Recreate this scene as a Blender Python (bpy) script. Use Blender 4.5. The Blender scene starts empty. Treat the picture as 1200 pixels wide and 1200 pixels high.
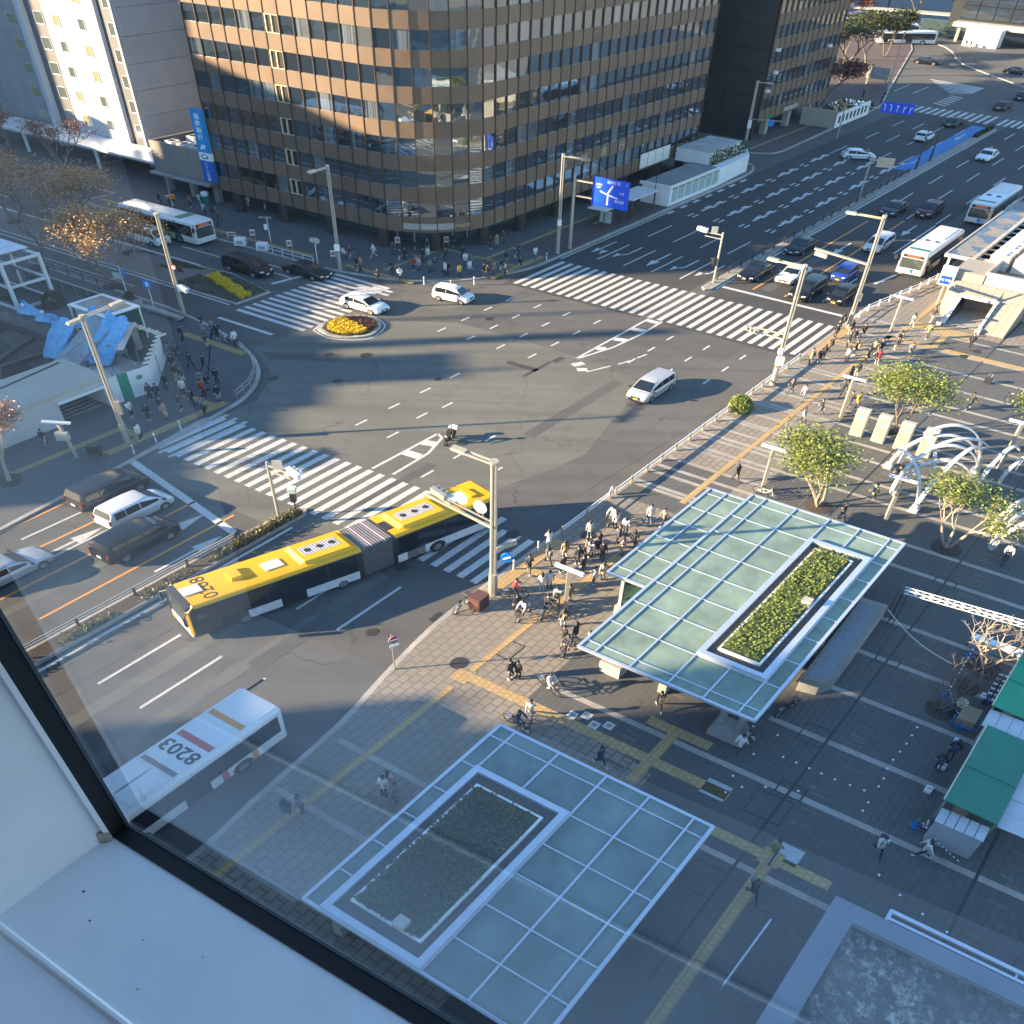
import bpy, bmesh, math, random
from mathutils import Vector, Matrix
PI = math.pi
R = math.radians
rnd = random.Random(7)
SC = bpy.context.scene
COL = SC.collection
# ------------------------------------------------------------------ camera, world, sun, exposure
CAM_H = 40.0
cd = bpy.data.cameras.new("camera")
cd.sensor_width = 36.0
cd.lens = 36.0 * 922.0 / 1200.0
cd.clip_start = 0.02
cd.clip_end = 3000.0
cam = bpy.data.objects.new("camera", cd)
COL.objects.link(cam)
_t, _r = R(40.9), R(1.7)
_ct, _st, _cr, _sr = math.cos(_t), math.sin(_t), math.cos(_r), math.sin(_r)
_rows = [(_cr, -_sr * _ct, _sr * _st), (_sr, _cr * _ct, -_cr * _st), (0.0, _st, _ct)]   # right, down, forward in (x, down, forward)
_w = [Vector((a, c, -b)) for a, b, c in _rows]
cam.matrix_world = Matrix(((_w[0].x, -_w[1].x, -_w[2].x, 0), (_w[0].y, -_w[1].y, -_w[2].y, 0), (_w[0].z, -_w[1].z, -_w[2].z, CAM_H), (0, 0, 0, 1)))
SC.camera = cam
SUN_AZ, SUN_EL = 8.5, 15.0           # direction the shadows fall (degrees from +x), height of the sun
world = bpy.data.worlds.new("World")
SC.world = world
world.use_nodes = True
_n = world.node_tree
_bg = _n.nodes["Background"]
_sky = _n.nodes.new("ShaderNodeTexSky")
_sky.sky_type = "NISHITA"
_sky.sun_disc = False
_sky.sun_elevation = R(SUN_EL)
_sky.air_density = 1.2
_sky.dust_density = 0.0
_sky.ozone_density = 3.6
_sky.sun_rotation = R(90.0 - (SUN_AZ + 180.0))
_n.links.new(_sky.outputs[0], _bg.inputs[0])
_bg.inputs[1].default_value = 0.10
sd = bpy.data.lights.new("sun", "SUN")
sd.energy = 5.0
sd.angle = R(0.5)
sd.color = (1.0, 0.77, 0.48)
sun = bpy.data.objects.new("sun", sd)
COL.objects.link(sun)
_d = Vector((math.cos(R(SUN_AZ)) * math.cos(R(SUN_EL)), math.sin(R(SUN_AZ)) * math.cos(R(SUN_EL)), -math.sin(R(SUN_EL))))
sun.rotation_euler = _d.to_track_quat("-Z", "Y").to_euler()
sun.location = (-60, 0, 90)
vs = SC.view_settings
vs.view_transform = "Standard"
vs.look = "None"
vs.gamma = 1.0
vs.use_curve_mapping = False
vs.exposure = 2.42
SC.render.engine = "CYCLES"
SC.cycles.max_bounces = 6
SC.cycles.diffuse_bounces = 3
SC.cycles.glossy_bounces = 3
SC.cycles.transmission_bounces = 4
SC.cycles.transparent_max_bounces = 10
SC.cycles.caustics_reflective = False
SC.cycles.caustics_refractive = False
SC.cycles.use_denoising = True
SC.cycles.sample_clamp_indirect = 4.0
# ------------------------------------------------------------------ town grid
# u runs along the main road away from the station, v along the cross street; the two streets do not meet at a right angle
UV = ((0.7543, 1.0995), (0.8246, -0.5657))
def W(u, v, z=0.0):
 return Vector((UV[0][0] * u + UV[0][1] * v, UV[1][0] * u + UV[1][1] * v, z))
def ang(th):                          # a thing pointing th degrees round from the street across the view
 c, s = math.cos(R(th)), math.sin(R(th))
 k = 4.0 / 3.0
 return ((k * c, -k * s), (s, c))
TH_U, TH_V = 55.55, -34.45
FREE = ((1.25, 0.0), (0.0, 1.05))
ONE = ((1.0, 0.0), (0.0, 1.0))
# ------------------------------------------------------------------ mesh building
class MB:
 def __init__(self):
  self.v, self.f, self.m = [], [], []
 def add(self, vs_, fs, mi=0):
  b = len(self.v)
  self.v.extend(tuple(p) for p in vs_)
  for f in fs:
   self.f.append(tuple(b + i for i in f))
   self.m.append(mi)
  return self
 def quad(self, a, b, c, d, mi=0):
  return self.add((a, b, c, d), ((0, 1, 2, 3),), mi)
 def poly(self, pts, z, mi=0):
  return self.add([(x, y, z) for x, y in pts], (tuple(range(len(pts))),), mi)
 def box(self, x0, x1, y0, y1, z0, z1, mi=0):
  return self.add(((x0, y0, z0), (x1, y0, z0), (x1, y1, z0), (x0, y1, z0), (x0, y0, z1), (x1, y0, z1), (x1, y1, z1), (x0, y1, z1)),
      ((0, 3, 2, 1), (4, 5, 6, 7), (0, 1, 5, 4), (1, 2, 6, 5), (2, 3, 7, 6), (3, 0, 4, 7)), mi)
 def prism(self, pts, z0, z1, mi=0, side=None):
  n = len(pts)
  a = sum(pts[i][0] * pts[(i + 1) % n][1] - pts[(i + 1) % n][0] * pts[i][1] for i in range(n))
  if a < 0:
   pts = pts[::-1]
  b = len(self.v)
  self.v.extend((x, y, z0) for x, y in pts)
  self.v.extend((x, y, z1) for x, y in pts)
  self.f.append(tuple(b + n - 1 - i for i in range(n))); self.m.append(mi)
  self.f.append(tuple(b + n + i for i in range(n))); self.m.append(mi)
  for i in range(n):
   j = (i + 1) % n
   self.f.append((b + i, b + j, b + n + j, b + n + i)); self.m.append(mi if side is None else side)
  return self
 def tube(self, p0, p1, r0, r1=None, n=6, mi=0, cap=True):
  r1 = r0 if r1 is None else r1
  p0, p1 = Vector(p0), Vector(p1)
  d = p1 - p0
  if d.length < 1e-6:
   return self
  d.normalize()
  a = d.cross(Vector((0, 0, 1)) if abs(d.z) < 0.9 else Vector((1, 0, 0))).normalized()
  b = d.cross(a)
  vs_, fs = [], []
  for p, r in ((p0, r0), (p1, r1)):
   for i in range(n):
    t = 2 * PI * (i + 0.5) / n
    vs_.append(p + a * (r * math.cos(t)) + b * (r * math.sin(t)))
  for i in range(n):
   j = (i + 1) % n
   fs.append((i, j, n + j, n + i))
  if cap:
   fs.append(tuple(range(n - 1, -1, -1)))
   fs.append(tuple(range(n, 2 * n)))
  return self.add(vs_, fs, mi)
 def path(self, pts, r, n=5, mi=0):
  for i in range(len(pts) - 1):
   self.tube(pts[i], pts[i + 1], r, r, n, mi)
  return self
 def bar(self, p0, p1, w, h, mi=0):
  """a straight rectangular bar, w wide level, h high"""
  p0, p1 = Vector(p0), Vector(p1)
  d = (p1 - p0).normalized()
  a = d.cross(Vector((0, 0, 1)))
  a = a.normalized() if a.length > 1e-4 else Vector((1, 0, 0))
  b = a.cross(d)
  vs_ = []
  for p in (p0, p1):
   for s, t in ((-1, -1), (1, -1), (1, 1), (-1, 1)):
    vs_.append(p + a * (s * w / 2) + b * (t * h / 2))
  return self.add(vs_, ((3, 2, 1, 0), (4, 5, 6, 7), (0, 1, 5, 4), (1, 2, 6, 5), (2, 3, 7, 6), (3, 0, 4, 7)), mi)
 def lathe(self, prof, n=12, c=(0, 0, 0), axis="z", mi=0):
  vs_, fs = [], []
  for r, h in prof:
   for i in range(n):
    t = 2 * PI * i / n
    a, b = r * math.cos(t), r * math.sin(t)
    vs_.append((c[0] + a, c[1] + b, c[2] + h) if axis == "z" else (c[0] + a, c[1] + h, c[2] + b) if axis == "y" else (c[0] + h, c[1] + a, c[2] + b))
  for k in range(len(prof) - 1):
   for i in range(n):
    j = (i + 1) % n
    f = (k * n + i, k * n + j, (k + 1) * n + j, (k + 1) * n + i)
    fs.append(f if axis != "y" else f[::-1])
  if prof[0][0] > 1e-5:
   fs.append(tuple(range(n - 1, -1, -1)) if axis != "y" else tuple(range(n)))
  if prof[-1][0] > 1e-5:
   k = (len(prof) - 1) * n
   fs.append(tuple(k + i for i in (range(n) if axis != "y" else range(n - 1, -1, -1))))
  return self.add(vs_, fs, mi)
 def loft(self, rings, mi=0, caps=True):
  n = len(rings[0])
  vs_ = [p for r in rings for p in r]
  fs = []
  for k in range(len(rings) - 1):
   for i in range(n):
    j = (i + 1) % n
    fs.append((k * n + i, k * n + j, (k + 1) * n + j, (k + 1) * n + i))
  if caps:
   fs.append(tuple(range(n - 1, -1, -1)))
   fs.append(tuple((len(rings) - 1) * n + i for i in range(n)))
  return self.add(vs_, fs, mi)
 def text(self, s, size, o, ax, ay, mi=0, bold=0.0, center=True):
  vs_, fs = glyphs(s, bold)
  w = max(p[0] for p in vs_)
  o, ax, ay = Vector(o), Vector(ax).normalized(), Vector(ay).normalized()
  off = -w / 2 if center else 0.0
  return self.add([o + ax * ((p[0] + off) * size) + ay * (p[1] * size) for p in vs_], fs, mi)
 def mesh(self, name, A=ONE, mats=(), ang_=35, smooth=True):
  me = bpy.data.meshes.new(name)
  (a, b), (c, d) = A
  vs_ = [(a * x + b * y, c * x + d * y, z) for x, y, z in self.v]
  fs = self.f if a * d - b * c > 0 else [f[::-1] for f in self.f]
  me.from_pydata(vs_, [], fs)
  for m in mats:
   me.materials.append(m)
  if any(self.m):
   me.polygons.foreach_set("material_index", self.m)
  if smooth:
   me.shade_smooth()
   me.set_sharp_from_angle(angle=R(ang_))
  me.update()
  return me
 def build(self, name, mats, parent=None, loc=(0, 0, 0), A=ONE, smooth=True):
  if not isinstance(mats, (list, tuple)):
   mats = [mats]
  return link(name, self.mesh(name, A, mats, smooth=smooth), parent, loc)
_gl = {}
def glyphs(s, bold=0.0):
 if (s, bold) not in _gl:
  c = bpy.data.curves.new("lettering", "FONT")
  c.body = s
  c.offset = bold
  c.resolution_u = 2
  o = bpy.data.objects.new("lettering", c)
  COL.objects.link(o)
  bpy.context.view_layer.update()
  me = o.evaluated_get(bpy.context.evaluated_depsgraph_get()).to_mesh()
  _gl[(s, bold)] = ([tuple(v.co) for v in me.vertices], [tuple(p.vertices) for p in me.polygons])
  bpy.data.objects.remove(o)
  bpy.data.curves.remove(c)
 return _gl[(s, bold)]
def link(name, me, parent=None, loc=(0, 0, 0)):
 o = bpy.data.objects.new(name, me)
 o.location = loc
 if parent is not None:
  o.parent = parent
 COL.objects.link(o)
 return o
def tag(o, label=None, cat=None, group=None, kind=None):
 if label: o["label"] = label
 if cat: o["category"] = cat
 if group: o["group"] = group
 if kind: o["kind"] = kind
 return o
def thing(name, label, cat, loc=(0, 0, 0), group=None):
 return tag(link(name, None, None, loc), label, cat, group)
def struct(name, mb, m, A=ONE, loc=(0, 0, 0)):
 return tag(mb.build(name, m, None, loc, A), kind="structure")
def dup(o, loc=None, label=None, group=None, parent=None):
 c = o.copy()
 COL.objects.link(c)
 if parent is not None: c.parent = parent
 if loc is not None: c.location = loc
 if label: c["label"] = label
 if group: c["group"] = group
 for ch in list(o.children):
  dup(ch, parent=c)
 return c
# ------------------------------------------------------------------ materials
def _mix(nt, a, b, fac, mode="MIX"):
 n = nt.nodes.new("ShaderNodeMix")
 n.data_type = "RGBA"
 n.blend_type = mode
 if isinstance(fac, (int, float)): n.inputs[0].default_value = fac
 else: nt.links.new(fac, n.inputs[0])
 for i, x in ((6, a), (7, b)):
  if hasattr(x, "links"): nt.links.new(x, n.inputs[i])
  else: n.inputs[i].default_value = (*x, 1)
 return n.outputs[2]
def _coord(nt, kind, scale=None):
 if kind == "world":
  out = nt.nodes.new("ShaderNodeNewGeometry").outputs["Position"]
 else:
  out = nt.nodes.new("ShaderNodeTexCoord").outputs["Object"]
 if scale is not None:
  mp = nt.nodes.new("ShaderNodeMapping")
  mp.inputs["Scale"].default_value = scale
  nt.links.new(out, mp.inputs[0])
  out = mp.outputs[0]
 return out
def _noise(nt, vec, scale, detail=4, rough=0.6):
 n = nt.nodes.new("ShaderNodeTexNoise")
 n.inputs["Scale"].default_value = scale
 n.inputs["Detail"].default_value = detail
 n.inputs["Roughness"].default_value = rough
 nt.links.new(vec, n.inputs["Vector"])
 return n.outputs["Fac"]
def _ramp(nt, fac, lo, hi):
 n = nt.nodes.new("ShaderNodeMapRange")
 n.inputs[1].default_value, n.inputs[2].default_value = lo, hi
 nt.links.new(fac, n.inputs[0])
 return n.outputs[0]
def _math(nt, op, a, b):
 n = nt.nodes.new("ShaderNodeMath")
 n.operation = op
 for i, x in enumerate((a, b)):
  if isinstance(x, (int, float)): n.inputs[i].default_value = x
  else: nt.links.new(x, n.inputs[i])
 return n.outputs[0]
def _bump(nt, p, height, strength, dist=0.02):
 b = nt.nodes.new("ShaderNodeBump")
 b.inputs["Strength"].default_value = strength
 b.inputs["Distance"].default_value = dist
 nt.links.new(height, b.inputs["Height"])
 nt.links.new(b.outputs[0], p.inputs["Normal"])
def _fresnel(nt):
 fr = nt.nodes.new("ShaderNodeFresnel")
 g = nt.nodes.new("ShaderNodeNewGeometry")
 nt.links.new(_math(nt, "SUBTRACT", 1.5, _math(nt, "MULTIPLY", g.outputs["Backfacing"], 1.5 - 1 / 1.5)), fr.inputs["IOR"])
 return fr
def M(name, rgb, rough=0.6, metal=0.0, var=0.12, scale=3.0, bump=0.0, world_=False, coat=0.0, spec=None, rgb2=None, emit=None, vary=0.0, dirt=0.0):
 m = bpy.data.materials.new(name)
 m.use_nodes = True
 nt = m.node_tree
 p = nt.nodes["Principled BSDF"]
 p.inputs["Roughness"].default_value = rough
 p.inputs["Metallic"].default_value = metal
 if coat: p.inputs["Coat Weight"].default_value = coat; p.inputs["Coat Roughness"].default_value = 0.08
 if spec is not None: p.inputs["Specular IOR Level"].default_value = spec
 vec = _coord(nt, "world" if world_ else "object")
 f = _ramp(nt, _noise(nt, vec, scale), 0.3, 0.7)
 hi = rgb2 or tuple(min(1.0, c * (1 + var)) for c in rgb)
 lo = rgb if rgb2 else tuple(c * (1 - var) for c in rgb)
 col = _mix(nt, lo, hi, f)
 if dirt:
  g = _ramp(nt, _noise(nt, vec, scale * 0.23, 6), 0.45, 0.75)
  col = _mix(nt, col, tuple(c * 0.45 for c in rgb), _math(nt, "MULTIPLY", g, dirt))
 if vary:
  oi = nt.nodes.new("ShaderNodeObjectInfo")
  h = nt.nodes.new("ShaderNodeHueSaturation")
  nt.links.new(_math(nt, "ADD", _math(nt, "MULTIPLY", oi.outputs["Random"], 2 * vary), 1 - vary), h.inputs["Value"])
  nt.links.new(col, h.inputs["Color"])
  col = h.outputs[0]
 nt.links.new(col, p.inputs["Base Color"])
 if bump:
  _bump(nt, p, _noise(nt, vec, scale * 6), bump)
 if emit:
  p.inputs["Emission Color"].default_value = (*emit[0], 1)
  p.inputs["Emission Strength"].default_value = emit[1]
 return m
def asphalt(name, a, b, seed=0.0):
 m = bpy.data.materials.new(name)
 m.use_nodes = True
 nt = m.node_tree
 p = nt.nodes["Principled BSDF"]
 p.inputs["Roughness"].default_value = 0.85
 vec = _coord(nt, "world")
 mp = nt.nodes.new("ShaderNodeMapping")
 mp.inputs["Location"].default_value = (seed, seed * 2, 0)
 nt.links.new(vec, mp.inputs[0])
 v = mp.outputs[0]
 big = _ramp(nt, _noise(nt, v, 0.06, 5), 0.35, 0.65)
 col = _mix(nt, a, b, big)
 # wheel tracks and repaving streaks along the main road
 mr = nt.nodes.new("ShaderNodeMapping")
 mr.inputs["Rotation"].default_value = (0, 0, R(-47.5))
 mr.inputs["Scale"].default_value = (0.012, 0.55, 1)
 nt.links.new(v, mr.inputs[0])
 st = _ramp(nt, _noise(nt, mr.outputs[0], 1.0, 3), 0.45, 0.75)
 col = _mix(nt, col, tuple(c * 0.72 for c in a), _math(nt, "MULTIPLY", st, 0.75))
 spots = _ramp(nt, _noise(nt, v, 0.55, 8, 0.75), 0.5, 0.72)
 col = _mix(nt, col, tuple(c * 0.55 for c in a), _math(nt, "MULTIPLY", spots, 0.45))
 fine = _noise(nt, v, 26, 3, 0.8)
 col = _mix(nt, col, tuple(min(1, c * 1.9) for c in b), _math(nt, "MULTIPLY", _ramp(nt, fine, 0.5, 0.85), 0.35))
 # fine cracks
 vo = nt.nodes.new("ShaderNodeTexVoronoi")
 vo.feature = "DISTANCE_TO_EDGE"
 vo.inputs["Scale"].default_value = 0.11
 wob = nt.nodes.new("ShaderNodeVectorMath")
 wob.operation = "ADD"
 nz = nt.nodes.new("ShaderNodeTexNoise")
 nz.inputs["Scale"].default_value = 0.5
 nt.links.new(v, nz.inputs["Vector"])
 sc = nt.nodes.new("ShaderNodeVectorMath")
 sc.operation = "SCALE"
 sc.inputs["Scale"].default_value = 3.0
 nt.links.new(nz.outputs["Color"], sc.inputs[0])
 nt.links.new(v, wob.inputs[0]); nt.links.new(sc.outputs[0], wob.inputs[1])
 nt.links.new(wob.outputs[0], vo.inputs["Vector"])
 cr = _math(nt, "LESS_THAN", vo.outputs["Distance"], 0.006)
 cr = _math(nt, "MULTIPLY", cr, _ramp(nt, _noise(nt, v, 0.12, 2), 0.45, 0.6))
 col = _mix(nt, col, tuple(c * 0.4 for c in a), _math(nt, "MULTIPLY", cr, 0.6))
 nt.links.new(col, p.inputs["Base Color"])
 _bump(nt, p, fine, 0.25, 0.02)
 return m
def tiled(name, a, b, tu, tv, joint, mort=0.02, rough=0.8, patch=None):
 """paving laid on the town grid: tiles tu by tv metres with thin joints"""
 m = bpy.data.materials.new(name)
 m.use_nodes = True
 nt = m.node_tree
 p = nt.nodes["Principled BSDF"]
 p.inputs["Roughness"].default_value = rough
 pos = _coord(nt, "world")
 det = UV[0][0] * UV[1][1] - UV[0][1] * UV[1][0]
 inv = ((UV[1][1] / det, -UV[0][1] / det), (-UV[1][0] / det, UV[0][0] / det))
 cx = nt.nodes.new("ShaderNodeCombineXYZ")
 for i in range(2):
  d = nt.nodes.new("ShaderNodeVectorMath")
  d.operation = "DOT_PRODUCT"
  d.inputs[1].default_value = (inv[i][0], inv[i][1], 0)
  nt.links.new(pos, d.inputs[0])
  nt.links.new(d.outputs["Value"], cx.inputs[i])
 br = nt.nodes.new("ShaderNodeTexBrick")
 br.offset = 0.5
 br.inputs["Scale"].default_value = 1.0
 br.inputs["Brick Width"].default_value = tu
 br.inputs["Row Height"].default_value = tv
 br.inputs["Mortar Size"].default_value = mort
 br.inputs["Mortar Smooth"].default_value = 0.3
 br.inputs["Color1"].default_value = (*a, 1)
 br.inputs["Color2"].default_value = (*b, 1)
 br.inputs["Mortar"].default_value = (*joint, 1)
 nt.links.new(cx.outputs[0], br.inputs["Vector"])
 big = _ramp(nt, _noise(nt, pos, 0.12, 5), 0.35, 0.7)
 col = _mix(nt, br.outputs["Color"], tuple(c * 0.62 for c in a), _math(nt, "MULTIPLY", big, 0.55))
 if patch:
  wv = nt.nodes.new("ShaderNodeTexBrick")
  wv.inputs["Scale"].default_value = 1.0
  wv.inputs["Brick Width"].default_value = 5.6
  wv.inputs["Row Height"].default_value = 3.8
  wv.inputs["Mortar Size"].default_value = 0.0
  wv.inputs["Color1"].default_value = (0, 0, 0, 1)
  wv.inputs["Color2"].default_value = (1, 1, 1, 1)
  nt.links.new(cx.outputs[0], wv.inputs["Vector"])
  col = _mix(nt, col, patch, _math(nt, "MULTIPLY", _ramp(nt, wv.outputs["Color"], 0.0, 1.0), 0.5))
 st = _ramp(nt, _noise(nt, pos, 0.7, 6, 0.7), 0.55, 0.8)
 col = _mix(nt, col, tuple(c * 0.5 for c in a), _math(nt, "MULTIPLY", st, 0.4))
 nt.links.new(col, p.inputs["Base Color"])
 _bump(nt, p, br.outputs["Fac"], -0.4, 0.01)
 return m
def worn_paint(name, rgb, keep=0.5, under=(0.11, 0.11, 0.11)):
 m = M(name, rgb, 0.7, var=0.08, scale=2.0, world_=True)
 nt = m.node_tree
 p = nt.nodes["Principled BSDF"]
 col = p.inputs["Base Color"].links[0].from_socket
 vec = _coord(nt, "world")
 w = _ramp(nt, _noise(nt, vec, 4.0, 8, 0.75), keep, keep + 0.22)
 nt.links.new(_mix(nt, col, under, _math(nt, "MULTIPLY", w, 0.8)), p.inputs["Base Color"])
 return m
def glazing(name, tint, mirror=0.35, wave=0.0, refl=(0.8, 0.86, 0.9), blinds=False, rough=0.02):
 """coated window glass seen from outside: dark room behind, mirror sheen in front"""
 m = bpy.data.materials.new(name)
 m.use_nodes = True
 nt = m.node_tree
 p = nt.nodes["Principled BSDF"]
 p.inputs["Roughness"].default_value = 0.25
 p.inputs["Base Color"].default_value = (*tint, 1)
 vec = _coord(nt, "world")
 oi = nt.nodes.new("ShaderNodeObjectInfo")
 if blinds:
  st = _noise(nt, _coord(nt, "world", (3.0, 3.0, 0.02)), 1.4, 3)
  on = _math(nt, "LESS_THAN", oi.outputs["Random"], 0.22)
  c = _mix(nt, tint, (0.22, 0.24, 0.25), _math(nt, "MULTIPLY", on, _ramp(nt, st, 0.35, 0.6)))
  nt.links.new(c, p.inputs["Base Color"])
 gl = nt.nodes.new("ShaderNodeBsdfGlossy")
 gl.inputs["Roughness"].default_value = rough
 gl.inputs["Color"].default_value = (*refl, 1)
 if wave:
  h = _math(nt, "ADD", _noise(nt, vec, 0.55, 2, 0.4), _math(nt, "MULTIPLY", oi.outputs["Random"], 3.0))
  b = nt.nodes.new("ShaderNodeBump")
  b.inputs["Strength"].default_value = wave
  b.inputs["Distance"].default_value = 0.06
  nt.links.new(h, b.inputs["Height"])
  nt.links.new(b.outputs[0], gl.inputs["Normal"])
 fr = _fresnel(nt)
 mx = nt.nodes.new("ShaderNodeMixShader")
 nt.links.new(_math(nt, "MINIMUM", _math(nt, "ADD", fr.outputs[0], mirror), 0.95), mx.inputs[0])
 nt.links.new(p.outputs[0], mx.inputs[1])
 nt.links.new(gl.outputs[0], mx.inputs[2])
 nt.links.new(mx.outputs[0], nt.nodes["Material Output"].inputs[0])
 return m
def clear_glass(name, trans=(0.9, 0.93, 0.93), refl=0.08, film=None, rough=0.0):
 m = bpy.data.materials.new(name)
 m.use_nodes = True
 nt = m.node_tree
 out = nt.nodes["Material Output"]
 nt.nodes.remove(nt.nodes["Principled BSDF"])
 t = nt.nodes.new("ShaderNodeBsdfTransparent")
 t.inputs[0].default_value = (*trans, 1)
 g = nt.nodes.new("ShaderNodeBsdfGlossy")
 g.inputs["Roughness"].default_value = rough
 fr = _fresnel(nt)
 mx = nt.nodes.new("ShaderNodeMixShader")
 nt.links.new(_math(nt, "MULTIPLY", fr.outputs[0], refl / 0.04), mx.inputs[0])
 nt.links.new(t.outputs[0], mx.inputs[1])
 nt.links.new(g.outputs[0], mx.inputs[2])
 last = mx.outputs[0]
 if film:
  d = nt.nodes.new("ShaderNodeBsdfDiffuse")
  d.inputs[0].default_value = (*film[0], 1)
  m2 = nt.nodes.new("ShaderNodeMixShader")
  m2.inputs[0].default_value = film[1]
  nt.links.new(last, m2.inputs[1])
  nt.links.new(d.outputs[0], m2.inputs[2])
  last = m2.outputs[0]
 nt.links.new(last, out.inputs[0])
 return m
def leafy(name, a, b):
 m = bpy.data.materials.new(name)
 m.use_nodes = True
 nt = m.node_tree
 p = nt.nodes["Principled BSDF"]
 p.inputs["Roughness"].default_value = 0.55
 gi = nt.nodes.new("ShaderNodeNewGeometry")
 col = _mix(nt, a, b, gi.outputs["Random Per Island"])
 nt.links.new(col, p.inputs["Base Color"])
 tr = nt.nodes.new("ShaderNodeBsdfTranslucent")
 nt.links.new(col, tr.inputs[0])
 mx = nt.nodes.new("ShaderNodeMixShader")
 mx.inputs[0].default_value = 0.3
 nt.links.new(p.outputs[0], mx.inputs[1])
 nt.links.new(tr.outputs[0], mx.inputs[2])
 nt.links.new(mx.outputs[0], nt.nodes["Material Output"].inputs[0])
 return m
ASPH_OLD = asphalt("old asphalt", (0.112, 0.111, 0.096), (0.142, 0.139, 0.118))
ASPH = asphalt("worn asphalt", (0.082, 0.079, 0.073), (0.104, 0.100, 0.090), 31.0)
ASPH_NEW = asphalt("new asphalt", (0.044, 0.043, 0.042), (0.056, 0.054, 0.052), 77.0)
WHITE_PAINT = worn_paint("white road paint", (0.52, 0.51, 0.48), 0.50)
WHITE_OLD = worn_paint("worn white road paint", (0.50, 0.49, 0.47), 0.44)
ORANGE_PAINT = worn_paint("orange road paint", (0.62, 0.27, 0.06), 0.55)
BLUE_PAINT = worn_paint("blue bus lane paint", (0.03, 0.17, 0.42), 0.6)
PLAZA = tiled("plaza paving", (0.25, 0.21, 0.165), (0.29, 0.245, 0.195), 0.62, 0.45, (0.10, 0.085, 0.07), 0.035, patch=(0.19, 0.17, 0.14))
PLAZA_DARK = tiled("dark plaza paving", (0.088, 0.088, 0.084), (0.108, 0.106, 0.10), 0.6, 0.3, (0.05, 0.05, 0.05), 0.02, patch=(0.105, 0.10, 0.09))
PAVE_GREY = tiled("grey pavement", (0.105, 0.103, 0.10), (0.125, 0.122, 0.118), 0.6, 0.3, (0.06, 0.06, 0.06), 0.02)
PAVE_RED = tiled("reddish pavement", (0.105, 0.075, 0.068), (0.135, 0.095, 0.085), 0.4, 0.2, (0.06, 0.05, 0.05), 0.02)
BAND = M("pale granite band", (0.33, 0.30, 0.26), 0.75, var=0.15, scale=1.5, world_=True, dirt=0.5)
KERB = M("kerb stone", (0.36, 0.33, 0.29), 0.8, var=0.2, scale=1.2, world_=True, dirt=0.6)
TACT = tiled("tactile paving", (0.44, 0.30, 0.13), (0.50, 0.35, 0.16), 0.3, 0.3, (0.30, 0.20, 0.09), 0.03)
TACT_DULL = tiled("dull tactile paving", (0.36, 0.25, 0.10), (0.42, 0.30, 0.13), 0.3, 0.3, (0.24, 0.16, 0.07), 0.03)
IRON = M("cast iron", (0.07, 0.062, 0.055), 0.6, 0.6, 0.25, 12)
STEEL = M("galvanised steel", (0.42, 0.40, 0.36), 0.45, 0.55, 0.12, 2)
POLE = M("beige painted steel", (0.40, 0.36, 0.29), 0.5, 0.2, 0.12, 1.5)
POLE_DARK = M("dark brown painted steel", (0.075, 0.065, 0.058), 0.5, 0.3, 0.15, 2)
ALU = M("aluminium", (0.62, 0.66, 0.72), 0.35, 0.6, 0.06, 2)
WHITE = M("white paint", (0.76, 0.75, 0.72), 0.5, 0, 0.05, 2, dirt=0.2)
WHITE_METAL = M("white coated metal", (0.72, 0.72, 0.70), 0.35, 0.1, 0.05, 2)
BLACK = M("black rubber", (0.018, 0.018, 0.019), 0.7)
DARK = M("dark trim", (0.03, 0.03, 0.032), 0.45)
CHROME = M("bright rim", (0.55, 0.55, 0.55), 0.3, 0.8)
CARGLASS = glazing("car glass", (0.008, 0.009, 0.010), 0.02)
RED = M("red lens", (0.20, 0.012, 0.01), 0.25, coat=0.5)
LENS = M("headlamp lens", (0.68, 0.68, 0.66), 0.12, coat=0.8)
AMBER = M("amber lens", (0.7, 0.28, 0.03), 0.2)
CONC = M("concrete", (0.31, 0.29, 0.26), 0.85, 0, 0.15, 1.2, 0.15, dirt=0.5)
CONC_L = M("pale concrete", (0.40, 0.38, 0.345), 0.85, 0, 0.12, 1.0, 0.1, dirt=0.4)
STONE = M("stone tile", (0.30, 0.268, 0.22), 0.8, 0, 0.12, 4.0, 0.1)
BARK = M("bark", (0.17, 0.13, 0.10), 0.9, 0, 0.3, 8, 0.4)
BARK_PALE = M("pale bark", (0.34, 0.27, 0.21), 0.9, 0, 0.25, 8, 0.3)
SOIL = M("soil", (0.06, 0.045, 0.035), 0.95, 0, 0.4, 6, 0.5)
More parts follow.
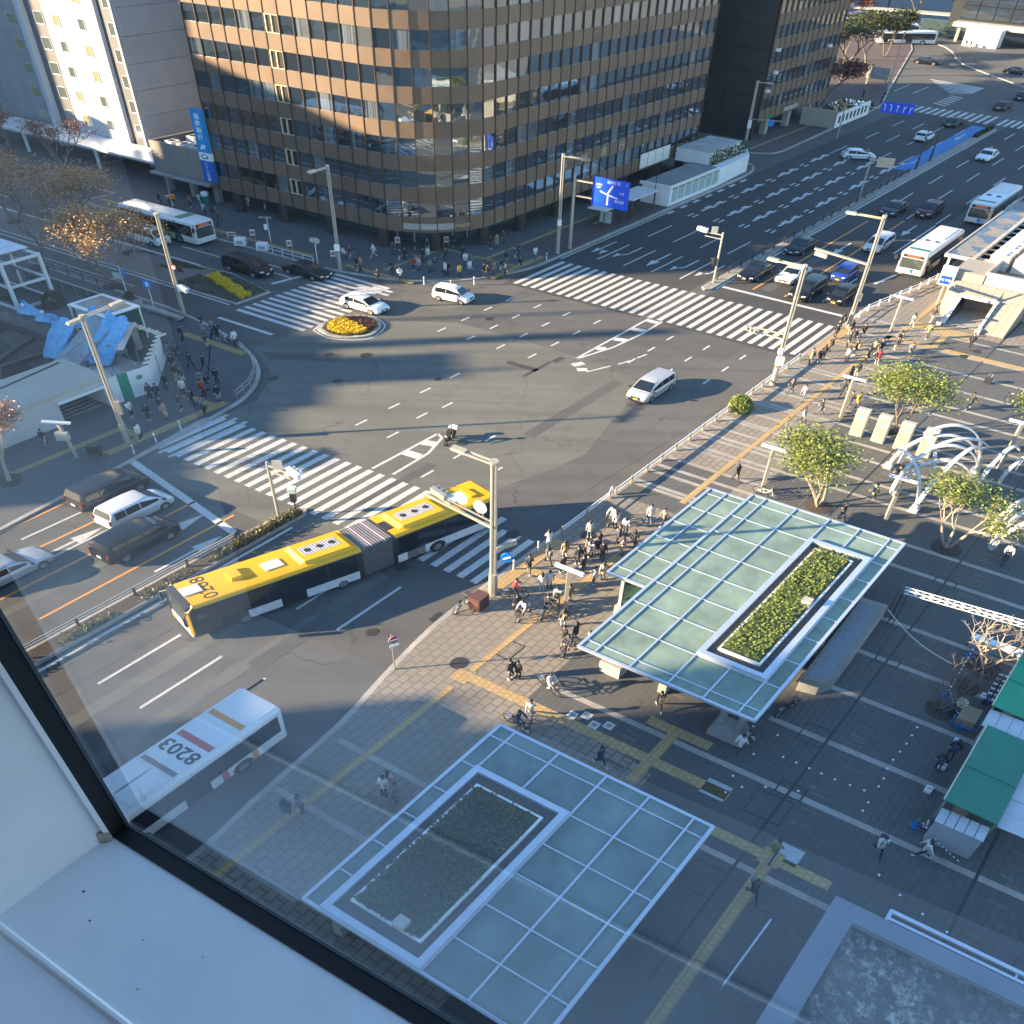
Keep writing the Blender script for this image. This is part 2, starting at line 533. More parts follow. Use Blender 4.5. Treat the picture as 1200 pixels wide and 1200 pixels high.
# ------------------------------------------------------------------ ground, roads, pavements
def flat(name, polys, z, m):
 mb = MB()
 for p in polys:
  mb.poly(p, z)
 return struct(name, mb, m, UV)
def rect(u0, u1, v0, v1): return [(u0, v0), (u1, v0), (u1, v1), (u0, v1)]
def arc(cu, cv, r, a0, a1, n=10):
 return [(cu + r * math.cos(R(a0 + (a1 - a0) * i / n)), cv + r * math.sin(R(a0 + (a1 - a0) * i / n))) for i in range(n + 1)]
PIT = (24.0, 39.4, -84.0, -61.6)
flat("ground", [rect(-900, PIT[0], -1200, 1200), rect(PIT[1], 1500, -1200, 1200), rect(PIT[0], PIT[1], -1200, PIT[2]), rect(PIT[0], PIT[1], PIT[3], 1200)], -0.006, ASPH)
flat("old_road_surface", [[(57.6, -52.2), (60.6, -47.5), (60.9, -42.2), (60.6, -34.2), (59.3, -29.4), (50.7, -27.6), (40.2, -25.1), (36.9, -28.6), (31.2, -28.8), (28.4, -36), (28.4, -48), (36, -49), (40, -49), (44, -51.5), (46.5, -56), (52, -56)]], 0.0, ASPH_OLD)
flat("repaved_strip", [[(36.8, -28.0), (40.2, -25.1), (42.3, -24.1), (60.7, -23.0), (66, -23.0), (66, -25.0), (57.1, -25.1), (44.6, -27.2), (40.0, -28.4)]], 0.004, ASPH)
flat("repaved_lane", [rect(71.0, 172, -50.4, -36.6), rect(71.0, 172, -34.9, -20.9)], 0.0, ASPH_NEW)
flat("repaved_patch", [rect(58.6, 59.9, -37.1, -36.6), rect(56.2, 56.8, -39.6, -36.9), rect(55.0, 58.5, -37.2, -36.9)], 0.006, ASPH_NEW)
PATCH_M = asphalt("patched asphalt", (0.078, 0.077, 0.072), (0.092, 0.09, 0.084), 12.0)
flat("utility_patches", [rect(61.5, 64.3, -46.2, -44.9), rect(47.0, 58.5, -31.6, -30.7), rect(66.5, 70.8, -31.5, -27.0), rect(18.5, 24, -27.6, -26.7), rect(33, 40, -33.9, -33.2), [(62, -50), (70.5, -47.8), (70.5, -46.4), (61, -48.2)], rect(8, 27, -33.3, -32.6), rect(84, 96, -31.9, -30.9), rect(104, 128, -25.6, -24.4), [(46.5, -55), (50.0, -50.0), (48.6, -49.6), (45.8, -53.6)]], 0.0025, PATCH_M)
flat("worn_lane_strips", [rect(3, 28.4, -30.9, -30.1), rect(3, 28.4, -28.0, -27.2), rect(10, 28, -43.4, -42.8), rect(10, 28, -40.4, -39.8)], 0.0015, ASPH_OLD)
def pavement(name, outline, m, h=0.13, kerb=0.28, slabs=None):
 """a raised slab with a kerb stone round it"""
 n = len(outline)
 a = sum(outline[i][0] * outline[(i + 1) % n][1] - outline[(i + 1) % n][0] * outline[i][1] for i in range(n))
 s = 1 if a > 0 else -1
 inner = []
 for i in range(n):
  p, q, r = Vector(outline[i - 1]), Vector(outline[i]), Vector(outline[(i + 1) % n])
  d1, d2 = (q - p).normalized(), (r - q).normalized()
  n1, n2 = Vector((-d1.y, d1.x)) * s, Vector((-d2.y, d2.x)) * s
  b = n1 + n2
  b = b / max(b.length_squared / 2, 0.3)
  inner.append((q.x + b.x * kerb, q.y + b.y * kerb))
 k = MB()
 for i in range(n):
  j = (i + 1) % n
  (ax, ay), (bx, by), (cx, cy), (dx, dy) = outline[i], outline[j], inner[j], inner[i]
  k.quad((ax, ay, -0.01), (bx, by, -0.01), (bx, by, h), (ax, ay, h))
  k.quad((ax, ay, h), (bx, by, h), (cx, cy, h), (dx, dy, h))
 struct(name + "_kerb", k, KERB, UV)
 mb = MB()
 for q in slabs or [inner]:
  mb.poly(q, h - 0.002)
 return struct(name, mb, m, UV)
def smooth(pts, n=6):
 """Catmull-Rom through open points"""
 out = []
 for i in range(len(pts) - 1):
  p0, p1, p2, p3 = (Vector(pts[max(0, min(len(pts) - 1, i + k))]) for k in (-1, 0, 1, 2))
  for j in range(n):
   t = j / n
   q = 0.5 * (2 * p1 + (p2 - p0) * t + (2 * p0 - 5 * p1 + 4 * p2 - p3) * t * t + (3 * p1 - p0 - 3 * p2 + p3) * t ** 3)
   out.append((q.x, q.y))
 return out + [tuple(pts[-1])]
kerb_line = smooth([(-30, -19.5), (5, -20.2), (12, -20.7), (17.8, -21.2), (21.5, -21.9), (26, -22.6), (30, -22.75)], 3) + [(84.5, -22.75), (88, -22.2), (93, -21.2), (97, -20.8), (260, -20.8)]
pavement("plaza", kerb_line + [(260, 120), (-30, 120)], PLAZA)
flat("dark_plaza_paving", [[(24.2, -15.5), (49.3, -15.8), (84, -15.6), (84, 90), (-25, 90), (-25, -8.4), (23.2, -8.4), (24.2, -12)]], 0.133, PLAZA_DARK)
flat("dark_paving_bay", [rect(43.6, 45.3, -22.3, -15.9), rect(45.7, 47.4, -22.3, -15.9), rect(47.8, 49.7, -22.3, -17.0)], 0.133, PLAZA_DARK)
bands = MB()
for u in (25.5, 29.55, 33.4, 36.95, 40.4, 45.8, 48.4, 52.3, 54.4, 57.2, 59.2, 61.4, 63.7, 67.0, 68.9, 72.1, 75.5, 79.0, 82.5):
 v0 = -22.3 if u > 44 else -5.3
 if u < 30: v0 = -15.0 if u < 26 else -6.0
 bands.poly(rect(u, u + 0.34, v0, 60), 0.138)
for u in (45.4, 47.5, 49.8, 51.7, 53.8, 55.7, 57.6, 61.0, 64.5, 69.5):
 bands.poly(rect(u, u + 0.28, -22.3, -16.0), 0.138)
for u in (20.6, 16.8, 13.0, 9.2, 5.4):
 bands.poly(rect(u, u + 0.32, -20.4, -15.5) if u < 20 else rect(u, u + 0.32, -13, 60), 0.138)
struct("paving_bands", bands, BAND, UV)
dr = MB()
for v in (-11.2, -3.35, 4.4, 12.3):
 dr.poly(rect(14 if v > -5 else 49, 100, v, v + 0.13), 0.1405)
for u, v in ((33.0, -5.6), (25.5, -3.3), (36.9, -3.3), (45.5, -3.3), (21.8, 7.3), (30.6, 3.6)):
 for a in (0, 1):
  dr.poly(rect(u - 0.1 + a * 0.85, u - 0.02 + a * 0.85, v - 0.55, v + 0.6), 0.1425)
  dr.poly(rect(u - 0.1, u + 0.83, v - 0.55 + a * 1.1, v - 0.47 + a * 1.1), 0.1435)
struct("slot_drains", dr, DARK, UV)
# scattered single pavers of another stone along the drains
pb = MB()
for v in (-2.4, -10.3, 5.3):
 u = 15.0
 while u < 70:
  w = rnd.uniform(0.25, 0.55)
  if rnd.random() < 0.55:
   vv = v + rnd.uniform(-0.5, 0.35)
   pb.poly(rect(u, u + w * 0.45, vv, vv + rnd.uniform(0.4, 1.1)), 0.1355)
  u += w
struct("odd_pavers", pb, M("brown paver", (0.13, 0.105, 0.085), 0.8, var=0.25, scale=2, world_=True), UV)
bank_kerb = [(63.8, -99)] + [(63.8, -70), (63.8, -66)] + smooth([(63.9, -63.9), (65.2, -58.4), (67.2, -55.2), (70.2, -52.6), (75.1, -50.75), (79.0, -50.5)], 4) + [(118.0, -50.5)] + smooth([(118.0, -50.5), (123.5, -51.2), (126.2, -53.2), (127.4, -57.5)], 4)
pavement("bank_pavement", bank_kerb + [(127.4, -110), (68, -110), (68, -99)], PAVE_GREY)
flat("red_pavement_strip", [[(80, -51.0), (118, -51.0), (123, -52), (123, -55.2), (80, -55.2)]], 0.1335, PAVE_RED)
pavement("far_pavement", [(131.2, -110), (131.2, -57)] + smooth([(131.4, -55.4), (132.6, -53.4), (134.5, -52.7), (138.4, -52.7)], 3) + [(164.5, -53.4)] + smooth([(164.5, -53.4), (172.8, -53.9), (179.5, -55.6), (186, -57.4)], 3) + [(232, -69.5), (260, -80), (260, -110)], PAVE_RED)
pavement("station_front_pavement", smooth([(330, -120), (262, -86), (240, -66), (222, -57), (205, -41.5), (190, -30)], 4) + [(186, -20.8), (400, -20.8), (400, -120)], PAVE_GREY)
left_kerb = [(-30, -46.6), (18.7, -47.2), (28.4, -48.2), (35.6, -49.0)] + smooth([(35.6, -49.0), (39.6, -49.7), (42.9, -51.6), (45.2, -54.4), (46.8, -58.2), (47.9, -62.5), (48.6, -68.0)], 5) + [(48.8, -110), (-30, -110)]
_in = lambda p: (p[0] - 0.25, p[1] - 0.05)
pavement("corner_pavement", left_kerb, PAVE_GREY, slabs=[[(-30, PIT[3]), (-30, -46.9)] + [_in(p) for p in left_kerb[1:] if p[1] > PIT[3]] + [(47.6, PIT[3])],
 [(PIT[1], -110), (PIT[1], PIT[3])] + [(47.6, PIT[3])] + [_in(p) for p in left_kerb if p[1] <= PIT[3] and p[0] > 0 and p[1] > -100] + [(48.5, -110)], rect(-30, PIT[0], -110, PIT[3]), rect(PIT[0], PIT[1], -110, PIT[2])])
pavement("street_median", [(52.4, -64.0), (56.3, -64.0), (57.7, -70.2), (57.3, -73), (57.3, -140), (52.9, -140), (52.3, -70)], tiled("brick median", (0.17, 0.14, 0.12), (0.21, 0.19, 0.17), 0.3, 0.15, (0.1, 0.09, 0.08), 0.02), 0.15, 0.22)
MED = M("median concrete", (0.27, 0.25, 0.22), 0.85, var=0.2, scale=2, world_=True, dirt=0.6)
pavement("road_median", [(-20, -36.7), (26.5, -36.5), (30.6, -36.2), (31.0, -35.7), (30.5, -35.2), (26.5, -35.2), (-20, -35.2)], SOIL, 0.16, 0.18)
pavement("road_median_far", [(81.0, -36.1), (168.0, -36.5), (169.4, -36.1), (168.0, -35.6), (81.0, -35.2), (80.5, -35.6)], MED, 0.2, 0.12)
isl = [(52.4, -55.0), (54.0, -55.5), (56.1, -55.2), (57.1, -53.6), (56.6, -52.1), (55.6, -51.3), (53.9, -50.9), (52.7, -51.7), (52.0, -53.2)]
isl_c = (54.5, -53.3)
isl = smooth(isl + isl[:1], 4)[:-1]
pavement("flower_island", isl, SOIL, 0.2, 0.3)
ring = MB()
for i in range(len(isl)):
 p, q = isl[i], isl[(i + 1) % len(isl)]
 f = lambda w, k: (isl_c[0] + (w[0] - isl_c[0]) * k, isl_c[1] + (w[1] - isl_c[1]) * k, 0.008)
 ring.quad(f(p, 1.08), f(q, 1.08), f(q, 1.14), f(p, 1.14))
struct("island_outline_marking", ring, WHITE_PAINT, UV)
# ------------------------------------------------------------------ painted road markings
def zebra(name, u0, u1, va, vb, m, tilt=0.0, first=None):
 mb = MB()
 v = va
 while v < vb:
  k = (v - va) / (vb - va)
  a, b = (u0(k), u1(k)) if callable(u0) else (u0, u1)
  mb.quad((a, v, 0.012), (b, v, 0.012), (b, v + 0.45, 0.012), (a, v + 0.45, 0.012))
  v += 0.9
 return struct(name, mb, m, UV)
zebra("main_road_crossing", 71.5, 79.4, -49.7, -23.3, WHITE_PAINT)
zebra("near_crossing", lambda k: 31.0 - 0.4 * k, lambda k: 36.7 + 0.6 * k if k < 0.9 else 36.1, -48.8, -22.9, WHITE_PAINT)
t = MB()
u = 51.5
while u < 63.4:
 t.poly(rect(u, u + 0.45, -63.2, -55.7 if u < 60.5 else -57.0), 0.012)
 u += 0.9
t.poly(rect(62.7, 63.1, -58.4, -56.2), 0.012)
t.poly(rect(61.9, 62.3, -59.4, -55.9), 0.0121)
struct("cross_street_crossing", t, WHITE_PAINT, UV)
t = MB()
for v in (-49.0, -48.1, -47.2):
 t.poly(rect(30.6, 37.2, v, v + 0.3), 0.0125)
struct("worn_crossing_edge", t, WHITE_OLD, UV)
lines, olines = MB(), MB()
def line(u0, v0, u1, v1, w=0.16, mb=None, z=0.008):
 d = Vector((u1 - u0, v1 - v0)).normalized()
 nx, ny = -d.y * w / 2, d.x * w / 2
 (mb or lines).quad((u0 - nx, v0 - ny, z), (u1 - nx, v1 - ny, z), (u1 + nx, v1 + ny, z), (u0 + nx, v0 + ny, z))
def dashes(u0, u1, v, on, off, w=0.16, m=None):
 u = u0
 while u < u1:
  line(u, v, min(u + on, u1), v, w, m)
  u += on + off
for v in (-47.5, -44.65, -41.75, -38.8):          # main road, lanes towards the crossing
 line(91.5, v, 96.5, v)
 line(82.0, v, 88.0, v)
 dashes(66.5 - 8.4, 70.5, v, 1.1, 2.0)
 dashes(150, 165, v, 5, 5)
for v in (-32.7, -29.6, -26.5):
 dashes(115 if v > -31 else 121, 230, v + (0.0), 5, 5.3)
line(102.0, -26.35, 114.3, -26.35, 0.2)
line(92.0, -24.5, 99.0, -23.4, 0.3); line(84.5, -26.3, 92.5, -26.3)
for v in (-32.4, -29.4):
 line(83.6, v, 114 if v > -31 else 111.5, v - 0.1, 0.17, olines)
for v in (-32.4, -29.2, -26.1):
 dashes(62.0, 70, v, 1.1, 1.9)
line(81.5, -35.0, 168, -35.35, 0.2)
line(101, -50.2, 64.0 + 16, -50.2, 0.16)
line(82.5, -34.8, 82.2, -23.2, 0.45)
line(26.6, -37.05, 29.0, -49.2, 0.5)
for p in ((14.9, -38.35, 28.0, -38.5), (12.0, -41.35, 27.8, -41.45), (12, -44.2, 23.5, -44.1)):
 line(*p, 0.17, olines)
line(12.0, -47.0, 25.8, -47.2, 0.17, olines)
for p in ((19.0, -45.6, 23.8, -45.55), (17.6, -42.75, 22.9, -42.75)): line(*p)
line(5, -34.75, 29.0, -34.9, 0.2)
for v in (-31.85, -28.95, -26.1):
 for u in (13.2, 23.1) if v > -28 else (13.3, ):
  line(u, v, u + 4.9, v, 0.17)
line(3, -31.85, 8, -31.85); line(3, -28.95, 8, -28.95); line(16.9, -26.1, 18.2, -26.1)
line(23.5, -31.85, 26.5, -31.9); line(23.2, -28.95, 27.5, -28.95)
for u, v in ((41.2, -41.05), (44.6, -41.05), (48.0, -41.05), (51.4, -41.05), (41.1, -38.2), (44.6, -38.6), (47.0, -38.3), (38.2, -33.0), (41.4, -33.0), (44.6, -32.9), (38.0, -29.9), (41.2, -29.9)):
 line(u, v, u + 1.15, v + 0.02)
for a, b in (((58.6, -33.9), (60.7, -33.1)), ((61.3, -32.85), (62.5, -32.5)), ((63.3, -32.35), (64.4, -32.15))):
 line(*a, *b)
# painted nose islands in the middle of the crossing
def nose(pts_a, pts_b, bars):
 for pts in (pts_a, pts_b):
  for i in range(len(pts) - 1):
   line(*pts[i], *pts[i + 1], 0.2)
 for a, b, w in bars:
  line(*a, *b, w, None, 0.0085)
nose([(60.0, -35.9), (71.3, -35.9)], [(60.0, -35.9), (64.0, -34.9), (68.0, -34.6), (71.4, -34.7)], [((63.0, -35.8), (63.4, -35.15), 0.7), ((65.6, -35.8), (65.9, -34.8), 0.7), ((68.4, -35.8), (68.6, -34.7), 0.7), ((70.9, -35.8), (70.9, -34.8), 0.6), ((59.0, -35.4), (59.9, -35.0), 0.6), ((58.5, -34.7), (59.0, -34.1), 0.6)])
nose([(37.2, -36.1), (43.6, -36.0)], [(37.4, -34.6), (41.0, -34.7), (43.3, -35.4), (43.6, -36.0)], [((40.2, -36.0), (40.3, -34.8), 0.75), ((42.0, -36.0), (42.3, -35.1), 0.75)])
def arrow(u, v, s, kind="straight", m=None):
 """lane arrow pointing along +u (s = 1) or -u, 5 m long"""
 mb = m or lines
 P = lambda a, b: (u + s * a, v + b, 0.0095)
 mb.quad(P(-2.2, -0.09), P(0.7, -0.09), P(0.7, 0.09), P(-2.2, 0.09))
 if kind == "straight":
  mb.add((P(0.7, -0.42), P(2.6, 0), P(0.7, 0.42)), ((0, 1, 2),))
 else:
  k = 1 if kind == "a" else -1
  mb.quad(P(0.4, 0), P(0.9, 0), P(1.5, k * 0.5), P(1.1, k * 0.5))
  mb.add((P(1.0, k * 0.25), P(2.3, k * 0.75), P(0.9, k * 0.95)), ((0, 1, 2),))
  if kind == "a": mb.add((P(0.7, -0.42), P(2.4, -0.1), P(0.7, 0.25)), ((0, 1, 2),))
arrow(23.4, -37.3, 1); arrow(24.4, -39.9, 1); arrow(20.0, -43.2, 1)
for v, k in ((-49.0, "a"), (-46.1, "b"), (-43.0, "straight"), (-40.0, "b"), (-37.4, "b")): arrow(85.8, v, -1, k)
arrow(111, -27.9, -1); arrow(100.5, -30.9, -1); arrow(97, -33.9, -1, "b"); arrow(95.5, -28.0, -1)
for u in (58.0, 59.9):   # cross street lanes
 pass
for v0, v1, u in ((-120, -74, 57.6), (-120, -64.5, 52.1)):
 line(u, v0, u, v1, 0.18)
for a in range(6):
 line(60.3, -74.5 - a * 10, 60.3, -79.5 - a * 10, 0.17)
line(60.4, -71.2, 60.2, -65.2); line(58.0, -65.6, 61.6, -65.0, 0.4); line(60.3, -73.2, 60.3, -71, 0.17)
line(49.5, -63, 49.5, -57, 0.35); line(50.2, -74, 50.2, -110, 0.12)
for v in (-68.8, -72.3): arrow(0, 0, 1, m=MB())
for u, v in ((61.6, -68.5), (61.8, -73.5), (59.0, -70.5)):
 P = lambda a, b: (u + b, v + a, 0.0095)
 lines.quad(P(-1.2, -0.08), P(0.6, -0.08), P(0.6, 0.08), P(-1.2, 0.08)); lines.add((P(0.6, -0.35), P(1.8, 0), P(0.6, 0.35)), ((0, 1, 2),))
# slowing marks and chevrons on the lanes under the bank
for v in (-47.7, -44.7, -41.8, -38.9):
 for u in (100.6, 110.2, 119.8, 129.4):
  for s in (-0.35, 0.25):
   lines.poly(rect(u, u + 1.3, v + s, v + s + 0.22), 0.0095)
  lines.poly(rect(u + 2.8, u + 4.0, v - 0.2, v + 0.12), 0.0095)
  lines.poly(rect(u + 4.0, u + 5.3, v - 0.42, v + 0.1), 0.0096)
  lines.poly(rect(u + 4.5, u + 5.6, v + 0.1, v + 0.36), 0.0094)
  lines.poly(rect(u + 5.6, u + 6.6, v - 0.1, v + 0.2), 0.0096)
  lines.poly(rect(u + 6.6, u + 7.7, v - 0.36, v + 0.05), 0.0095)
  lines.poly(rect(u + 6.9, u + 8.2, v + 0.05, v + 0.28), 0.0097)
 line(138.5, v, 144, v)
dashes(100, 120, -50.0, 1.4, 1.5, 0.4)
struct("white_road_markings", lines, WHITE_PAINT, UV)
struct("orange_road_markings", olines, ORANGE_PAINT, UV)
flat("blue_bus_lane", [[(135.5, -38.6), (168.5, -38.9), (168.5, -36.8), (136.6, -36.6)]], 0.006, BLUE_PAINT)
far = MB()
arrow(160, -37.9, -1, m=far); arrow(140.5, -37.8, -1, "b", m=far)
for k in range(15):
 v = -36.4 + k * 0.95
 far.poly(rect(171, 176.5, v, v + 0.45), 0.012)
 v = -53.6 + k * 1.1
 if v < -37.5: far.poly([(173.5 - k * 0.2, v), (177.5, v), (177.5, v + 0.5), (173.5 - k * 0.2, v + 0.5)], 0.012)
for k in range(9):                        # far hatched islands
 far.poly([(201.5 - k * 1.3, -56.0 + k * 0.8), (202.0 - k * 1.3, -56.0 + k * 0.8), (200.0 - k * 0.75, -46.5), (199.4 - k * 0.75, -46.5)], 0.011)
for k in range(6):
 far.poly([(181 + k * 1.6, -48.6), (181.6 + k * 1.6, -48.6), (180.5 + k * 1.6, -46.4), (179.9 + k * 1.6, -46.4)], 0.011)
for k in range(12):
 far.poly([(222 - k * 0.15, -57 + k), (226, -57 + k), (226, -56.5 + k), (222 - k * 0.15, -56.5 + k)], 0.011)
for k in range(6):
 far.poly(rect(187 + 2.6 * (k % 3), 189.5 + 2.6 * (k % 3), -57 + 3 * (k // 3), -56.8 + 3 * (k // 3)), 0.011)
struct("far_road_markings", far, WHITE_PAINT, UV)
# manholes and gully covers
mh = MB()
for u, v, r in ((50.9, -48.6, 0.5), (49.2, -50.8, 0.42), (46.0, -47.0, 0.42), (63.0, -46.0, 0.4), (24.5, -19.6, 0.5), (36.0, -24.6, 0.5), (24.0, -24.6, 0.35), (29.5, -27.2, 0.4), (50.7, -41.6, 0.3), (81, -12.1, 0.4), (79.3, -12.6, 0.4), (38.4, -21.1, 0.5)):
 mh.prism([(u + r * math.cos(i * PI / 8), v + 0.82 * r * math.sin(i * PI / 8)) for i in range(16)], 0.0, 0.016 if not (v > -22.5) else 0.15)
for u, v in ((26.5, -22.9), (43.0, -50.9)):
 mh.box(u, u + 0.9, v - 0.2, v + 0.3, 0, 0.015)
struct("manhole_covers", mh, IRON, UV)
rr = MB()
for u, v, a, b in ((26.8, -18.4, 0.7, 0.55), (17.0, -13.8, 0.9, 0.4), (24.4, -3.6, 0.8, 0.8), (19.3, -4.0, 0.8, 0.7), (29.8, -3.9, 0.7, 0.6), (14, -14.0, .7, .7)):
 for k in (0, 1):
  rr.box(u - a + k * (2 * a - 0.06), u - a + k * (2 * a - 0.06) + 0.06, v - b, v + b, 0.1, 0.1425)
  rr.box(u - a, u + a, v - b + k * (2 * b - 0.06), v - b + k * (2 * b - 0.06) + 0.06, 0.1, 0.1435)
struct("access_cover_frames", rr, IRON, UV)
# ------------------------------------------------------------------ tactile paving
tc = MB()
Z = 0.1455
def strip(u0, u1, v0, v1, mb=tc, dz=0.0): mb.poly(rect(u0, u1, v0, v1), Z + dz)
strip(8, 22.9, -18.95, -18.6); strip(24.4, 30.0, -18.95, -18.6); strip(45.0, 80.0, -18.9, -18.5)
strip(23.35, 24.25, -19.3, -18.4, dz=0.001); strip(23.65, 24.25, -18.4, -5.2)
strip(30.4, 37.0, -22.4, -21.7); strip(33.1, 33.7, -21.7, -18.6); strip(30.0, 37.6, -18.9, -18.4, dz=0.001)
strip(22.3, 26.0, -9.15, -8.65, dz=0.002); strip(26.0, 26.6, -10.3, -7.2)
strip(21.55, 22.1, -5.2, 0.1); strip(12.0, 21.5, -2.55, -2.05); strip(21.4, 22.3, -2.75, -1.9, dz=0.001)
strip(72.0, 79.5, -22.4, -21.6); strip(76.0, 76.5, -21.6, -18.9); strip(80.0, 91.5, -18.5, -18.1); strip(79.2, 80.0, -18.9, -5.0); strip(83.0, 84.6, -18.1, -13.4); strip(80.0, 83.0, -15.4, -14.9, dz=0.001)
struct("tactile_paving", tc, TACT, UV)
td = MB()
strip(75.4, 128, -55.6, -55.2, td); strip(66.8, 75.0, -60.6, -60.2, td, 0.001); strip(71.0, 79.2, -52.1, -51.4, td); strip(65.4, 66.0, -64.0, -56.2, td); strip(75.0, 75.4, -60.2, -52.1, td); strip(133, 175, -56.6, -56.2, td); strip(65.4, 66.0, -98, -68, td)
strip(44.9, 45.6, -62.3, -55.6, td); strip(28.4, 38.4, -50.6, -49.9, td); strip(14, 31.0, -52.7, -52.2, td); strip(31.0, 31.6, -52.7, -50.6, td, 0.001); strip(37.2, 37.8, -53.5, -50.6, td, 0.001)
struct("dull_tactile_paving", td, TACT_DULL, UV)
# ------------------------------------------------------------------ buildings
def uvl(du, dv, dz=0.0): return W(du, dv, dz)
BRONZE = M("bronze panel", (0.165, 0.112, 0.076), 0.42, 0.2, 0.10, 0.6, 0.03, world_=True, vary=0.10)
BRONZE_D = M("dark bronze", (0.075, 0.05, 0.036), 0.4, 0.3, 0.1, 1)
PANE = glazing("bank glass", (0.014, 0.022, 0.030), 0.38, 0.12, (0.74, 0.84, 0.88), blinds=True)
SHOP = glazing("shop glass", (0.05, 0.075, 0.075), 0.12, 0.0)
def wallbay(p0, p1, z0, z1, out, thick, gap=0.02):
 """a thin upright panel from p0 to p1 (plan, relative), proud of the line by out"""
 d = Vector((p1[0] - p0[0], p1[1] - p0[1]))
 L = d.length
 d.normalize()
 n = Vector((-d.y, d.x))                    # outward for a line run from left to right seen from the street
 a, b = Vector(p0) + d * gap, Vector(p1) - d * gap
 q = [a + n * out, b + n * out, b + n * (out - thick), a + n * (out - thick)]
 return MB().prism([tuple(x) for x in q], z0, z1)
def bronze_tower(name, label, path, straight, rows, z_base, core, root, top, floor=3.55, pane_h=1.85, single=300, vent=None, lone_spandrel=True):
 b = thing(name, label, "building", W(*root))
 rel = [(p[0] - root[0], p[1] - root[1]) for p in path]
 mb = MB().prism([(p[0] - root[0], p[1] - root[1]) for p in core], z_base + 0.05, top)
 mb.build("wall", BRONZE_D, b, A=UV)
 cache = {}
 items = []
 for i in range(len(rel) - 1):
  key = straight(i)
  for k in range(rows):
   items.append((i, k, key))
 order = sorted(items, key=lambda t: (t[1] > 6, abs(t[0] - len(rel) * 0.4) * 0.02 + t[1] * 0.3))
 extra_p, extra_s = MB(), MB()
 for n_, (i, k, key) in enumerate(order):
  p0, p1 = rel[i], rel[i + 1]
  z = z_base + 1.8 + floor * k
  hs = floor - pane_h if k else 1.8
  if n_ >= single:
   q = wallbay(p0, p1, z, z + pane_h, -0.10, 0.05)
   extra_p.add(q.v, q.f)
   q = wallbay(p0, p1, z - hs, z, 0.0, 0.12)
   extra_s.add(q.v, q.f)
   continue
  kk = key if key is not None else ("arc", i)
  d = (p1[0] - p0[0], p1[1] - p0[1])
  if (kk, "p") not in cache:
   cache[(kk, "p")] = wallbay((0, 0), d, 0, pane_h, -0.10, 0.05).mesh("pane", UV, [PANE], smooth=False)
   cache[(kk, "s")] = wallbay((0, 0), d, -(floor - pane_h), 0, 0.0, 0.12).mesh("spandrel", UV, [BRONZE], smooth=False)
   cache[(kk, "s0")] = wallbay((0, 0), d, -1.8, 0, 0.0, 0.12).mesh("spandrel", UV, [BRONZE], smooth=False)
  w = W(p0[0], p0[1], z)
  if vent is not None and i == vent:
   if "v" not in cache:
    v = MB()
    a, c = Vector((0, 0)), Vector(d)
    for s in (0.04, 0.46, 0.94):
     q = wallbay(tuple(a + (c - a) * s), tuple(a + (c - a) * (s + 0.07)), 0, pane_h, 0.03, 0.13, 0)
     v.add(q.v, q.f)
    for zz in (0, pane_h - 0.08):
     q = wallbay(tuple(a), tuple(c), zz, zz + 0.08, 0.025, 0.12, 0.02)
     v.add(q.v, q.f)
    cache["v"] = v.mesh("vent_frame", UV, [M("beige window frame", (0.48, 0.40, 0.26), 0.5)], smooth=False)
    cache["vd"] = wallbay((0, 0), d, 0, pane_h, -0.10, 0.05).mesh("pane", UV, [M("unlit opening", (0.012, 0.011, 0.010), 0.8)], smooth=False)
   pn = link("pane", cache["vd"], b, w)
   link("vent_frame", cache["v"], pn, (0, 0, 0))
  else:
   link("pane", cache[(kk, "p")], b, w)
  link("spandrel", cache[(kk, "s0" if k == 0 else "s")], b, w)
 if extra_p.v:
  tag(extra_p.build("upper_panes", PANE, b, A=UV, smooth=False), kind="stuff")
  tag(extra_s.build("upper_spandrels", BRONZE, b, A=UV, smooth=False), kind="stuff")
 for i, p in enumerate(rel):
  q0, q1 = rel[max(0, i - 1)], rel[min(len(rel) - 1, i + 1)]
  d = Vector((q1[0] - q0[0], q1[1] - q0[1])).normalized()
  n = Vector((-d.y, d.x))
  a = Vector(p)
  key = ("mull", straight(min(i, len(rel) - 2)) if straight(max(0, i - 1)) == straight(min(i, len(rel) - 2)) else None, None)
  if key[1] is None: key = ("mull", i)
  if key not in cache:
   q = [d * -0.04 + n * 0.07, d * 0.04 + n * 0.07, d * 0.04 - n * 0.15, d * -0.04 - n * 0.15]
   cache[key] = MB().prism([tuple(x) for x in q], z_base - 0.01, z_base + 1.8 + floor * rows - 1.6).mesh("mullion", UV, [BRONZE_D], smooth=False)
  link("mullion", cache[key], b, W(a.x, a.y))
 return b
ROOT = (79.5, -66.0)
NL, NA, NR = 12, 8, 24
path = [(71.5, -85.9 + 1.7 * i) for i in range(NL + 1)]
path += [(79.5 + 8 * math.cos(R(180 - 90 * i / NA)), -65.5 + 8 * math.sin(R(180 - 90 * i / NA))) for i in range(1, NA + 1)]
path += [(79.5 + 40.2 * i / NR, -57.5) for i in range(1, NR + 1)]
inn = [(72.0, -85.8), (72.0, -65.5)] + arc(79.5, -65.5, 7.5, 180, 90, 10) + [(119.6, -58.0), (119.6, -96), (86, -96), (86, -85.8)]
bank = bronze_tower("bank_building", "brown bronze panelled bank building with a rounded corner and mirror windows", path, lambda i: "L" if i < NL else ("R" if i >= NL + NA else None), 9, 2.65, inn, ROOT, 34.5, vent=6)
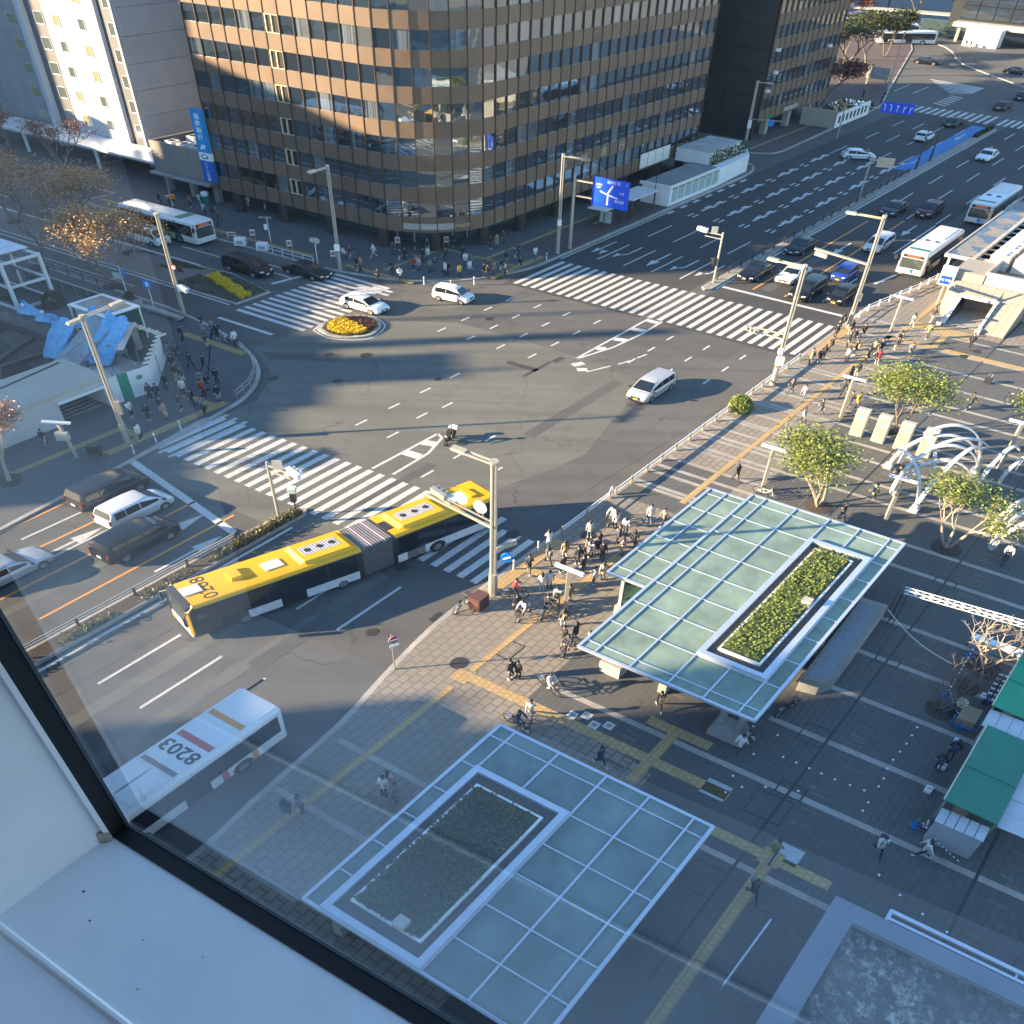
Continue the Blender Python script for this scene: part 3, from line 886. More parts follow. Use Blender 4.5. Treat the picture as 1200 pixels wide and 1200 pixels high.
rr_ = lambda pts: [(p[0] - ROOT[0], p[1] - ROOT[1]) for p in pts]
MB().prism(rr_([(75.0, -84.5), (75.0, -65.5)] + arc(79.5, -65.5, 4.6, 180, 90, 8) + [(118, -60.8), (118, -94), (90, -94), (90, -84.5)]), 0.12, 2.7).build("shopfront", SHOP, bank, A=UV)
for u, v in ((71.9, -83.9), (72.2, -77.8), (72.2, -71.4), (72.4, -65.2), (74.6, -60.8), (79.0, -58.5), (85.0, -58.4), (91.5, -58.4), (98, -58.4), (104.6, -58.4), (111.2, -58.4), (117.8, -58.4)):
 MB().lathe([(0.55, 0.1), (0.55, 2.75)], 12).build("column", M("column cladding", (0.05, 0.035, 0.03), 0.4) if "column cladding" not in bpy.data.materials else bpy.data.materials["column cladding"], bank, W(u - ROOT[0], v - ROOT[1]), FREE)
for i in range(9):
 p = path[14] if i < 0 else None
FRAME_G = M("pale shop frame", (0.30, 0.34, 0.33), 0.4)
for i in range(13):
 a = 180 - 90 * (i - 4) / 4 if 4 <= i <= 8 else None
 if a is None: continue
 u, v = 79.5 + 4.75 * math.cos(R(a)) , -65.5 + 4.75 * math.sin(R(a))
 MB().box(-0.08, 0.08, -0.08, 0.08, 0.12, 2.65).build("shop_frame", FRAME_G, bank, W(u - ROOT[0], v - ROOT[1]), FREE)
PLATE = M("sign plate", (0.34, 0.30, 0.27), 0.4)
for i in (14, 15, 16):
 p0, p1 = rr_([path[i], path[i + 1]])
 wallbay(p0, p1, 3.0, 3.75, 0.06, 0.05, 0.0).build("sign_plate", PLATE, bank, A=UV)
def wall_text(s, size, p0, p1, z, out, m, parent, along=0.5, bold=0.0, A=UV, upright=False):
 d = Vector((p1[0] - p0[0], p1[1] - p0[1]))
 c = Vector(p0) + d * along
 d.normalize()
 n = Vector((-d.y, d.x))
 c = c + n * out
 mb = MB()
 if upright:
  for i, ch in enumerate(s):
   mb.text(ch, size, (c.x, c.y, z - size * 1.06 * i), (d.x, d.y, 0), (0, 0, 1), bold=bold)
 else:
  mb.text(s, size, (c.x, c.y, z), (d.x, d.y, 0), (0, 0, 1), bold=bold)
 return mb.build("lettering", m, parent, A=A, smooth=False)
GOLD = M("pale gold letter", (0.55, 0.45, 0.30), 0.4)
LETTER_D = M("dark lettering", (0.05, 0.05, 0.06), 0.5)
LETTER_W = M("white lettering", (0.78, 0.78, 0.78), 0.5)
LETTER_B = M("black lettering", (0.03, 0.03, 0.035), 0.5)
p0, p1 = rr_([path[17], path[18]])
wall_text("FFG証券", 0.5, p0, p1, 3.2, 0.03, GOLD, bank)
p0, p1 = rr_([path[15], path[16]])
wall_text("福岡銀行", 0.34, p0, p1, 3.2, 0.07, M("faint letter", (0.5, 0.46, 0.42), 0.5), bank)
for ch, u in (("福", 90.9), ("岡", 94.6), ("銀", 98.3), ("行", 102.0)):
 wall_text(ch, 1.25, (u - 0.8 - ROOT[0], -57.5 - ROOT[1]), (u + 0.8 - ROOT[0], -57.5 - ROOT[1]), 6.65, 0.04, GOLD, bank)
for i in range(4):
 q = wallbay((106.3 + 1.68 * i - ROOT[0], -57.5 - ROOT[1]), (107.9 + 1.68 * i - ROOT[0], -57.5 - ROOT[1]), 3.0, 5.0, 0.16, 0.08, 0.03)
 q.build("white_panel", M("lit white panel", (0.55, 0.55, 0.52), 0.6) if i == 0 else bpy.data.materials["lit white panel"], bank, A=UV)
path2 = [(138.3 + 1.72 * i, -58.3) for i in range(14)]
b2 = bronze_tower("office_building", "second brown panelled office building beyond the bank with a black end wall", path2, lambda i: "R", 9, 2.9, [(138.2, -58.6), (160.7, -58.6), (160.7, -90), (138.2, -90)], (138.2, -58.3), 35, single=210)
BLK = M("black end wall", (0.02, 0.019, 0.018), 0.5, 0, 0.3, 0.4)
for k in range(10):
 for j in range(5):
  MB().box(-0.35, -0.02, -0.3 - 4.9 * (j + 1) + 0.06, -0.3 - 4.9 * j, 0.1 + 3.45 * k, 0.1 + 3.45 * (k + 1) - 0.05).build("end_panel", BLK, b2, A=UV)
for u in (4, 11, 18):
 MB().box(u, u + 0.9, -1.2, -0.4, 0.1, 3.0).build("pier", STONE, b2, A=UV)
MB().box(1, 22, -4.0, -3.6, 0.1, 2.95).build("shopfront", SHOP, b2, A=UV)
q = wallbay((7.6, 0), (12.0, 0), 3.3, 4.0, 0.2, 0.1); q.build("shop_sign", PLATE, b2, A=UV)
for u, z in ((1.5, 10.2), (0.8, 13.6), (0.2, 7.6), (18, 12)):
 MB().box(u, u + 0.5, 0.1, 0.6, z, z + 0.45).build("wall_lamp", WHITE_METAL, b2, A=UV)
# hotel with the white front
HOT = (78.0, -112.0)
hotel = thing("hotel_building", "tall white fronted hotel with small square windows and grey side panels", "building", W(*HOT))
HW = M("hotel white cladding", (0.46, 0.48, 0.51), 0.5, 0, 0.06, 1)
HG = M("hotel grey cladding", (0.115, 0.11, 0.115), 0.6, 0, 0.1, 1)
HS = M("hotel side panel", (0.50, 0.485, 0.475), 0.7, 0, 0.06, 0.6, vary=0.04)
WIN = glazing("hotel glass", (0.10, 0.115, 0.10), 0.16)
WIN_Y = glazing("curtained glass", (0.26, 0.26, 0.13), 0.06)
FRM = M("window frame grey", (0.40, 0.41, 0.42), 0.4)
HH = 36.0
hb = lambda u0, u1, v0, v1, z0, z1: MB().box(u0, u1, v0 - HOT[1], v1 - HOT[1], z0, z1)
hb(0.5, 24, -120.8, -104.7, 0, HH).build("wall", HG, hotel, A=UV)
for k in range(11):
 z = 2.2 + 3.27 * k
 for v0, v1 in ((-116.2, -112.0), (-111.97, -107.3)):
  hb(0.0, 0.5, v0, v1, z, z + 3.24).build("facade_panel", HW, hotel, A=UV)
hb(-0.25, 0.7, -120.8, -120.0, 0.2, HH).build("fin", HW, hotel, A=UV)
hb(-0.02, 0.3, -104.75, -104.45, 0.2, HH).build("corner_trim", HW, hotel, A=UV)
def window(parent, u, v0, v1, z0, z1, glass, frame=FRM, t=0.08):
 f = MB()
 f.box(u - t, u + 0.02, v0, v1, z0, z0 + 0.09).box(u - t, u + 0.02, v0, v1, z1 - 0.09, z1).box(u - t + 0.003, u + 0.02, v0, v0 + 0.09, z0, z1).box(u - t + 0.003, u + 0.02, v1 - 0.09, v1, z0, z1)
 w = f.build("window", frame, parent, A=UV, smooth=False)
 MB().box(u - t * 0.5, u + 0.03, v0 + 0.05, v1 - 0.05, z0 + 0.05, z1 - 0.05).build("glass", glass, w, A=UV, smooth=False)
 return w
for k in range(1, 11):
 z = 2.2 + 3.27 * k
 for v, u, g in ((-114.2, 0.0, WIN), (-110.0, 0.0, WIN)):
  window(hotel, u - 0.002, v - 0.55 - HOT[1], v + 0.55 - HOT[1], z - 1.2, z + 0.3, WIN if rnd.random() < 0.6 else WIN_Y)
 for v in (-117.9, -105.5):
  window(hotel, 0.5, v - 0.8 - HOT[1], v + 0.8 - HOT[1], z - 1.4, z + 0.3, WIN)
for k in range(10):
 for j in range(3):
  MB().box(0.4 + 8 * j + 0.03, 0.4 + 8 * (j + 1), 7.3, 7.62, 0.3 + 3.4 * k, 0.3 + 3.4 * (k + 1) - 0.05).build("side_panel", HS, hotel, A=UV)
HC = (75.4, -112.5)
hc = thing("entrance_canopy", "thin white canopy on slender posts along the hotel front", "canopy", W(*HC))
MB().box(-1.9, 2.5, -16, 16.4, 2.95, 3.1).box(-1.95, -1.8, -16.1, 16.5, 2.9, 3.2).build("roof", WHITE_METAL, hc, A=UV)
for v in (-9, 4, 16.0):
 MB().box(-1.7, -1.4, v, v + 0.25, 0, 2.95).build("post", WHITE_METAL, hc, A=UV)
LB = (79.0, -134.0)
lb = thing("grey_building", "grey block with pale yellow curtained windows left of the white hotel", "building", W(*LB))
MB().box(0, 20, -40, 13.0, 0, 34).build("wall", M("grey render", (0.27, 0.26, 0.26), 0.8, 0, 0.12, 0.5), lb, A=UV)
for k in range(8):
 for v in (9.2, -1.0, -9.5):
  window(lb, -0.01, v, v + 1.9, 3.2 + 3.3 * k, 4.7 + 3.3 * k, WIN_Y)
  window(lb, -0.01, v + 1.98, v + 3.3, 3.2 + 3.3 * k, 4.7 + 3.3 * k, WIN_Y)
AX = (72.0, -91.8)
ax = thing("bank_annex", "low grey annex with open rooftop plant beside the bank", "building", W(*AX))
AXM = M("annex panel", (0.24, 0.205, 0.18), 0.7, 0, 0.06, 0.8, vary=0.03)
for j in range(3):
 MB().box(0.0, 0.25, -4.2 + 2.8 * j, -4.2 + 2.8 * (j + 1) - 0.03, 3.0, 6.9).build("front_panel", AXM, ax, A=UV)
MB().box(0.25, 14, -4.2, 4.2, 2.95, 5.6).box(0.1, 14, -4.25, -4.0, 3.0, 6.9).box(13.7, 14, -4, 4.2, 5.5, 6.9).build("wall", AXM, ax, A=UV)
MB().box(-0.6, 6, -4.4, 4.4, 2.62, 2.9).box(-0.65, -0.5, -4.45, 4.45, 2.6, 2.95).build("soffit", CONC, ax, A=UV)
MB().box(5.5, 14, -4.2, 4.2, 0.05, 2.65).build("back_wall", DARK, ax, A=UV)
for v in (-3.8, 0, 3.6):
 MB().box(0.5, 1.1, v, v + 0.6, 0.05, 2.65).build("column", CONC, ax, A=UV)
for a in range(3):
 for c in range(4):
  o = thing("air_conditioner", "white rooftop unit beside the bank, %s from the left in the %s row" % (("first", "second", "third", "fourth")[c], ("front", "middle", "rear")[a]), "air conditioner", W(AX[0] + 2.0 + 2.9 * a, AX[1] - 3.0 + 1.9 * c, 5.6), "rooftop air conditioners of the annex")
  MB().box(-0.6, 0.6, -0.55, 0.55, 0, 1.05).build("body", WHITE_METAL, o, A=UV)
  MB().lathe([(0.42, 1.06), (0.38, 1.07)], 14).build("fan_grille", DARK, o, A=FREE)
BN = (71.2, -86.4)
bn = thing("vertical_bank_sign", "tall blue vertical sign of a bank hanging at the left edge of the brown facade", "sign", W(BN[0], BN[1], 3.6))
SKYB = M("sign light blue", (0.02, 0.24, 0.52), 0.35, vary=0.0)
DEEPB = M("sign deep blue", (0.012, 0.11, 0.42), 0.35)
MB().box(-0.3, 0.1, -0.8, 0.8, 3.75, 8.9).build("upper_board", SKYB, bn, A=UV)
MB().box(-0.3, 0.1, -0.8, 0.8, 2.75, 3.75).build("middle_board", WHITE, bn, A=UV)
MB().box(-0.3, 0.1, -0.8, 0.8, 0.0, 2.75).build("lower_board", DEEPB, bn, A=UV)
mb = MB()
for i, ch in enumerate("福岡銀行"):
 mb.text(ch, 0.72, (-0.31, 0, 7.85 - 0.82 * i), (0, 1, 0), (0, 0, 1), bold=0.015)
for i, ch in enumerate("FFG証券"):
 mb.text(ch, 0.46, (-0.31, 0, 2.2 - 0.5 * i), (0, 1, 0), (0, 0, 1), bold=0.012)
mb.build("lettering", LETTER_W, bn, A=UV, smooth=False)
lg = MB()
for s in (0.0, 0.32):
 lg.add([(-0.312, -0.45 + s, 4.15), (-0.312, -0.2 + s, 4.15), (-0.312, 0.15 + s, 4.6), (-0.312, 0.05 + s, 4.85)], ((0, 1, 2, 3),))
lg.build("emblem", LETTER_W, bn, A=UV, smooth=False)
lg = MB()
for i in range(20):
 a, b = 2 * PI * i / 20, 2 * PI * (i + 1) / 20
 lg.quad((-0.312, 0.5 * math.cos(a), 3.25 + 0.3 * math.sin(a)), (-0.312, 0.5 * math.cos(b), 3.25 + 0.3 * math.sin(b)), (-0.312, 0.34 * math.cos(b), 3.27 + 0.18 * math.sin(b)), (-0.312, 0.34 * math.cos(a), 3.27 + 0.18 * math.sin(a)))
lg.build("ring_emblem", LETTER_D, bn, A=UV, smooth=False)
MB().box(0.1, 0.6, -0.3, 0.3, 0.4, 0.7).box(0.1, 0.6, -0.3, 0.3, 7.6, 7.9).build("bracket", STEEL, bn, A=UV)
# far station building at the top right and blocks that close the view
GR = (250.0, -38.0)
fs = thing("station_building", "dark glass block with a pale canopy at the far end of the road", "building", W(*GR))
MB().box(1, 40, -32, 60, 3.9, 45).build("wall", DARK, fs, A=UV)
fp = MB().box(0, 0.2, 0.06, 3.2, 0, 2.9).mesh("glass_panel", UV, [glazing("far glass", (0.03, 0.035, 0.04), 0.25)], smooth=False)
for k in range(4):
 for j in range(12):
  link("glass_panel", fp, fs, W(0.7, -30 + 3.3 * j, 5.2 + 3.0 * k))
MB().box(-1.5, 1.2, 6.8, 14.5, 4.5, 30).build("stone_pier", CONC_L, fs, A=UV)
MB().box(-2.2, 1, -30, 40, 3.6, 4.6).build("canopy", CONC_L, fs, A=UV)
for j in range(8):
 MB().box(-1.6, -1.0, -29 + 7 * j, -28.4 + 7 * j, 0.1, 3.6).build("column", CONC, fs, A=UV)
MB().box(3, 3.2, -38, 36, 0.1, 3.9).build("shopfront", SHOP, fs, A=UV)
wt = thing("white_kiosk", "plain white box shaped kiosk in front of the far station canopy", "kiosk", W(246.0, -60.8))
MB().box(-1.6, 1.6, -3.3, 3.3, 0.1, 3.9).build("wall", WHITE, wt, A=UV)
MB().box(-1.7, 1.7, -3.4, 3.4, 3.9, 4.05).build("roof", WHITE_METAL, wt, A=UV)
tr = thing("bus_terminal_roof", "long pale flat roof of the far bus terminal beside the dark glass block", "roof", W(262, -84))
MB().prism([(-6, -12), (-3, -12), (3, 20), (-1, 20)], 4.0, 4.4).build("roof", CONC_L, tr, A=UV)
for k in range(6):
 MB().box(-4 + k * 1.05, -3.7 + k * 1.05, -10 + 5.6 * k, -9.7 + 5.6 * k, 0.1, 4).build("post", STEEL, tr, A=UV)
for k, (u, v, h, w_, nm) in enumerate(((285, -150, 40, 60, "pale"), (235, -128, 34, 30, "brown"))):
 o = thing("far_building", ("grey tower closing the view behind the bus terminal", "brown block standing behind the far trees")[k], "building", W(u, v))
 MB().box(0, 30, -w_ / 2, w_ / 2, 0, h).build("wall", (CONC, BRONZE)[k], o, A=UV)
 for f in range(9):
  for j in range(8):
   MB().box(-0.1, 0.0, -w_ / 2 + (j + 0.15) * w_ / 8, -w_ / 2 + (j + 0.85) * w_ / 8, 3 + 3.4 * f, 5 + 3.4 * f).build("window", WIN, o, A=UV, smooth=False)
# added unseen blocks west of the view, each sized to cast shade
ca, sa = math.cos(R(SUN_AZ)), math.sin(R(SUN_AZ))
SHADE_M = M("shade block concrete", (0.34, 0.33, 0.31), 0.8, 0, 0.1, 0.2)
def shade_block(t0, t1, reach, s0=-125.0, deep=30.0):
 h = (reach - s0) * math.tan(R(SUN_EL))
 o = tag(thing("shade_block", "plain concrete block added to cast shade, unseen beyond the left edge of the view", "building", (s0 * ca - t0 * sa, s0 * sa + t0 * ca, 0), "unseen blocks added to cast shade"))
 a = ((ca, -sa), (sa, ca))
 MB().box(-deep, 0, 0, t1 - t0, 0, h).build("wall", SHADE_M, o, A=a)
 mb = MB()
 for k in range(int(h / 3.6) - 1):
  mb.box(-deep + 1, -1, -0.05, 0.0, 2.5 + 3.6 * k, 4.3 + 3.6 * k)
  mb.box(0.0, 0.05, 0.4, t1 - t0 - 0.4, 2.5 + 3.6 * k, 4.3 + 3.6 * k)
 mb.build("window_band", WIN, o, A=a, smooth=False)
for a in ((-70.0, 26.6, 60), (26.6, 29.2, 2.0), (50.0, 57.5, -18), (57.5, 62.0, -11.5), (62.0, 65.6, -8), (65.6, 70.8, 4.8), (70.8, 75.6, -8), (75.6, 82, -11), (82, 87.5, -10), (87.5, 93, 75), (93, 112, 46), (112, 119, 64), (119, 128, -14), (128, 134.5, -32), (134.5, 137, -24), (137, 141, -30), (141, 150, 40), (150, 190, 70)):
 shade_block(*a)
for t_, w_, reach, lab in ((78.0, 0.45, 27, "slim"), (72.4, 1.5, 28, "broad"), (66.8, 0.5, 10, "short")):  # added masts out of view, widths set for the shadow stripes they cast
 o = thing("shade_mast", lab + " steel mast added to cast a shadow stripe, unseen beyond the left edge of the view", "shade mast", (-118 * ca - t_ * sa, -118 * sa + t_ * ca, 0))
 MB().box(-0.3, 0.3, 0, w_, 0, (reach + 118) * math.tan(R(SUN_EL))).build("mast", STEEL, o, A=((ca, -sa), (sa, ca)))
 MB().box(-9, 0.3, 0.1, w_ - 0.1, (reach + 118) * math.tan(R(SUN_EL)) - 1.4, (reach + 118) * math.tan(R(SUN_EL)) - 1.0).build("top_bar", STEEL, o, A=((ca, -sa), (sa, ca)))
# ------------------------------------------------------------------ glass roofs over the station stairs
def frosted(name, rgb):
 m = M(name, rgb, 0.10, 0, 0.30, 0.55, 0, world_=True, coat=0.6, dirt=0.35)
 nt = m.node_tree
 p = nt.nodes["Principled BSDF"]
 col = p.inputs["Base Color"].links[0].from_socket
 tr = nt.nodes.new("ShaderNodeBsdfTranslucent")
 nt.links.new(col, tr.inputs[0])
 mx = nt.nodes.new("ShaderNodeMixShader")
 mx.inputs[0].default_value = 0.22
 nt.links.new(p.outputs[0], mx.inputs[1]); nt.links.new(tr.outputs[0], mx.inputs[2])
 nt.links.new(mx.outputs[0], nt.nodes["Material Output"].inputs[0])
 return m
FROST = frosted("frosted green glass", (0.25, 0.33, 0.255))
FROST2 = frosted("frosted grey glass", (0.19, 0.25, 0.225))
GRAVEL = M("roof gravel", (0.085, 0.08, 0.075), 0.95, 0, 0.5, 9, 0.6)
MOSSY = M("mossy soil", (0.055, 0.065, 0.025), 0.95, 0, 0.4, 6)
SEDUM = leafy("roof planting", (0.12, 0.17, 0.035), (0.27, 0.31, 0.07))
def glass_roof(parent, us, vs_, z, skip=None, bar=0.085, mat=None, name="glass_panel", main_v=True):
 """panes between the lines us and vs_ (relative town grid), a metal bar along every line; skip(u, v) leaves the hole for the planter"""
 for i in range(len(us) - 1):
  for j in range(len(vs_) - 1):
   if skip and skip((us[i] + us[i + 1]) / 2, (vs_[j] + vs_[j + 1]) / 2): continue
   MB().box(us[i] + 0.03, us[i + 1] - 0.03, vs_[j] + 0.03, vs_[j + 1] - 0.03, z - 0.03, z).build(name, mat or FROST, parent, A=UV, smooth=False)
 for k, v in enumerate(vs_):
  segs, start = [], None
  for i in range(len(us) - 1):
   um = (us[i] + us[i + 1]) / 2
   s = skip and (skip(um, v - 0.05) and skip(um, v + 0.05))
   if not s and start is None: start = us[i]
   if s and start is not None: segs.append((start, us[i])); start = None
  if start is not None: segs.append((start, us[-1]))
  w = bar * (1.7 if k in (0, len(vs_) - 1) else 1.0)
  for a, b in segs:
   MB().box(a - 0.02, b + 0.02, v - w / 2, v + w / 2, z - 0.16, z + 0.075).build("long_bar", ALU, parent, A=UV, smooth=False)
 for k, u in enumerate(us):
  segs, start = [], None
  for i in range(len(vs_) - 1):
   vm = (vs_[i] + vs_[i + 1]) / 2
   s = skip and (skip(u - 0.05, vm) and skip(u + 0.05, vm))
   if not s and start is None: start = vs_[i]
   if s and start is not None: segs.append((start, vs_[i])); start = None
  if start is not None: segs.append((start, vs_[-1]))
  w = bar * (1.7 if k in (0, len(us) - 1) else 0.75)
  for a, b in segs:
   MB().box(u - w / 2, u + w / 2, a - 0.015, b + 0.015, z - 0.12, z + 0.05).build("cross_bar", ALU, parent, A=UV, smooth=False)
def roof_planter(parent, u0, u1, v0, v1, z, seed, box_at, leaf=None):
 """raised metal rim, gravel strip, white kerb, planting; the planting is one mass of small leaves"""
 r = random.Random(seed)
 f = MB()
 w = 0.28
 f.box(u0, u1, v0, v0 + w, z - 0.2, z + 0.35).box(u0, u1, v1 - w, v1, z - 0.2, z + 0.35).box(u0, u0 + w, v0 + w + 0.001, v1 - w - 0.001, z - 0.2, z + 0.348).box(u1 - w, u1, v0 + w + 0.001, v1 - w - 0.001, z - 0.2, z + 0.348)
 f.build("rim", ALU, parent, A=UV, smooth=False)
 MB().box(u0 + w, u1 - w, v0 + w, v1 - w, z - 0.1, z + 0.12).build("gravel_bed", GRAVEL, parent, A=UV)
 a, b, c, d = u0 + 0.8, u1 - 0.8, v0 + 0.62, v1 - 0.62
 k = MB()
 k.box(a, b, c, c + 0.1, z + 0.1, z + 0.32).box(a, b, d - 0.1, d, z + 0.1, z + 0.32).box(a, a + 0.1, c + 0.101, d - 0.101, z + 0.1, z + 0.318).box(b - 0.1, b, c + 0.101, d - 0.101, z + 0.1, z + 0.318)
 k.build("planting_kerb", WHITE, parent, A=UV, smooth=False)
 MB().box(a + 0.1, b - 0.1, c + 0.1, d - 0.1, z + 0.1, z + 0.28).build("soil", MOSSY, parent, A=UV)
 g = MB()
 nx, ny = int((b - a - 0.2) / 0.13), int((d - c - 0.2) / 0.13)
 for i in range(nx):
  for j in range(ny):
   x, y = a + 0.16 + i * 0.13 + r.uniform(-.07, .07), c + 0.16 + j * 0.13 + r.uniform(-.07, .07)
   h = 0.16 + 0.12 * (math.sin(x * 2.1 + seed) * math.sin(y * 2.7 + 1) + 1) * 0.5 + r.uniform(0, 0.1)
   for q in range(4):
    t = r.uniform(0, 2 * PI)
    l, e = r.uniform(0.09, 0.17), r.uniform(0.25, 0.9)
    cx_, cy_, cz_ = x + r.uniform(-.06, .06), y + r.uniform(-.06, .06), z + 0.24 + h * r.uniform(0.45, 1)
    p = Vector((math.cos(t) * math.cos(e), math.sin(t) * math.cos(e), math.sin(e))) * l
    s = Vector((-math.sin(t), math.cos(t), 0)) * 0.06
    g.quad((cx_, cy_, cz_), Vector((cx_, cy_, cz_)) + p * 0.5 + s, Vector((cx_, cy_, cz_)) + p, Vector((cx_, cy_, cz_)) + p * 0.5 - s)
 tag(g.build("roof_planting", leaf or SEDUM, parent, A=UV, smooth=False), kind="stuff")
 MB().box(box_at[0] - 0.22, box_at[0] + 0.22, box_at[1] - 0.22, box_at[1] + 0.22, z + 0.2, z + 0.72).build("vent_box", CONC_L, parent, A=UV)
CU = (34.9, -10.0)
cu = thing("glass_canopy", "sunlit glass roofed stair canopy with a bright green planted bed on top", "canopy", W(*CU, 0.13))
ZU = 4.05
us = [-8.75, -8.1, -6.2, -4.15, -2.1, -0.05, 2.0, 4.0, 6.0, 7.9, 8.75]
vs_ = [-4.2, -3.4, -1.65, 0.2, 1.85, 3.45, 4.2]
PU = (-6.2, 6.0, 0.2, 3.45)
inside = lambda P: (lambda u, v: P[0] + 0.05 < u < P[1] - 0.05 and P[2] + 0.05 < v < P[3] - 0.05)
def cut(lines_, a, b):
 """lines of the grid with the planter's two edges put in"""
 out = [x for x in lines_ if min(abs(x - a), abs(x - b)) > 0.45] + [a, b]
 return sorted(out)
glass_roof(cu, cut(us, PU[0], PU[1]), cut(vs_, PU[2], PU[3]), ZU, inside(PU))
roof_planter(cu, *PU, ZU, 3, (0.2, 2.5))
glass_roof(cu, [-2.3, -1.5, 0.4, 2.3, 4.2, 6.1, 8.0, 8.6], [-6.6, -5.6, -4.35], ZU - 0.55)
# walls and posts under the roof
CLR = clear_glass("clear side glass", (0.72, 0.86, 0.80), 0.08)
MB().box(-6.9, -6.1, -4.0, -2.9, 0, 1.0).build("plinth", CONC_L, cu, A=UV)
MB().box(-2.4, 8.2, -5.9, -5.5, 0, 0.9).box(-2.4, -2.0, -5.5, -4.3, 0, 0.9).build("stair_wall", CONC_L, cu, A=UV)
MB().box(-2.3, 8.1, -5.72, -5.66, 0.9, 3.3).box(-2.3, -2.24, -5.6, -4.3, 0.9, 3.3).build("side_glass", CLR, cu, A=UV, smooth=False)
for u in (-2.25, 1.2, 4.6, 8.0):
 MB().box(u - 0.07, u + 0.07, -5.78, -5.6, 0.9, 3.45).build("glass_post", ALU, cu, A=UV)
for u, v in ((-7.2, 3.4), (-7.2, 2.5), (-4.6, 3.55), (0.5, 3.75), (5.4, 3.75), (7.9, 3.2), (7.9, -3.2), (2.0, -3.4)):
 MB().lathe([(0.2, 0), (0.2, ZU - 0.2)], 10).build("column", STEEL, cu, W(u, v), FREE)
MB().box(-7.9, -6.6, 2.2, 3.8, 0, 0.5).box(-6.6, -5.9, -1.0, -0.6, 0, 1.1).build("column_base", CONC, cu, A=UV)
MB().box(-6.2, 5.8, 0.4, 3.3, 3.3, ZU - 0.25).build("roof_beam_box", CONC, cu, A=UV)
sw = MB()
sw.prism([(-2.6, 4.1), (5.6, 3.9), (5.7, 5.2), (-1.6, 5.4), (-2.4, 5.0)], 0, 1.25)
sw.build("stair_parapet", CONC, cu, A=UV)
MB().prism([(-2.2, 4.25), (5.2, 4.05), (5.3, 4.9), (-1.4, 5.05), (-2.1, 4.8)], 1.2, 1.262).build("parapet_top", M("blue grey coping", (0.24, 0.27, 0.31), 0.7), cu, A=UV)
CL = (14.6, -9.2)
cl = thing("glass_canopy", "glass roofed stair canopy nearest the window, with its dark planted bed on the left", "canopy", W(*CL, 0.13))
us = [-6.35, -6.0, -4.3, -2.6, -0.9, 0.8, 2.55, 4.4, 5.15]
vs_ = [-4.6, -3.85, -1.8, 0.35, 2.2, 4.05, 4.8]
PL = (-6.0, 2.55, -3.85, 0.35)
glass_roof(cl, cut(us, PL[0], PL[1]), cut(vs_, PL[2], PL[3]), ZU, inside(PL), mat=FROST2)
roof_planter(cl, *PL, ZU, 5, (-5.0, -1.2), leafy("shade-toned roof planting", (0.045, 0.06, 0.03), (0.11, 0.12, 0.055)))  # duller leaf colour stands in for the shade over this bed
for u, v in ((3.6, -3.6), (3.6, 3.6), (-4.5, 3.6), (-4.5, -3.8), (0.0, 3.6)):
 MB().lathe([(0.2, 0), (0.2, ZU - 0.2)], 10).build("column", STEEL, cl, W(u, v), FREE)
MB().box(-5.8, 2.3, -3.6, 0.2, 3.3, ZU - 0.25).build("roof_beam_box", CONC, cl, A=UV)
MB().box(-5.5, 3.0, -4.2, -3.8, 0, 1.0).box(-5.5, 3.0, 3.9, 4.3, 0, 1.0).build("stair_wall", CONC_L, cl, A=UV)
# flat felted roof at the lower right, part of the station front
FR = (13.0, 8.0)
fr = thing("station_porch_roof", "flat dark felted roof with grey parapet at the station front", "roof", W(*FR))
MOSS = M("roof felt", (0.075, 0.078, 0.082), 0.9, 0, 0.3, 0.6, 0.3, world_=True, rgb2=(0.14, 0.135, 0.125), dirt=0.6)
_nt = MOSS.node_tree
_p = _nt.nodes["Principled BSDF"]
_c = _p.inputs["Base Color"].links[0].from_socket
_v = _coord(_nt, "world")
_vo = _ramp(_nt, _noise(_nt, _v, 2.6, 9, 0.85), 0.50, 0.60)
_vo = _math(_nt, "MULTIPLY", _vo, _ramp(_nt, _noise(_nt, _v, 0.4, 4), 0.36, 0.56))
_nt.links.new(_mix(_nt, _c, (0.42, 0.40, 0.35), _vo), _p.inputs["Base Color"])
MB().box(-22, 5.0, -7.2, 40, 0, 5.5).build("wall", CONC, fr, A=UV)
MB().box(-22, 4.7, -6.8, 40, 5.5, 5.62).build("felt", MOSS, fr, A=UV)
PAR = M("parapet metal", (0.20, 0.22, 0.25), 0.5, 0.3, 0.08, 0.5)
MB().box(-22, 5.4, -7.6, -6.75, 5.3, 5.95).box(4.65, 5.4, -6.749, 40, 5.3, 5.948).build("parapet", PAR, fr, A=UV)
MB().box(5.5, 5.62, -5.9, 40, 5.75, 5.85).box(5.85, 6.0, -5.95, 40, 5.7, 5.82).box(5.42, 6.0, -5.98, -5.86, 5.68, 5.8).build("gutter_rail", ALU, fr, A=UV)
for v in (-2, 3, 8, 13):
 MB().box(5.4, 6.0, v, v + 0.06, 5.6, 5.72).build("rail_bracket", ALU, fr, A=UV)
ld = thing("roof_ladder", "small pale ladder leaning beside the dark felted roof", "ladder", W(11.0, -1.1, 0.13))
MB().bar((0, 0, 0), (0.3, 0.9, 5.3), 0.06, 0.06).bar((0.55, 0, 0), (0.85, 0.9, 5.3), 0.06, 0.06).build("rail", ALU, ld, A=UV)
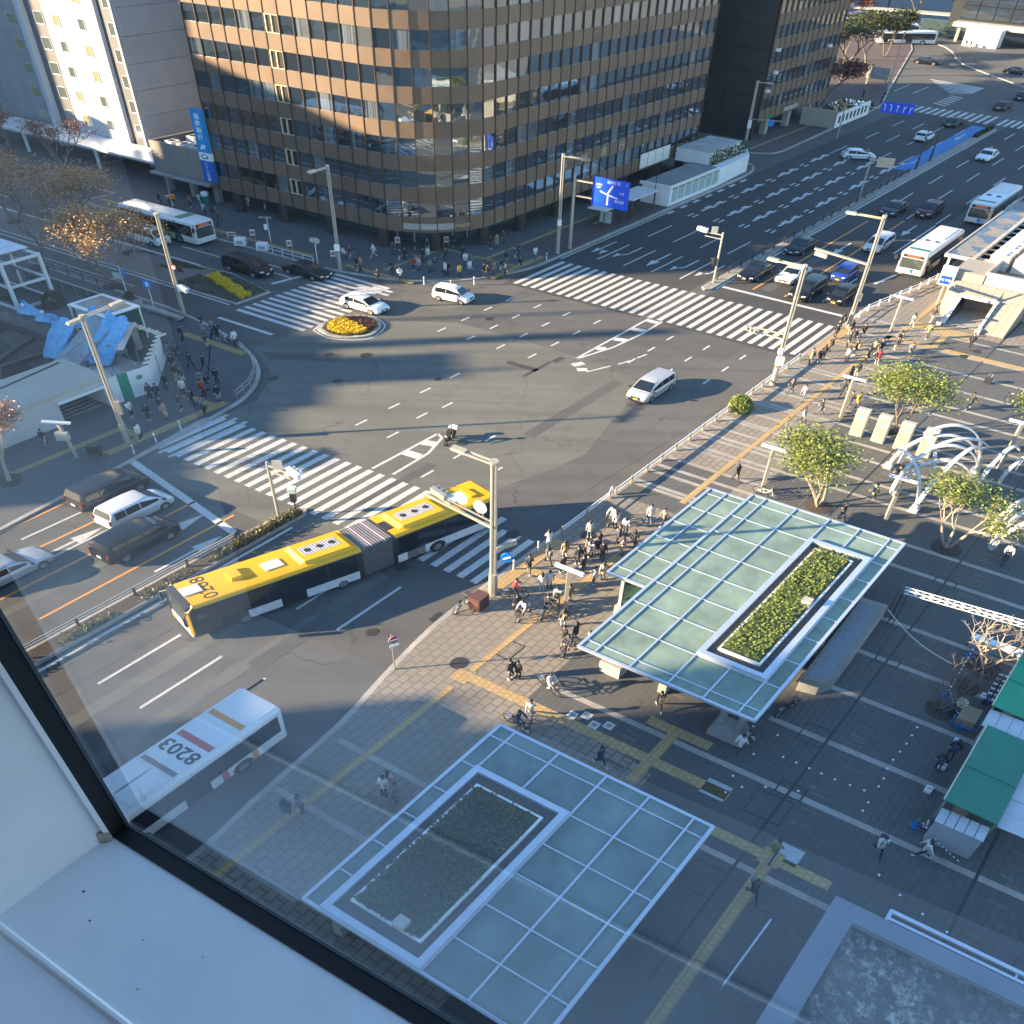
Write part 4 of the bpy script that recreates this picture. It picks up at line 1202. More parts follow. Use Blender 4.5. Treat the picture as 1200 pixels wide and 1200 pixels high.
for k in range(14):
 t = (k + 0.7) / 15
 MB().bar((0.3 * t, 0.9 * t, 5.3 * t), (0.55 + 0.3 * t, 0.9 * t, 5.3 * t), 0.04, 0.04).build("rung", ALU, ld, A=UV)
hr = tag(MB().bar((15.0, -1.1, 1.0), (18.6, -1.0, 1.0), 0.07, 0.07).bar((15.05, -1.1, 0.1), (15.05, -1.1, 1.0), 0.06, 0.06).bar((18.5, -1.0, 0.1), (18.5, -1.0, 1.0), 0.06, 0.06).build("handrail", ALU, None, A=UV), "single bright handrail beside the felted porch roof", "handrail")
# ------------------------------------------------------------------ subway entrance and bus shelter at the right
SE = (90.0, -14.0)
se = thing("subway_entrance", "cream stone subway entrance with a sloping front and open stairway", "building", W(*SE, 0.13))
P = lambda u, v, z: (u - SE[0], v - SE[1], z)
def stone_quad(a, b, c, d, nu, nv, parent):
 """a slope clad in separate stone slabs"""
 a, b, c, d = (Vector(x) for x in (a, b, c, d))
 nrm = (b - a).cross(d - a).normalized()
 if nrm.z < 0: nrm = -nrm
 for i in range(nu):
  for j in range(nv):
   f = lambda s, t: (a * (1 - s) + b * s) * (1 - t) + (d * (1 - s) + c * s) * t
   q = [f((i + e) / nu, (j + g) / nv) for e, g in ((0.02, 0.03), (0.98, 0.03), (0.98, 0.97), (0.02, 0.97))]
   mb = MB()
   mb.add([x + nrm * 0.02 for x in q] + q, ((0, 1, 2, 3), (0, 4, 5, 1), (1, 5, 6, 2), (2, 6, 7, 3), (3, 7, 4, 0)))
   mb.build("stone_slab", STONE_V, parent, A=UV, smooth=False)
STONE_V = M("entrance stone", (0.30, 0.262, 0.212), 0.85, 0, 0.08, 3.0, 0.1, vary=0.06)
core = MB()
# right of the doorway, above it, and the body behind
core.add([P(85.2, -13.4, 0), P(85.2, -11.3, 0), P(90, -11.3, 3.1), P(90, -13.4, 3.1), P(96, -13.4, 0), P(96, -11.3, 0), P(96, -13.4, 3.1), P(96, -11.3, 3.1)], ((0, 1, 2, 3), (0, 3, 6, 4), (1, 5, 7, 2), (3, 2, 7, 6), (4, 6, 7, 5)))
core.add([P(88.2, -16.6, 2.2), P(88.2, -13.4, 2.2), P(90, -13.4, 3.1), P(90, -17.9, 3.1), P(96, -13.4, 3.1), P(96, -18.2, 3.1)], ((0, 1, 2, 3), (3, 2, 4, 5)))
core.add([P(85.4, -16.4, 0), P(85.4, -16.1, 0), P(88.2, -16.1, 2.2), P(90, -17.9, 3.1), P(96, -18.2, 3.1), P(96, -18.2, 0), P(90, -17.9, 0)], ((0, 1, 2, 3), (0, 3, 6), (3, 4, 5, 6)))
core.build("wall", STONE, se, A=UV, smooth=False)
stone_quad(P(85.15, -13.4, 0.05), P(85.15, -11.3, 0.05), P(89.95, -11.3, 3.12), P(89.95, -13.4, 3.12), 4, 7, se)
stone_quad(P(88.1, -16.5, 2.2), P(88.1, -13.4, 2.2), P(89.95, -13.4, 3.12), P(89.95, -17.6, 3.12), 6, 3, se)
MB().box(-1.6, -1.4, -2.3, 0.55, 0.0, 0.02).box(-4.3, -1.5, -2.1, 0.5, 0.02, 0.05).build("threshold", CONC, se, A=UV)
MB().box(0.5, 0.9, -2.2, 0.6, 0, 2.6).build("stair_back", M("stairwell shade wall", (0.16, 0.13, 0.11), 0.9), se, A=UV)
for k in range(8):
 MB().box(-3.6 + 0.5 * k, -3.1 + 0.5 * k, -2.05, 0.5, 0.05 - 0.0, 0.07 + 0.004 * k).build("stair_nosing", CONC, se, A=UV)
fr_ = MB()
fr_.bar(P(88.15, -16.25, 2.35), P(88.15, -13.2, 2.35), 0.25, 0.3).bar(P(85.1, -13.35, 0.1), P(88.2, -13.35, 2.35), 0.2, 0.3).bar(P(85.3, -16.2, 0.1), P(88.2, -16.2, 2.35), 0.2, 0.3)
fr_.build("door_frame", WHITE_METAL, se, A=UV)
MB().text("博多駅 Hakata Sta.", 0.24, P(87.98, -14.7, 2.27), (0, 1, 0), (-0.0, 0, 1)).build("lettering", LETTER_D, se, A=UV, smooth=False)
MB().box(-5.0, -4.2, -2.9, -2.3, 0, 0.8).box(-5.2, -4.6, 0.5, 0.9, 0, 0.5).build("plinth", CONC_L, se, A=UV)
up = MB()
up.box(0.2, 4.3, -4.0, -1.4, 3.1, 4.1)
up.build("upper_block", STONE, se, A=UV)
up = MB()
up.box(0.3, 0.5, -1.3, 2.7, 3.1, 4.5).box(0.501, 12, -1.5, -1.3, 3.1, 4.5).box(0.5, 12, 2.5, 2.699, 3.1, 4.5)
up.build("plant_screen", CONC_L, se, A=UV)
MB().box(0.5, 12, -1.3, 2.5, 3.0, 3.15).box(0.3, 12, 2.7, 12, 0, 3.2).build("plant_deck", CONC, se, A=UV)
MB().box(6, 30, -4.2, 12, 0, 3.0).build("rear_wall", CONC_L, se, A=UV)
for k, u in enumerate((95.5, 98.0, 100.5, 103.0)):
 for v in (-15.6, -13.6):
  o = thing("air_conditioner", "cream cooling unit on the subway entrance, %s along in the %s row" % (("first", "second", "third", "last")[k], "road side" if v < -15 else "plaza side"), "air conditioner", W(u, v, 3.12), "cooling units on the subway entrance")
  MB().box(-0.95, 0.95, -0.8, 0.8, 0.25, 1.9).build("body", M("cream unit", (0.56, 0.52, 0.43), 0.5) if "cream unit" not in bpy.data.materials else bpy.data.materials["cream unit"], o, A=UV)
  for s in (-0.45, 0.45):
   MB().lathe([(0.36, 1.9), (0.36, 2.02), (0.3, 2.03)], 12).build("fan", WHITE_METAL, o, W(s, 0), FREE)
  MB().box(-0.85, 0.85, -0.7, 0.7, 0.0, 0.25).build("stand", DARK, o, A=UV)
ss = thing("subway_sign", "white sign with a blue square standing at the corner of the subway entrance", "sign", W(89.8, -18.2, 0.13))
MB().box(-0.12, 0.12, -0.6, 0.6, 2.4, 4.6).build("board", WHITE, ss, A=UV)
MB().box(-0.14, -0.12, -0.48, 0.48, 2.55, 3.5).build("blue_square", M("subway blue", (0.01, 0.06, 0.55), 0.4), ss, A=UV)
MB().text("地下鉄", 0.3, (-0.142, 0, 2.9), (0, 1, 0), (0, 0, 1)).build("lettering", LETTER_W, ss, A=UV, smooth=False)
MB().bar((0, -0.3, 4.2), (0, 0.3, 3.9), 0.02, 0.12).build("stroke", LETTER_D, ss, A=UV)
MB().box(-0.08, 0.08, -0.08, 0.08, 0, 2.4).build("post", STEEL, ss, A=UV)
SHL = (106.5, -19.3)
sh = thing("bus_shelter", "long bus shelter with a wet dark flat roof beside the subway entrance", "shelter", W(*SHL, 0.13))
WET = M("wet roof", (0.23, 0.21, 0.185), 0.6, 0, 0.15, 0.5, 0, world_=True)
_nt = WET.node_tree
_p = _nt.nodes["Principled BSDF"]
_w = _ramp(_nt, _noise(_nt, _coord(_nt, "world"), 0.45, 4), 0.47, 0.52)
_c = _p.inputs["Base Color"].links[0].from_socket
_nt.links.new(_mix(_nt, _c, (0.05, 0.055, 0.075), _w), _p.inputs["Base Color"])
_nt.links.new(_math(_nt, "SUBTRACT", 0.62, _math(_nt, "MULTIPLY", _w, 0.57)), _p.inputs["Roughness"])
MB().box(-9.8, 20, -1.1, 1.1, 3.0, 3.2).build("roof", WET, sh, A=UV)
MB().box(-9.95, 20, -1.25, -1.1, 2.9, 3.3).box(-9.95, -9.8, -1.1, 1.1, 2.9, 3.298).box(-9.95, 20, 1.1, 1.4, 2.9, 3.3).build("roof_edge", CONC_L, sh, A=UV)
for u in (-9.6, -3.5, 2.5, 8.5):
 MB().box(u, u + 0.2, -0.9, -0.7, 0, 3.0).build("post", WHITE_METAL, sh, A=UV)
MB().box(-9.6, -9.4, 0.6, 0.8, 0, 3).build("post", WHITE_METAL, sh, A=UV)
for k in range(16):
 MB().box(-8.5 + 1.7 * k, -7.3 + 1.7 * k, 1.45, 2.3, 2.75, 3.0).build("rooflight", WHITE_METAL, sh, A=UV)
# ------------------------------------------------------------------ works site and subway entrances at the left
SITE = (30.5, -58.0)
lo = thing("white_entrance_building", "low white subway entrance with a flat cream roof beside the building site", "building", W(*SITE, 0.13))
Q = lambda u0, u1, v0, v1, z0, z1: MB().box(u0 - SITE[0], u1 - SITE[0], v0 - SITE[1], v1 - SITE[1], z0, z1)
CREAM = M("cream roof sheet", (0.44, 0.38, 0.30), 0.8, 0, 0.12, 0.6, dirt=0.5)
GREYW = M("pale grey panel", (0.42, 0.42, 0.42), 0.6, 0, 0.05, 0.8)
rf = Q(14, 33.7, -60.4, -55.6, 2.75, 2.95).build("roof", CREAM, lo, A=UV)
MB().path([P_ for P_ in [(-14, -0.9, 2.99), (-6, -0.6, 2.99), (-1.5, -1.3, 2.99), (2.6, -1.9, 2.99)]], 0.07).build("roof_seam", DARK, lo, A=UV)
Q(14, 29.6, -56.0, -55.75, 0, 2.75).build("wall", GREYW, lo, A=UV)
Q(33.2, 33.5, -60.2, -55.9, 0, 2.75).build("end_wall", GREYW, lo, A=UV)
Q(14, 33.4, -60.3, -60.0, 0, 2.75).build("rear_wall", GREYW, lo, A=UV)
Q(29.6, 33.2, -56.0, -55.76, 2.2, 2.75).build("door_head", GREYW, lo, A=UV)
Q(29.5, 33.3, -55.72, -55.5, 2.05, 2.3).build("door_lintel", WHITE_METAL, lo, A=UV)
Q(29.6, 33.2, -59.6, -59.4, 0, 2.6).build("inner_wall", M("dim tile", (0.12, 0.115, 0.11), 0.7), lo, A=UV)
for k in range(6):
 Q(29.8, 33.0, -59.0 + 0.5 * k, -58.9 + 0.5 * k, 0.01, 0.05).build("stair_nosing", CONC, lo, A=UV)
HW_ = M("white hoarding panel", (0.60, 0.61, 0.62), 0.45, 0, 0.04, 1, vary=0.03)
GREEN = M("hoarding green", (0.01, 0.20, 0.13), 0.45)
hd = thing("hoarding", "white building site hoarding with a green stripe behind the waiting crowd", "fence", W(36.8, -55.5, 0.13))
pts = [(33.55, -55.75), (34.3, -55.7), (35.05, -55.6), (36.8, -55.45)]
for i in range(3):
 a, b = pts[i], pts[i + 1]
 wallbay((a[0] - 36.8, a[1] + 55.5), (b[0] - 36.8, b[1] + 55.5), 0, 2.65, 0.03, 0.06).build("panel", (HW_, GREEN, HW_)[i], hd, A=UV)
for i in range(4):
 a, b = (36.8 + 1.05 * i, -55.45 - 0.97 * i), (36.8 + 1.05 * (i + 1), -55.45 - 0.97 * (i + 1))
 wallbay((a[0] - 36.8, a[1] + 55.5), (b[0] - 36.8, b[1] + 55.5), 0, 2.65, 0.03, 0.06).build("panel", HW_, hd, A=UV)
MB().text("安全第一", 0.5, (1.7, -1.52, 1.5), (1.05, -0.97, 0), (0, 0, 1)).build("lettering", M("grey lettering", (0.35, 0.38, 0.42), 0.6), hd, A=UV, smooth=False)
lg = MB()
for a in range(5):
 t0, t1 = R(90 + 72 * a - 30), R(90 + 72 * a + 30)
 lg.add([(-1.0, 0.12, 1.9), (-1.0 + 0.25 * math.cos(t0), 0.12, 1.9 + 0.25 * math.sin(t0)), (-1.0 + 0.25 * math.cos(t1), 0.12, 1.9 + 0.25 * math.sin(t1))], ((0, 1, 2),))
lg.build("emblem", GREEN, hd, A=UV, smooth=False)
sf = thing("scaffold_deck", "scaffold of pale bags and grey mesh decks inside the hoarding corner", "scaffold", W(37.5, -59.0, 0.13))
for k in range(6):
 MB().box(-0.4 + 0.75 * k - 3.0, 0.3 + 0.75 * k - 3.0, -2.2, 2.0, 0.7, 0.76).build("deck_board", STEEL, sf, A=UV)
for k in range(7):
 for v in (-2.2, -0.1, 2.0):
  MB().tube((-3.4 + 0.75 * k, v, 0), (-3.4 + 0.75 * k, v, 2.3), 0.035).build("standard", STEEL, sf, A=FREE if False else UV)
for z in (0.65, 1.6, 2.2):
 for v in (-2.2, 2.0):
  MB().tube((-3.4, v, z), (1.2, v, z), 0.035).build("ledger", STEEL, sf, A=UV)
BAG = M("pale sandbag", (0.55, 0.48, 0.36), 0.9, 0, 0.12, 5, 0.2, vary=0.06)
bgm = MB().loft([[(x, 0.17 * s * math.cos(t), 0.1 + 0.1 * s * math.sin(t)) for t in [2 * PI * i / 8 for i in range(8)]] for x, s in ((-0.3, 0.45), (-0.24, 0.9), (0, 1.0), (0.24, 0.9), (0.3, 0.45))]).mesh("sandbag", UV, [BAG])
for i in range(9):
 o = tag(link("sandbag", bgm, None, W(41.2 - 0.1 * (i % 2), -62.5 + 0.42 * i, 2.65 + 0.0)), "pale sandbag laid on top of the hoarding corner", "sandbag", "sandbags along the hoarding top")
for i in range(7):
 o = tag(link("sandbag", bgm, None, W(40.7 - 0.62 * i, -59.0 + 0.52 * i, 2.72)), "pale sandbag laid on top of the hoarding corner", "sandbag", "sandbags along the hoarding top")
MB().box(3.2, 3.8, -7.2, -3.2, 0, 2.6).build("sandbag_shelf", STEEL, sf, A=UV)
MB().bar((3.9, -3.6, 2.68), (-0.2, 0.0, 2.7), 0.5, 0.06).build("sandbag_plank", STEEL, sf, A=UV)
ge = thing("glass_entrance", "small glass roofed subway entrance wrapped in blue sheets at the building site", "building", W(41.4, -65.8, 0.13))
MB().box(-1.5, 1.7, -2.1, 2.2, 3.35, 3.5).build("roof_frame", WHITE_METAL, ge, A=UV)
MB().box(-1.1, 1.3, -1.7, 1.8, 3.51, 3.54).build("roof_glass", FROST2, ge, A=UV, smooth=False)
for u in (-1.4, 1.6):
 for v in (-2.0, 2.1):
  MB().box(u - 0.06, u + 0.06, v - 0.06, v + 0.06, 0, 3.4).build("post", WHITE_METAL, ge, A=UV)
MB().box(1.58, 1.62, -1.9, 2.0, 0.2, 3.3).box(-1.4, 1.6, 2.08, 2.12, 0.2, 3.3).box(-1.4, 1.6, -2.02, -1.98, 0.2, 3.3).build("side_glass", CLR, ge, A=UV, smooth=False)
MB().box(-1.3, -1.1, -1.6, 1.8, 0.1, 3.2).build("stair_wall", GREYW, ge, A=UV)
TARP = M("blue tarpaulin", (0.05, 0.26, 0.50), 0.35, 0, 0.2, 2.5, 0.3, rgb2=(0.20, 0.45, 0.66))
def draped(name, label, pts, seed, loc, cols=14):
 """a hanging sheet: top edge to bottom edge, with folds"""
 r = random.Random(seed)
 mb = MB()
 top, bot = pts
 n, k = cols, 8
 vs2 = []
 for j in range(k + 1):
  t = j / k
  for i in range(n + 1):
   s = i / n
   a = Vector(top[0]).lerp(Vector(top[1]), s)
   b = Vector(bot[0]).lerp(Vector(bot[1]), s)
   p = a.lerp(b, t)
   f = 0.22 * math.sin(s * 17 + seed + 2 * t) * (0.25 + t) + r.uniform(-0.06, 0.06)
   vs2.append((p.x + f, p.y + 0.6 * f, p.z + 0.25 * math.sin(PI * s * 3 + seed) * (1 - t)))
 fs = [(j * (n + 1) + i, j * (n + 1) + i + 1, (j + 1) * (n + 1) + i + 1, (j + 1) * (n + 1) + i) for j in range(k) for i in range(n)]
 mb.add(vs2, fs)
 return tag(mb.build(name, TARP, None, loc, UV), label, "tarpaulin")
SL = M("grey ramp sheet", (0.25, 0.27, 0.29), 0.7, 0, 0.15, 1)
ramp = thing("grey_ramp", "grey sheeted stair enclosure sloping down from the small glass entrance", "ramp", W(38.6, -63.6, 0.13))
MB().add([(1.6, -1.5, 3.3), (1.6, 1.0, 3.3), (-4.2, 2.2, 0.6), (-4.2, -0.2, 0.6), (1.6, -1.5, 0), (1.6, 1.0, 0), (-4.2, 2.2, 0), (-4.2, -0.2, 0)], ((0, 1, 2, 3), (1, 5, 6, 2), (0, 3, 7, 4), (2, 6, 7, 3), (0, 4, 5, 1))).build("sheeting", SL, ramp, A=UV, smooth=False)
for k in range(5):
 t = k / 4
 MB().bar((1.6 - 5.8 * t, -1.5 + 1.3 * t, 3.33 - 2.7 * t), (1.6 - 5.8 * t, 1.0 + 1.2 * t, 3.33 - 2.7 * t), 0.06, 0.04).build("batten", STEEL, ramp, A=UV)
draped("blue_tarpaulin", "big bright blue sheet hanging over the front of the small glass entrance", (((1.9, -0.4, 3.75), (1.6, 2.6, 3.9)), ((-2.6, 1.5, 1.2), (-2.0, 3.4, 0.9))), 1, W(38.6, -63.6, 0.13))
draped("blue_tarpaulin", "blue sheet bunched on the left of the grey ramp over the pit edge", (((-0.8, -3.4, 3.0), (0.3, -1.7, 3.2)), ((-2.6, -3.2, -0.2), (-2.6, -1.2, 0.3))), 4, W(38.6, -63.6, 0.13))
draped("blue_tarpaulin", "narrow blue sheet folded at the roof corner of the glass entrance", (((1.7, -2.0, 3.8), (1.9, -1.3, 3.85)), ((0.0, -1.6, 2.4), (0.4, -1.0, 2.4))), 9, W(38.6, -63.6, 0.13), 6)
draped("blue_tarpaulin", "long blue safety netting along the far rim of the works pit", (((2.3, -13.0, 1.1), (1.6, -6.4, 1.0)), ((1.5, -12.5, 0.3), (1.2, -6.0, 0.2))), 6, W(38.6, -63.6, 0.13), 24)
for k in range(4):
 tag(MB().tube((0, 0, 0), (1.6 + 0.4 * k, 2.5, 2.8 - 0.5 * k), 0.05).build("scaffold_pole", STEEL, None, W(35.2 + 0.6 * k, -64.5, 0.3), UV), "slanting scaffold pole across the grey sheeted ramp", "pole", "scaffold poles by the ramp")
# the works pit
pit = MB()
u0, u1, v0, v1 = PIT
pit.poly(rect(u0, u1, v0, v1), -6.0)
struct("pit_floor", pit, SOIL, UV)
PILE = M("weathered sheet pile", (0.20, 0.185, 0.17), 0.8, 0.1, 0.2, 0.8, dirt=0.6)
pw = MB()
def pile(a, b):
 a, b = Vector(a), Vector(b)
 L = (b - a).length
 d = (b - a) / L
 n = Vector((-d.y, d.x))
 k = int(L / 0.4)
 pr = []
 for i in range(k + 1):
  o = (0.0, 0.0, 0.22, 0.22)[i % 4]
  pr.append(a + d * min(L, i * 0.4) + n * o)
 for i in range(k):
  pw.quad((pr[i].x, pr[i].y, -6), (pr[i + 1].x, pr[i + 1].y, -6), (pr[i + 1].x, pr[i + 1].y, 0.5), (pr[i].x, pr[i].y, 0.5))
pile((u1 - 0.05, v0), (u1 - 0.05, v1)); pile((u1, v1 - 0.05), (u0, v1 - 0.05)); pile((u0 + 0.05, v1), (u0 + 0.05, v0)); pile((u0, v0 + 0.05), (u1, v0 + 0.05))
tag(pw.build("sheet_pile_wall", PILE, None, (0, 0, 0), UV, smooth=False), "ridged sheet pile wall lining the works pit", "retaining wall")
BEAM = M("purple brown steel", (0.085, 0.05, 0.055), 0.6, 0.2, 0.2, 1)
bm_ = [((38.9, -80, -0.9), (38.9, -62, -0.9)), ((24.5, -76, -1.1), (38.9, -76, -1.1)), ((38.9, -72.5, -1.1), (24.5, -66, -1.1)), ((38.9, -69, -1.1), (24.5, -69.4, -1.1)), ((30.0, -84, -1.4), (30.0, -62, -1.4)), ((38.9, -80, -1.1), (33, -84, -1.1))]
for i, (a, b) in enumerate(bm_):
 tag(MB().bar(a, b, 0.4, 0.45).build("steel_beam", BEAM, None, (0, 0, 0), UV), "purple brown steel beam bracing the works pit", "beam", "steel beams across the works pit")
WOOD = M("weathered timber", (0.24, 0.17, 0.10), 0.85, 0, 0.25, 3)
for i in range(6):
 a = (30.3 + 0.35 * i, -72 - 0.5 * i, -0.7)
 tag(MB().bar(a, (a[0] + 0.9, a[1] + 6.5, -0.65), 0.28, 0.12).build("timber_plank", WOOD, None, (0, 0, 0), UV), "weathered timber plank laid across the beams of the works pit", "plank", "planks over the works pit")
gb = thing("lift_tower", "white framed glass lift tower above the works pit at the left edge", "building", W(42.0, -79.0, 0.13))
FRW = M("white steel frame", (0.58, 0.60, 0.61), 0.45, 0.1, 0.05, 1)
DGL = glazing("dark lift glass", (0.025, 0.03, 0.033), 0.06)
for u in (-1.7, 1.7):
 for v in (-8.0, -4.5, -1.0, 3.2):
  MB().box(u - 0.13, u + 0.13, v - 0.13, v + 0.13, 0, 5.4).build("post", FRW, gb, A=UV)
for z in (0.3, 2.7, 5.2):
 for u in (-1.7, 1.7):
  MB().box(u - 0.11, u + 0.11, -8.1, 3.3, z - 0.13, z + 0.13).build("beam", FRW, gb, A=UV)
 for v in (-4.5, 3.2):
  MB().box(-1.7, 1.7, v - 0.1, v + 0.1, z - 0.12, z + 0.12).build("beam", FRW, gb, A=UV)
for v0, v1 in ((-7.9, -4.6), (-4.4, -1.1), (-0.9, 3.1)):
 for z0, z1 in ((0.4, 2.6), (2.8, 5.1)):
  MB().box(-1.66, -1.6, v0, v1, z0, z1).build("pane", DGL, gb, A=UV, smooth=False)
for k in range(9):
 MB().box(-2.0, 2.0, -9.0 + 1.18 * k, -7.86 + 1.18 * k, 5.4, 5.52).build("roof_sheet", M("roof sheet", (0.58, 0.60, 0.63), 0.4, 0.3) if "roof sheet" not in bpy.data.materials else bpy.data.materials["roof sheet"], gb, A=UV)
MB().box(0.2, 1.2, -4.0, -2.6, 2.85, 3.7).build("lift_motor", WHITE_METAL, gb, A=UV)
for v in (-76.0, -73.5, -71.0):
 tag(MB().lathe([(0.0, -0.18), (0.15, -0.12), (0.18, 0), (0.12, 0.14), (0.0, 0.18)], 10).build("globe_lamp", WHITE, None, W(40.2, v + 1.2, 1.3), FREE), "round white site lamp on the rim of the works pit", "lamp", "site lamps along the pit")
 tag(MB().tube((0, 0, 0), (0, 0, 1.1), 0.03).build("lamp_stick", STEEL, None, W(40.2, v + 1.2, 0.13)), "thin stick carrying a round white site lamp", "pole", "site lamp sticks")
for i in range(10):
 pass
gp = thing("glass_parapet", "long glass parapet running beside the footway above the works pit", "fence", W(45.5, -74, 0.13))
for k in range(9):
 MB().box(-0.04, 0.04, -8 + 1.65 * k, -6.4 + 1.65 * k, 0.1, 1.25).build("panel", CLR, gp, A=UV, smooth=False)
 MB().box(-0.06, 0.06, -8.05 + 1.65 * k, -7.97 + 1.65 * k, 0, 1.3).build("post", STEEL, gp, A=UV)
MB().box(-0.07, 0.07, -8, 6.9, 1.25, 1.32).build("rail", STEEL, gp, A=UV)
# ------------------------------------------------------------------ vehicles
def paint(name, rgb, metal=0.0, rough=0.35):
 return M(name, rgb, rough, metal, 0.03, 0.8, coat=0.3, dirt=0.12)
P_WHITE = paint("white car paint", (0.70, 0.70, 0.68))
P_SILVER = paint("silver car paint", (0.45, 0.46, 0.47), 0.4)
P_PEARL = paint("pale silver car paint", (0.58, 0.59, 0.61), 0.2)
P_BLACK = M("black car paint", (0.006, 0.006, 0.007), 0.3, 0, 0.03, 0.8, coat=0.1)
P_BLUE = paint("blue car paint", (0.012, 0.04, 0.26))
P_MAROON = paint("maroon car paint", (0.055, 0.012, 0.016), 0.2)
P_GREY = M("dark grey car paint", (0.018, 0.02, 0.022), 0.3, 0, 0.03, 0.8, coat=0.1)
PLATE_W = M("white number plate", (0.65, 0.65, 0.63), 0.5)
PLATE_Y = M("yellow number plate", (0.72, 0.55, 0.03), 0.5)
SKIRT = M("wheel arch black", (0.012, 0.012, 0.012), 0.8)
# kind: length, width, height, roofline (x as a share of the length from the rear: tail base, tail top, roof front, windscreen base), belt height, nose drop
KINDS = {
 "sedan":   (4.75, 1.80, 1.46, (0.10, 0.26, 0.56, 0.73), 0.92, 0.20, 0.12),
 "taxi":    (4.70, 1.72, 1.52, (0.13, 0.24, 0.56, 0.70), 0.95, 0.16, 0.06),
 "hatch":   (4.15, 1.72, 1.52, (0.02, 0.14, 0.56, 0.78), 0.93, 0.22, 0.0),
 "suv":     (4.65, 1.84, 1.66, (0.03, 0.13, 0.58, 0.75), 1.02, 0.16, 0.0),
 "kei":     (3.40, 1.48, 1.68, (0.01, 0.07, 0.66, 0.84), 0.98, 0.14, 0.0),
 "wagon":   (4.50, 1.72, 1.74, (0.01, 0.07, 0.64, 0.85), 1.00, 0.22, 0.0),
 "minivan": (4.85, 1.83, 1.88, (0.01, 0.06, 0.68, 0.86), 1.08, 0.16, 0.0),
 "van":     (4.40, 1.69, 1.95, (0.01, 0.05, 0.82, 0.97), 1.05, 0.06, 0.0),
}
_car = {}
def car_meshes(kind, A, key, yellow):
 k = (kind, key, yellow)
 if k in _car: return _car[k]
 L, Wd, H, (xa, xb, xc, xd), belt, drop, tail = KINDS[kind]
 hw = Wd / 2
 X = lambda s: -L / 2 + s * L
 st = [(0.0, 0.34, 0.72 - tail, 0.86), (0.015, 0.27, belt - tail - 0.06, 0.94), (0.06, 0.22, belt - tail, 0.985), (0.2, 0.18, belt - tail * 0.4, 1.0), (0.35, 0.17, belt, 1.0), (xd - 0.04, 0.17, belt, 1.0), (xd + 0.02, 0.17, belt - 0.01, 1.0)]
 n = 4
 for i in range(1, n + 1):
  t = i / n
  s = xd + 0.02 + (0.965 - xd - 0.02) * t
  st.append((s, 0.18 + 0.03 * t, belt - drop * t ** 1.6, 1.0 - 0.07 * t ** 2))
 st += [(0.99, 0.27, belt - drop - 0.12, 0.84), (1.0, 0.34, belt - drop - 0.26, 0.76)]
 rings = []
 for s, zb, zt, w in st:
  y = hw * w
  m = zb + (zt - zb) * 0.55
  half = [(y * 0.86, zb), (y * 0.97, zb + 0.07), (y, m), (y * 0.985, zt - 0.12), (y * 0.93, zt - 0.03), (y * 0.80, zt)]
  rings.append([(X(s), a, b) for a, b in half] + [(X(s), 0, zt + 0.015)] + [(X(s), -a, b) for a, b in half[::-1]] + [(X(s), 0, zb)])
 body = MB().loft([r[::-1] for r in rings])
 rw = 0.80
 zr = H
 cs = [(xa, belt - tail * 0.9, belt - tail * 0.9 + 0.01, 0.90), (xb, belt - 0.02, zr - 0.07, rw), (xb + (xc - xb) * 0.3, belt - 0.02, zr - 0.01, rw + 0.01), (xb + (xc - xb) * 0.7, belt - 0.02, zr, rw + 0.01), (xc, belt - 0.02, zr - 0.06, rw), (xd, belt - 0.03, belt - 0.01, 0.90)]
 cr = []
 for s, z0, z1, w in cs:
  y = hw * w
  q = [(hw * 0.93, z0), (hw * 0.93 + (y - hw * 0.93) * 0.8, z0 + (z1 - z0) * 0.82), (y * 0.93, z1 - (z1 - z0) * 0.04), (y * 0.55, z1)]
  cr.append([(X(s), a, b) for a, b in q] + [(X(s), -a, b) for a, b in q[::-1]])
 body.loft([r[::-1] for r in cr])
 out = [("body", body.mesh("body", A, [P_WHITE], 40), None)]
 # glass, standing just proud of the cabin
 def side(s0, s1, sg):
  """window between two shares of the length"""
  def pt(s, t):
   lo, hi = belt + 0.02, None
   if s < xb: f = (s - xa) / (xb - xa); hi = (belt - tail) + f * (zr - 0.07 - belt + tail)
   elif s > xc: f = (xd - s) / (xd - xc); hi = belt + f * (zr - 0.06 - belt)
   else: hi = zr - 0.03
   hi = lo + (hi - lo) * 0.80
   z = lo + (hi - lo) * t
   f = (z - belt) / max(0.05, (zr - belt))
   y = hw * (0.93 + (rw - 0.93) * f * 0.82) + 0.012
   return (X(s), sg * y, z)
  q = [pt(s0, 0), pt(s1, 0), pt(s1, 1), pt(s0, 1)]
  mb = MB()
  mb.add(q if sg < 0 else q[::-1], ((0, 1, 2, 3),))
  return mb.mesh("side_window", A, [CARGLASS], smooth=False)
 mid = (xb + xc) / 2 + 0.03
 for sg in (-1, 1):
  out.append(("side_window", side(xb + 0.015 if xb > 0.1 else xb + 0.03, mid - 0.13 if kind in ("minivan", "van", "wagon", "suv") else mid - 0.008, sg), None))
  if kind in ("minivan", "van", "wagon", "suv"):
   out.append(("side_window", side(mid - 0.115, mid + 0.09, sg), None))
   out.append(("side_window", side(mid + 0.105, xc + (xd - xc) * 0.55, sg), None))
  else:
   out.append(("side_window", side(mid + 0.008, xc + (xd - xc) * 0.55, sg), None))
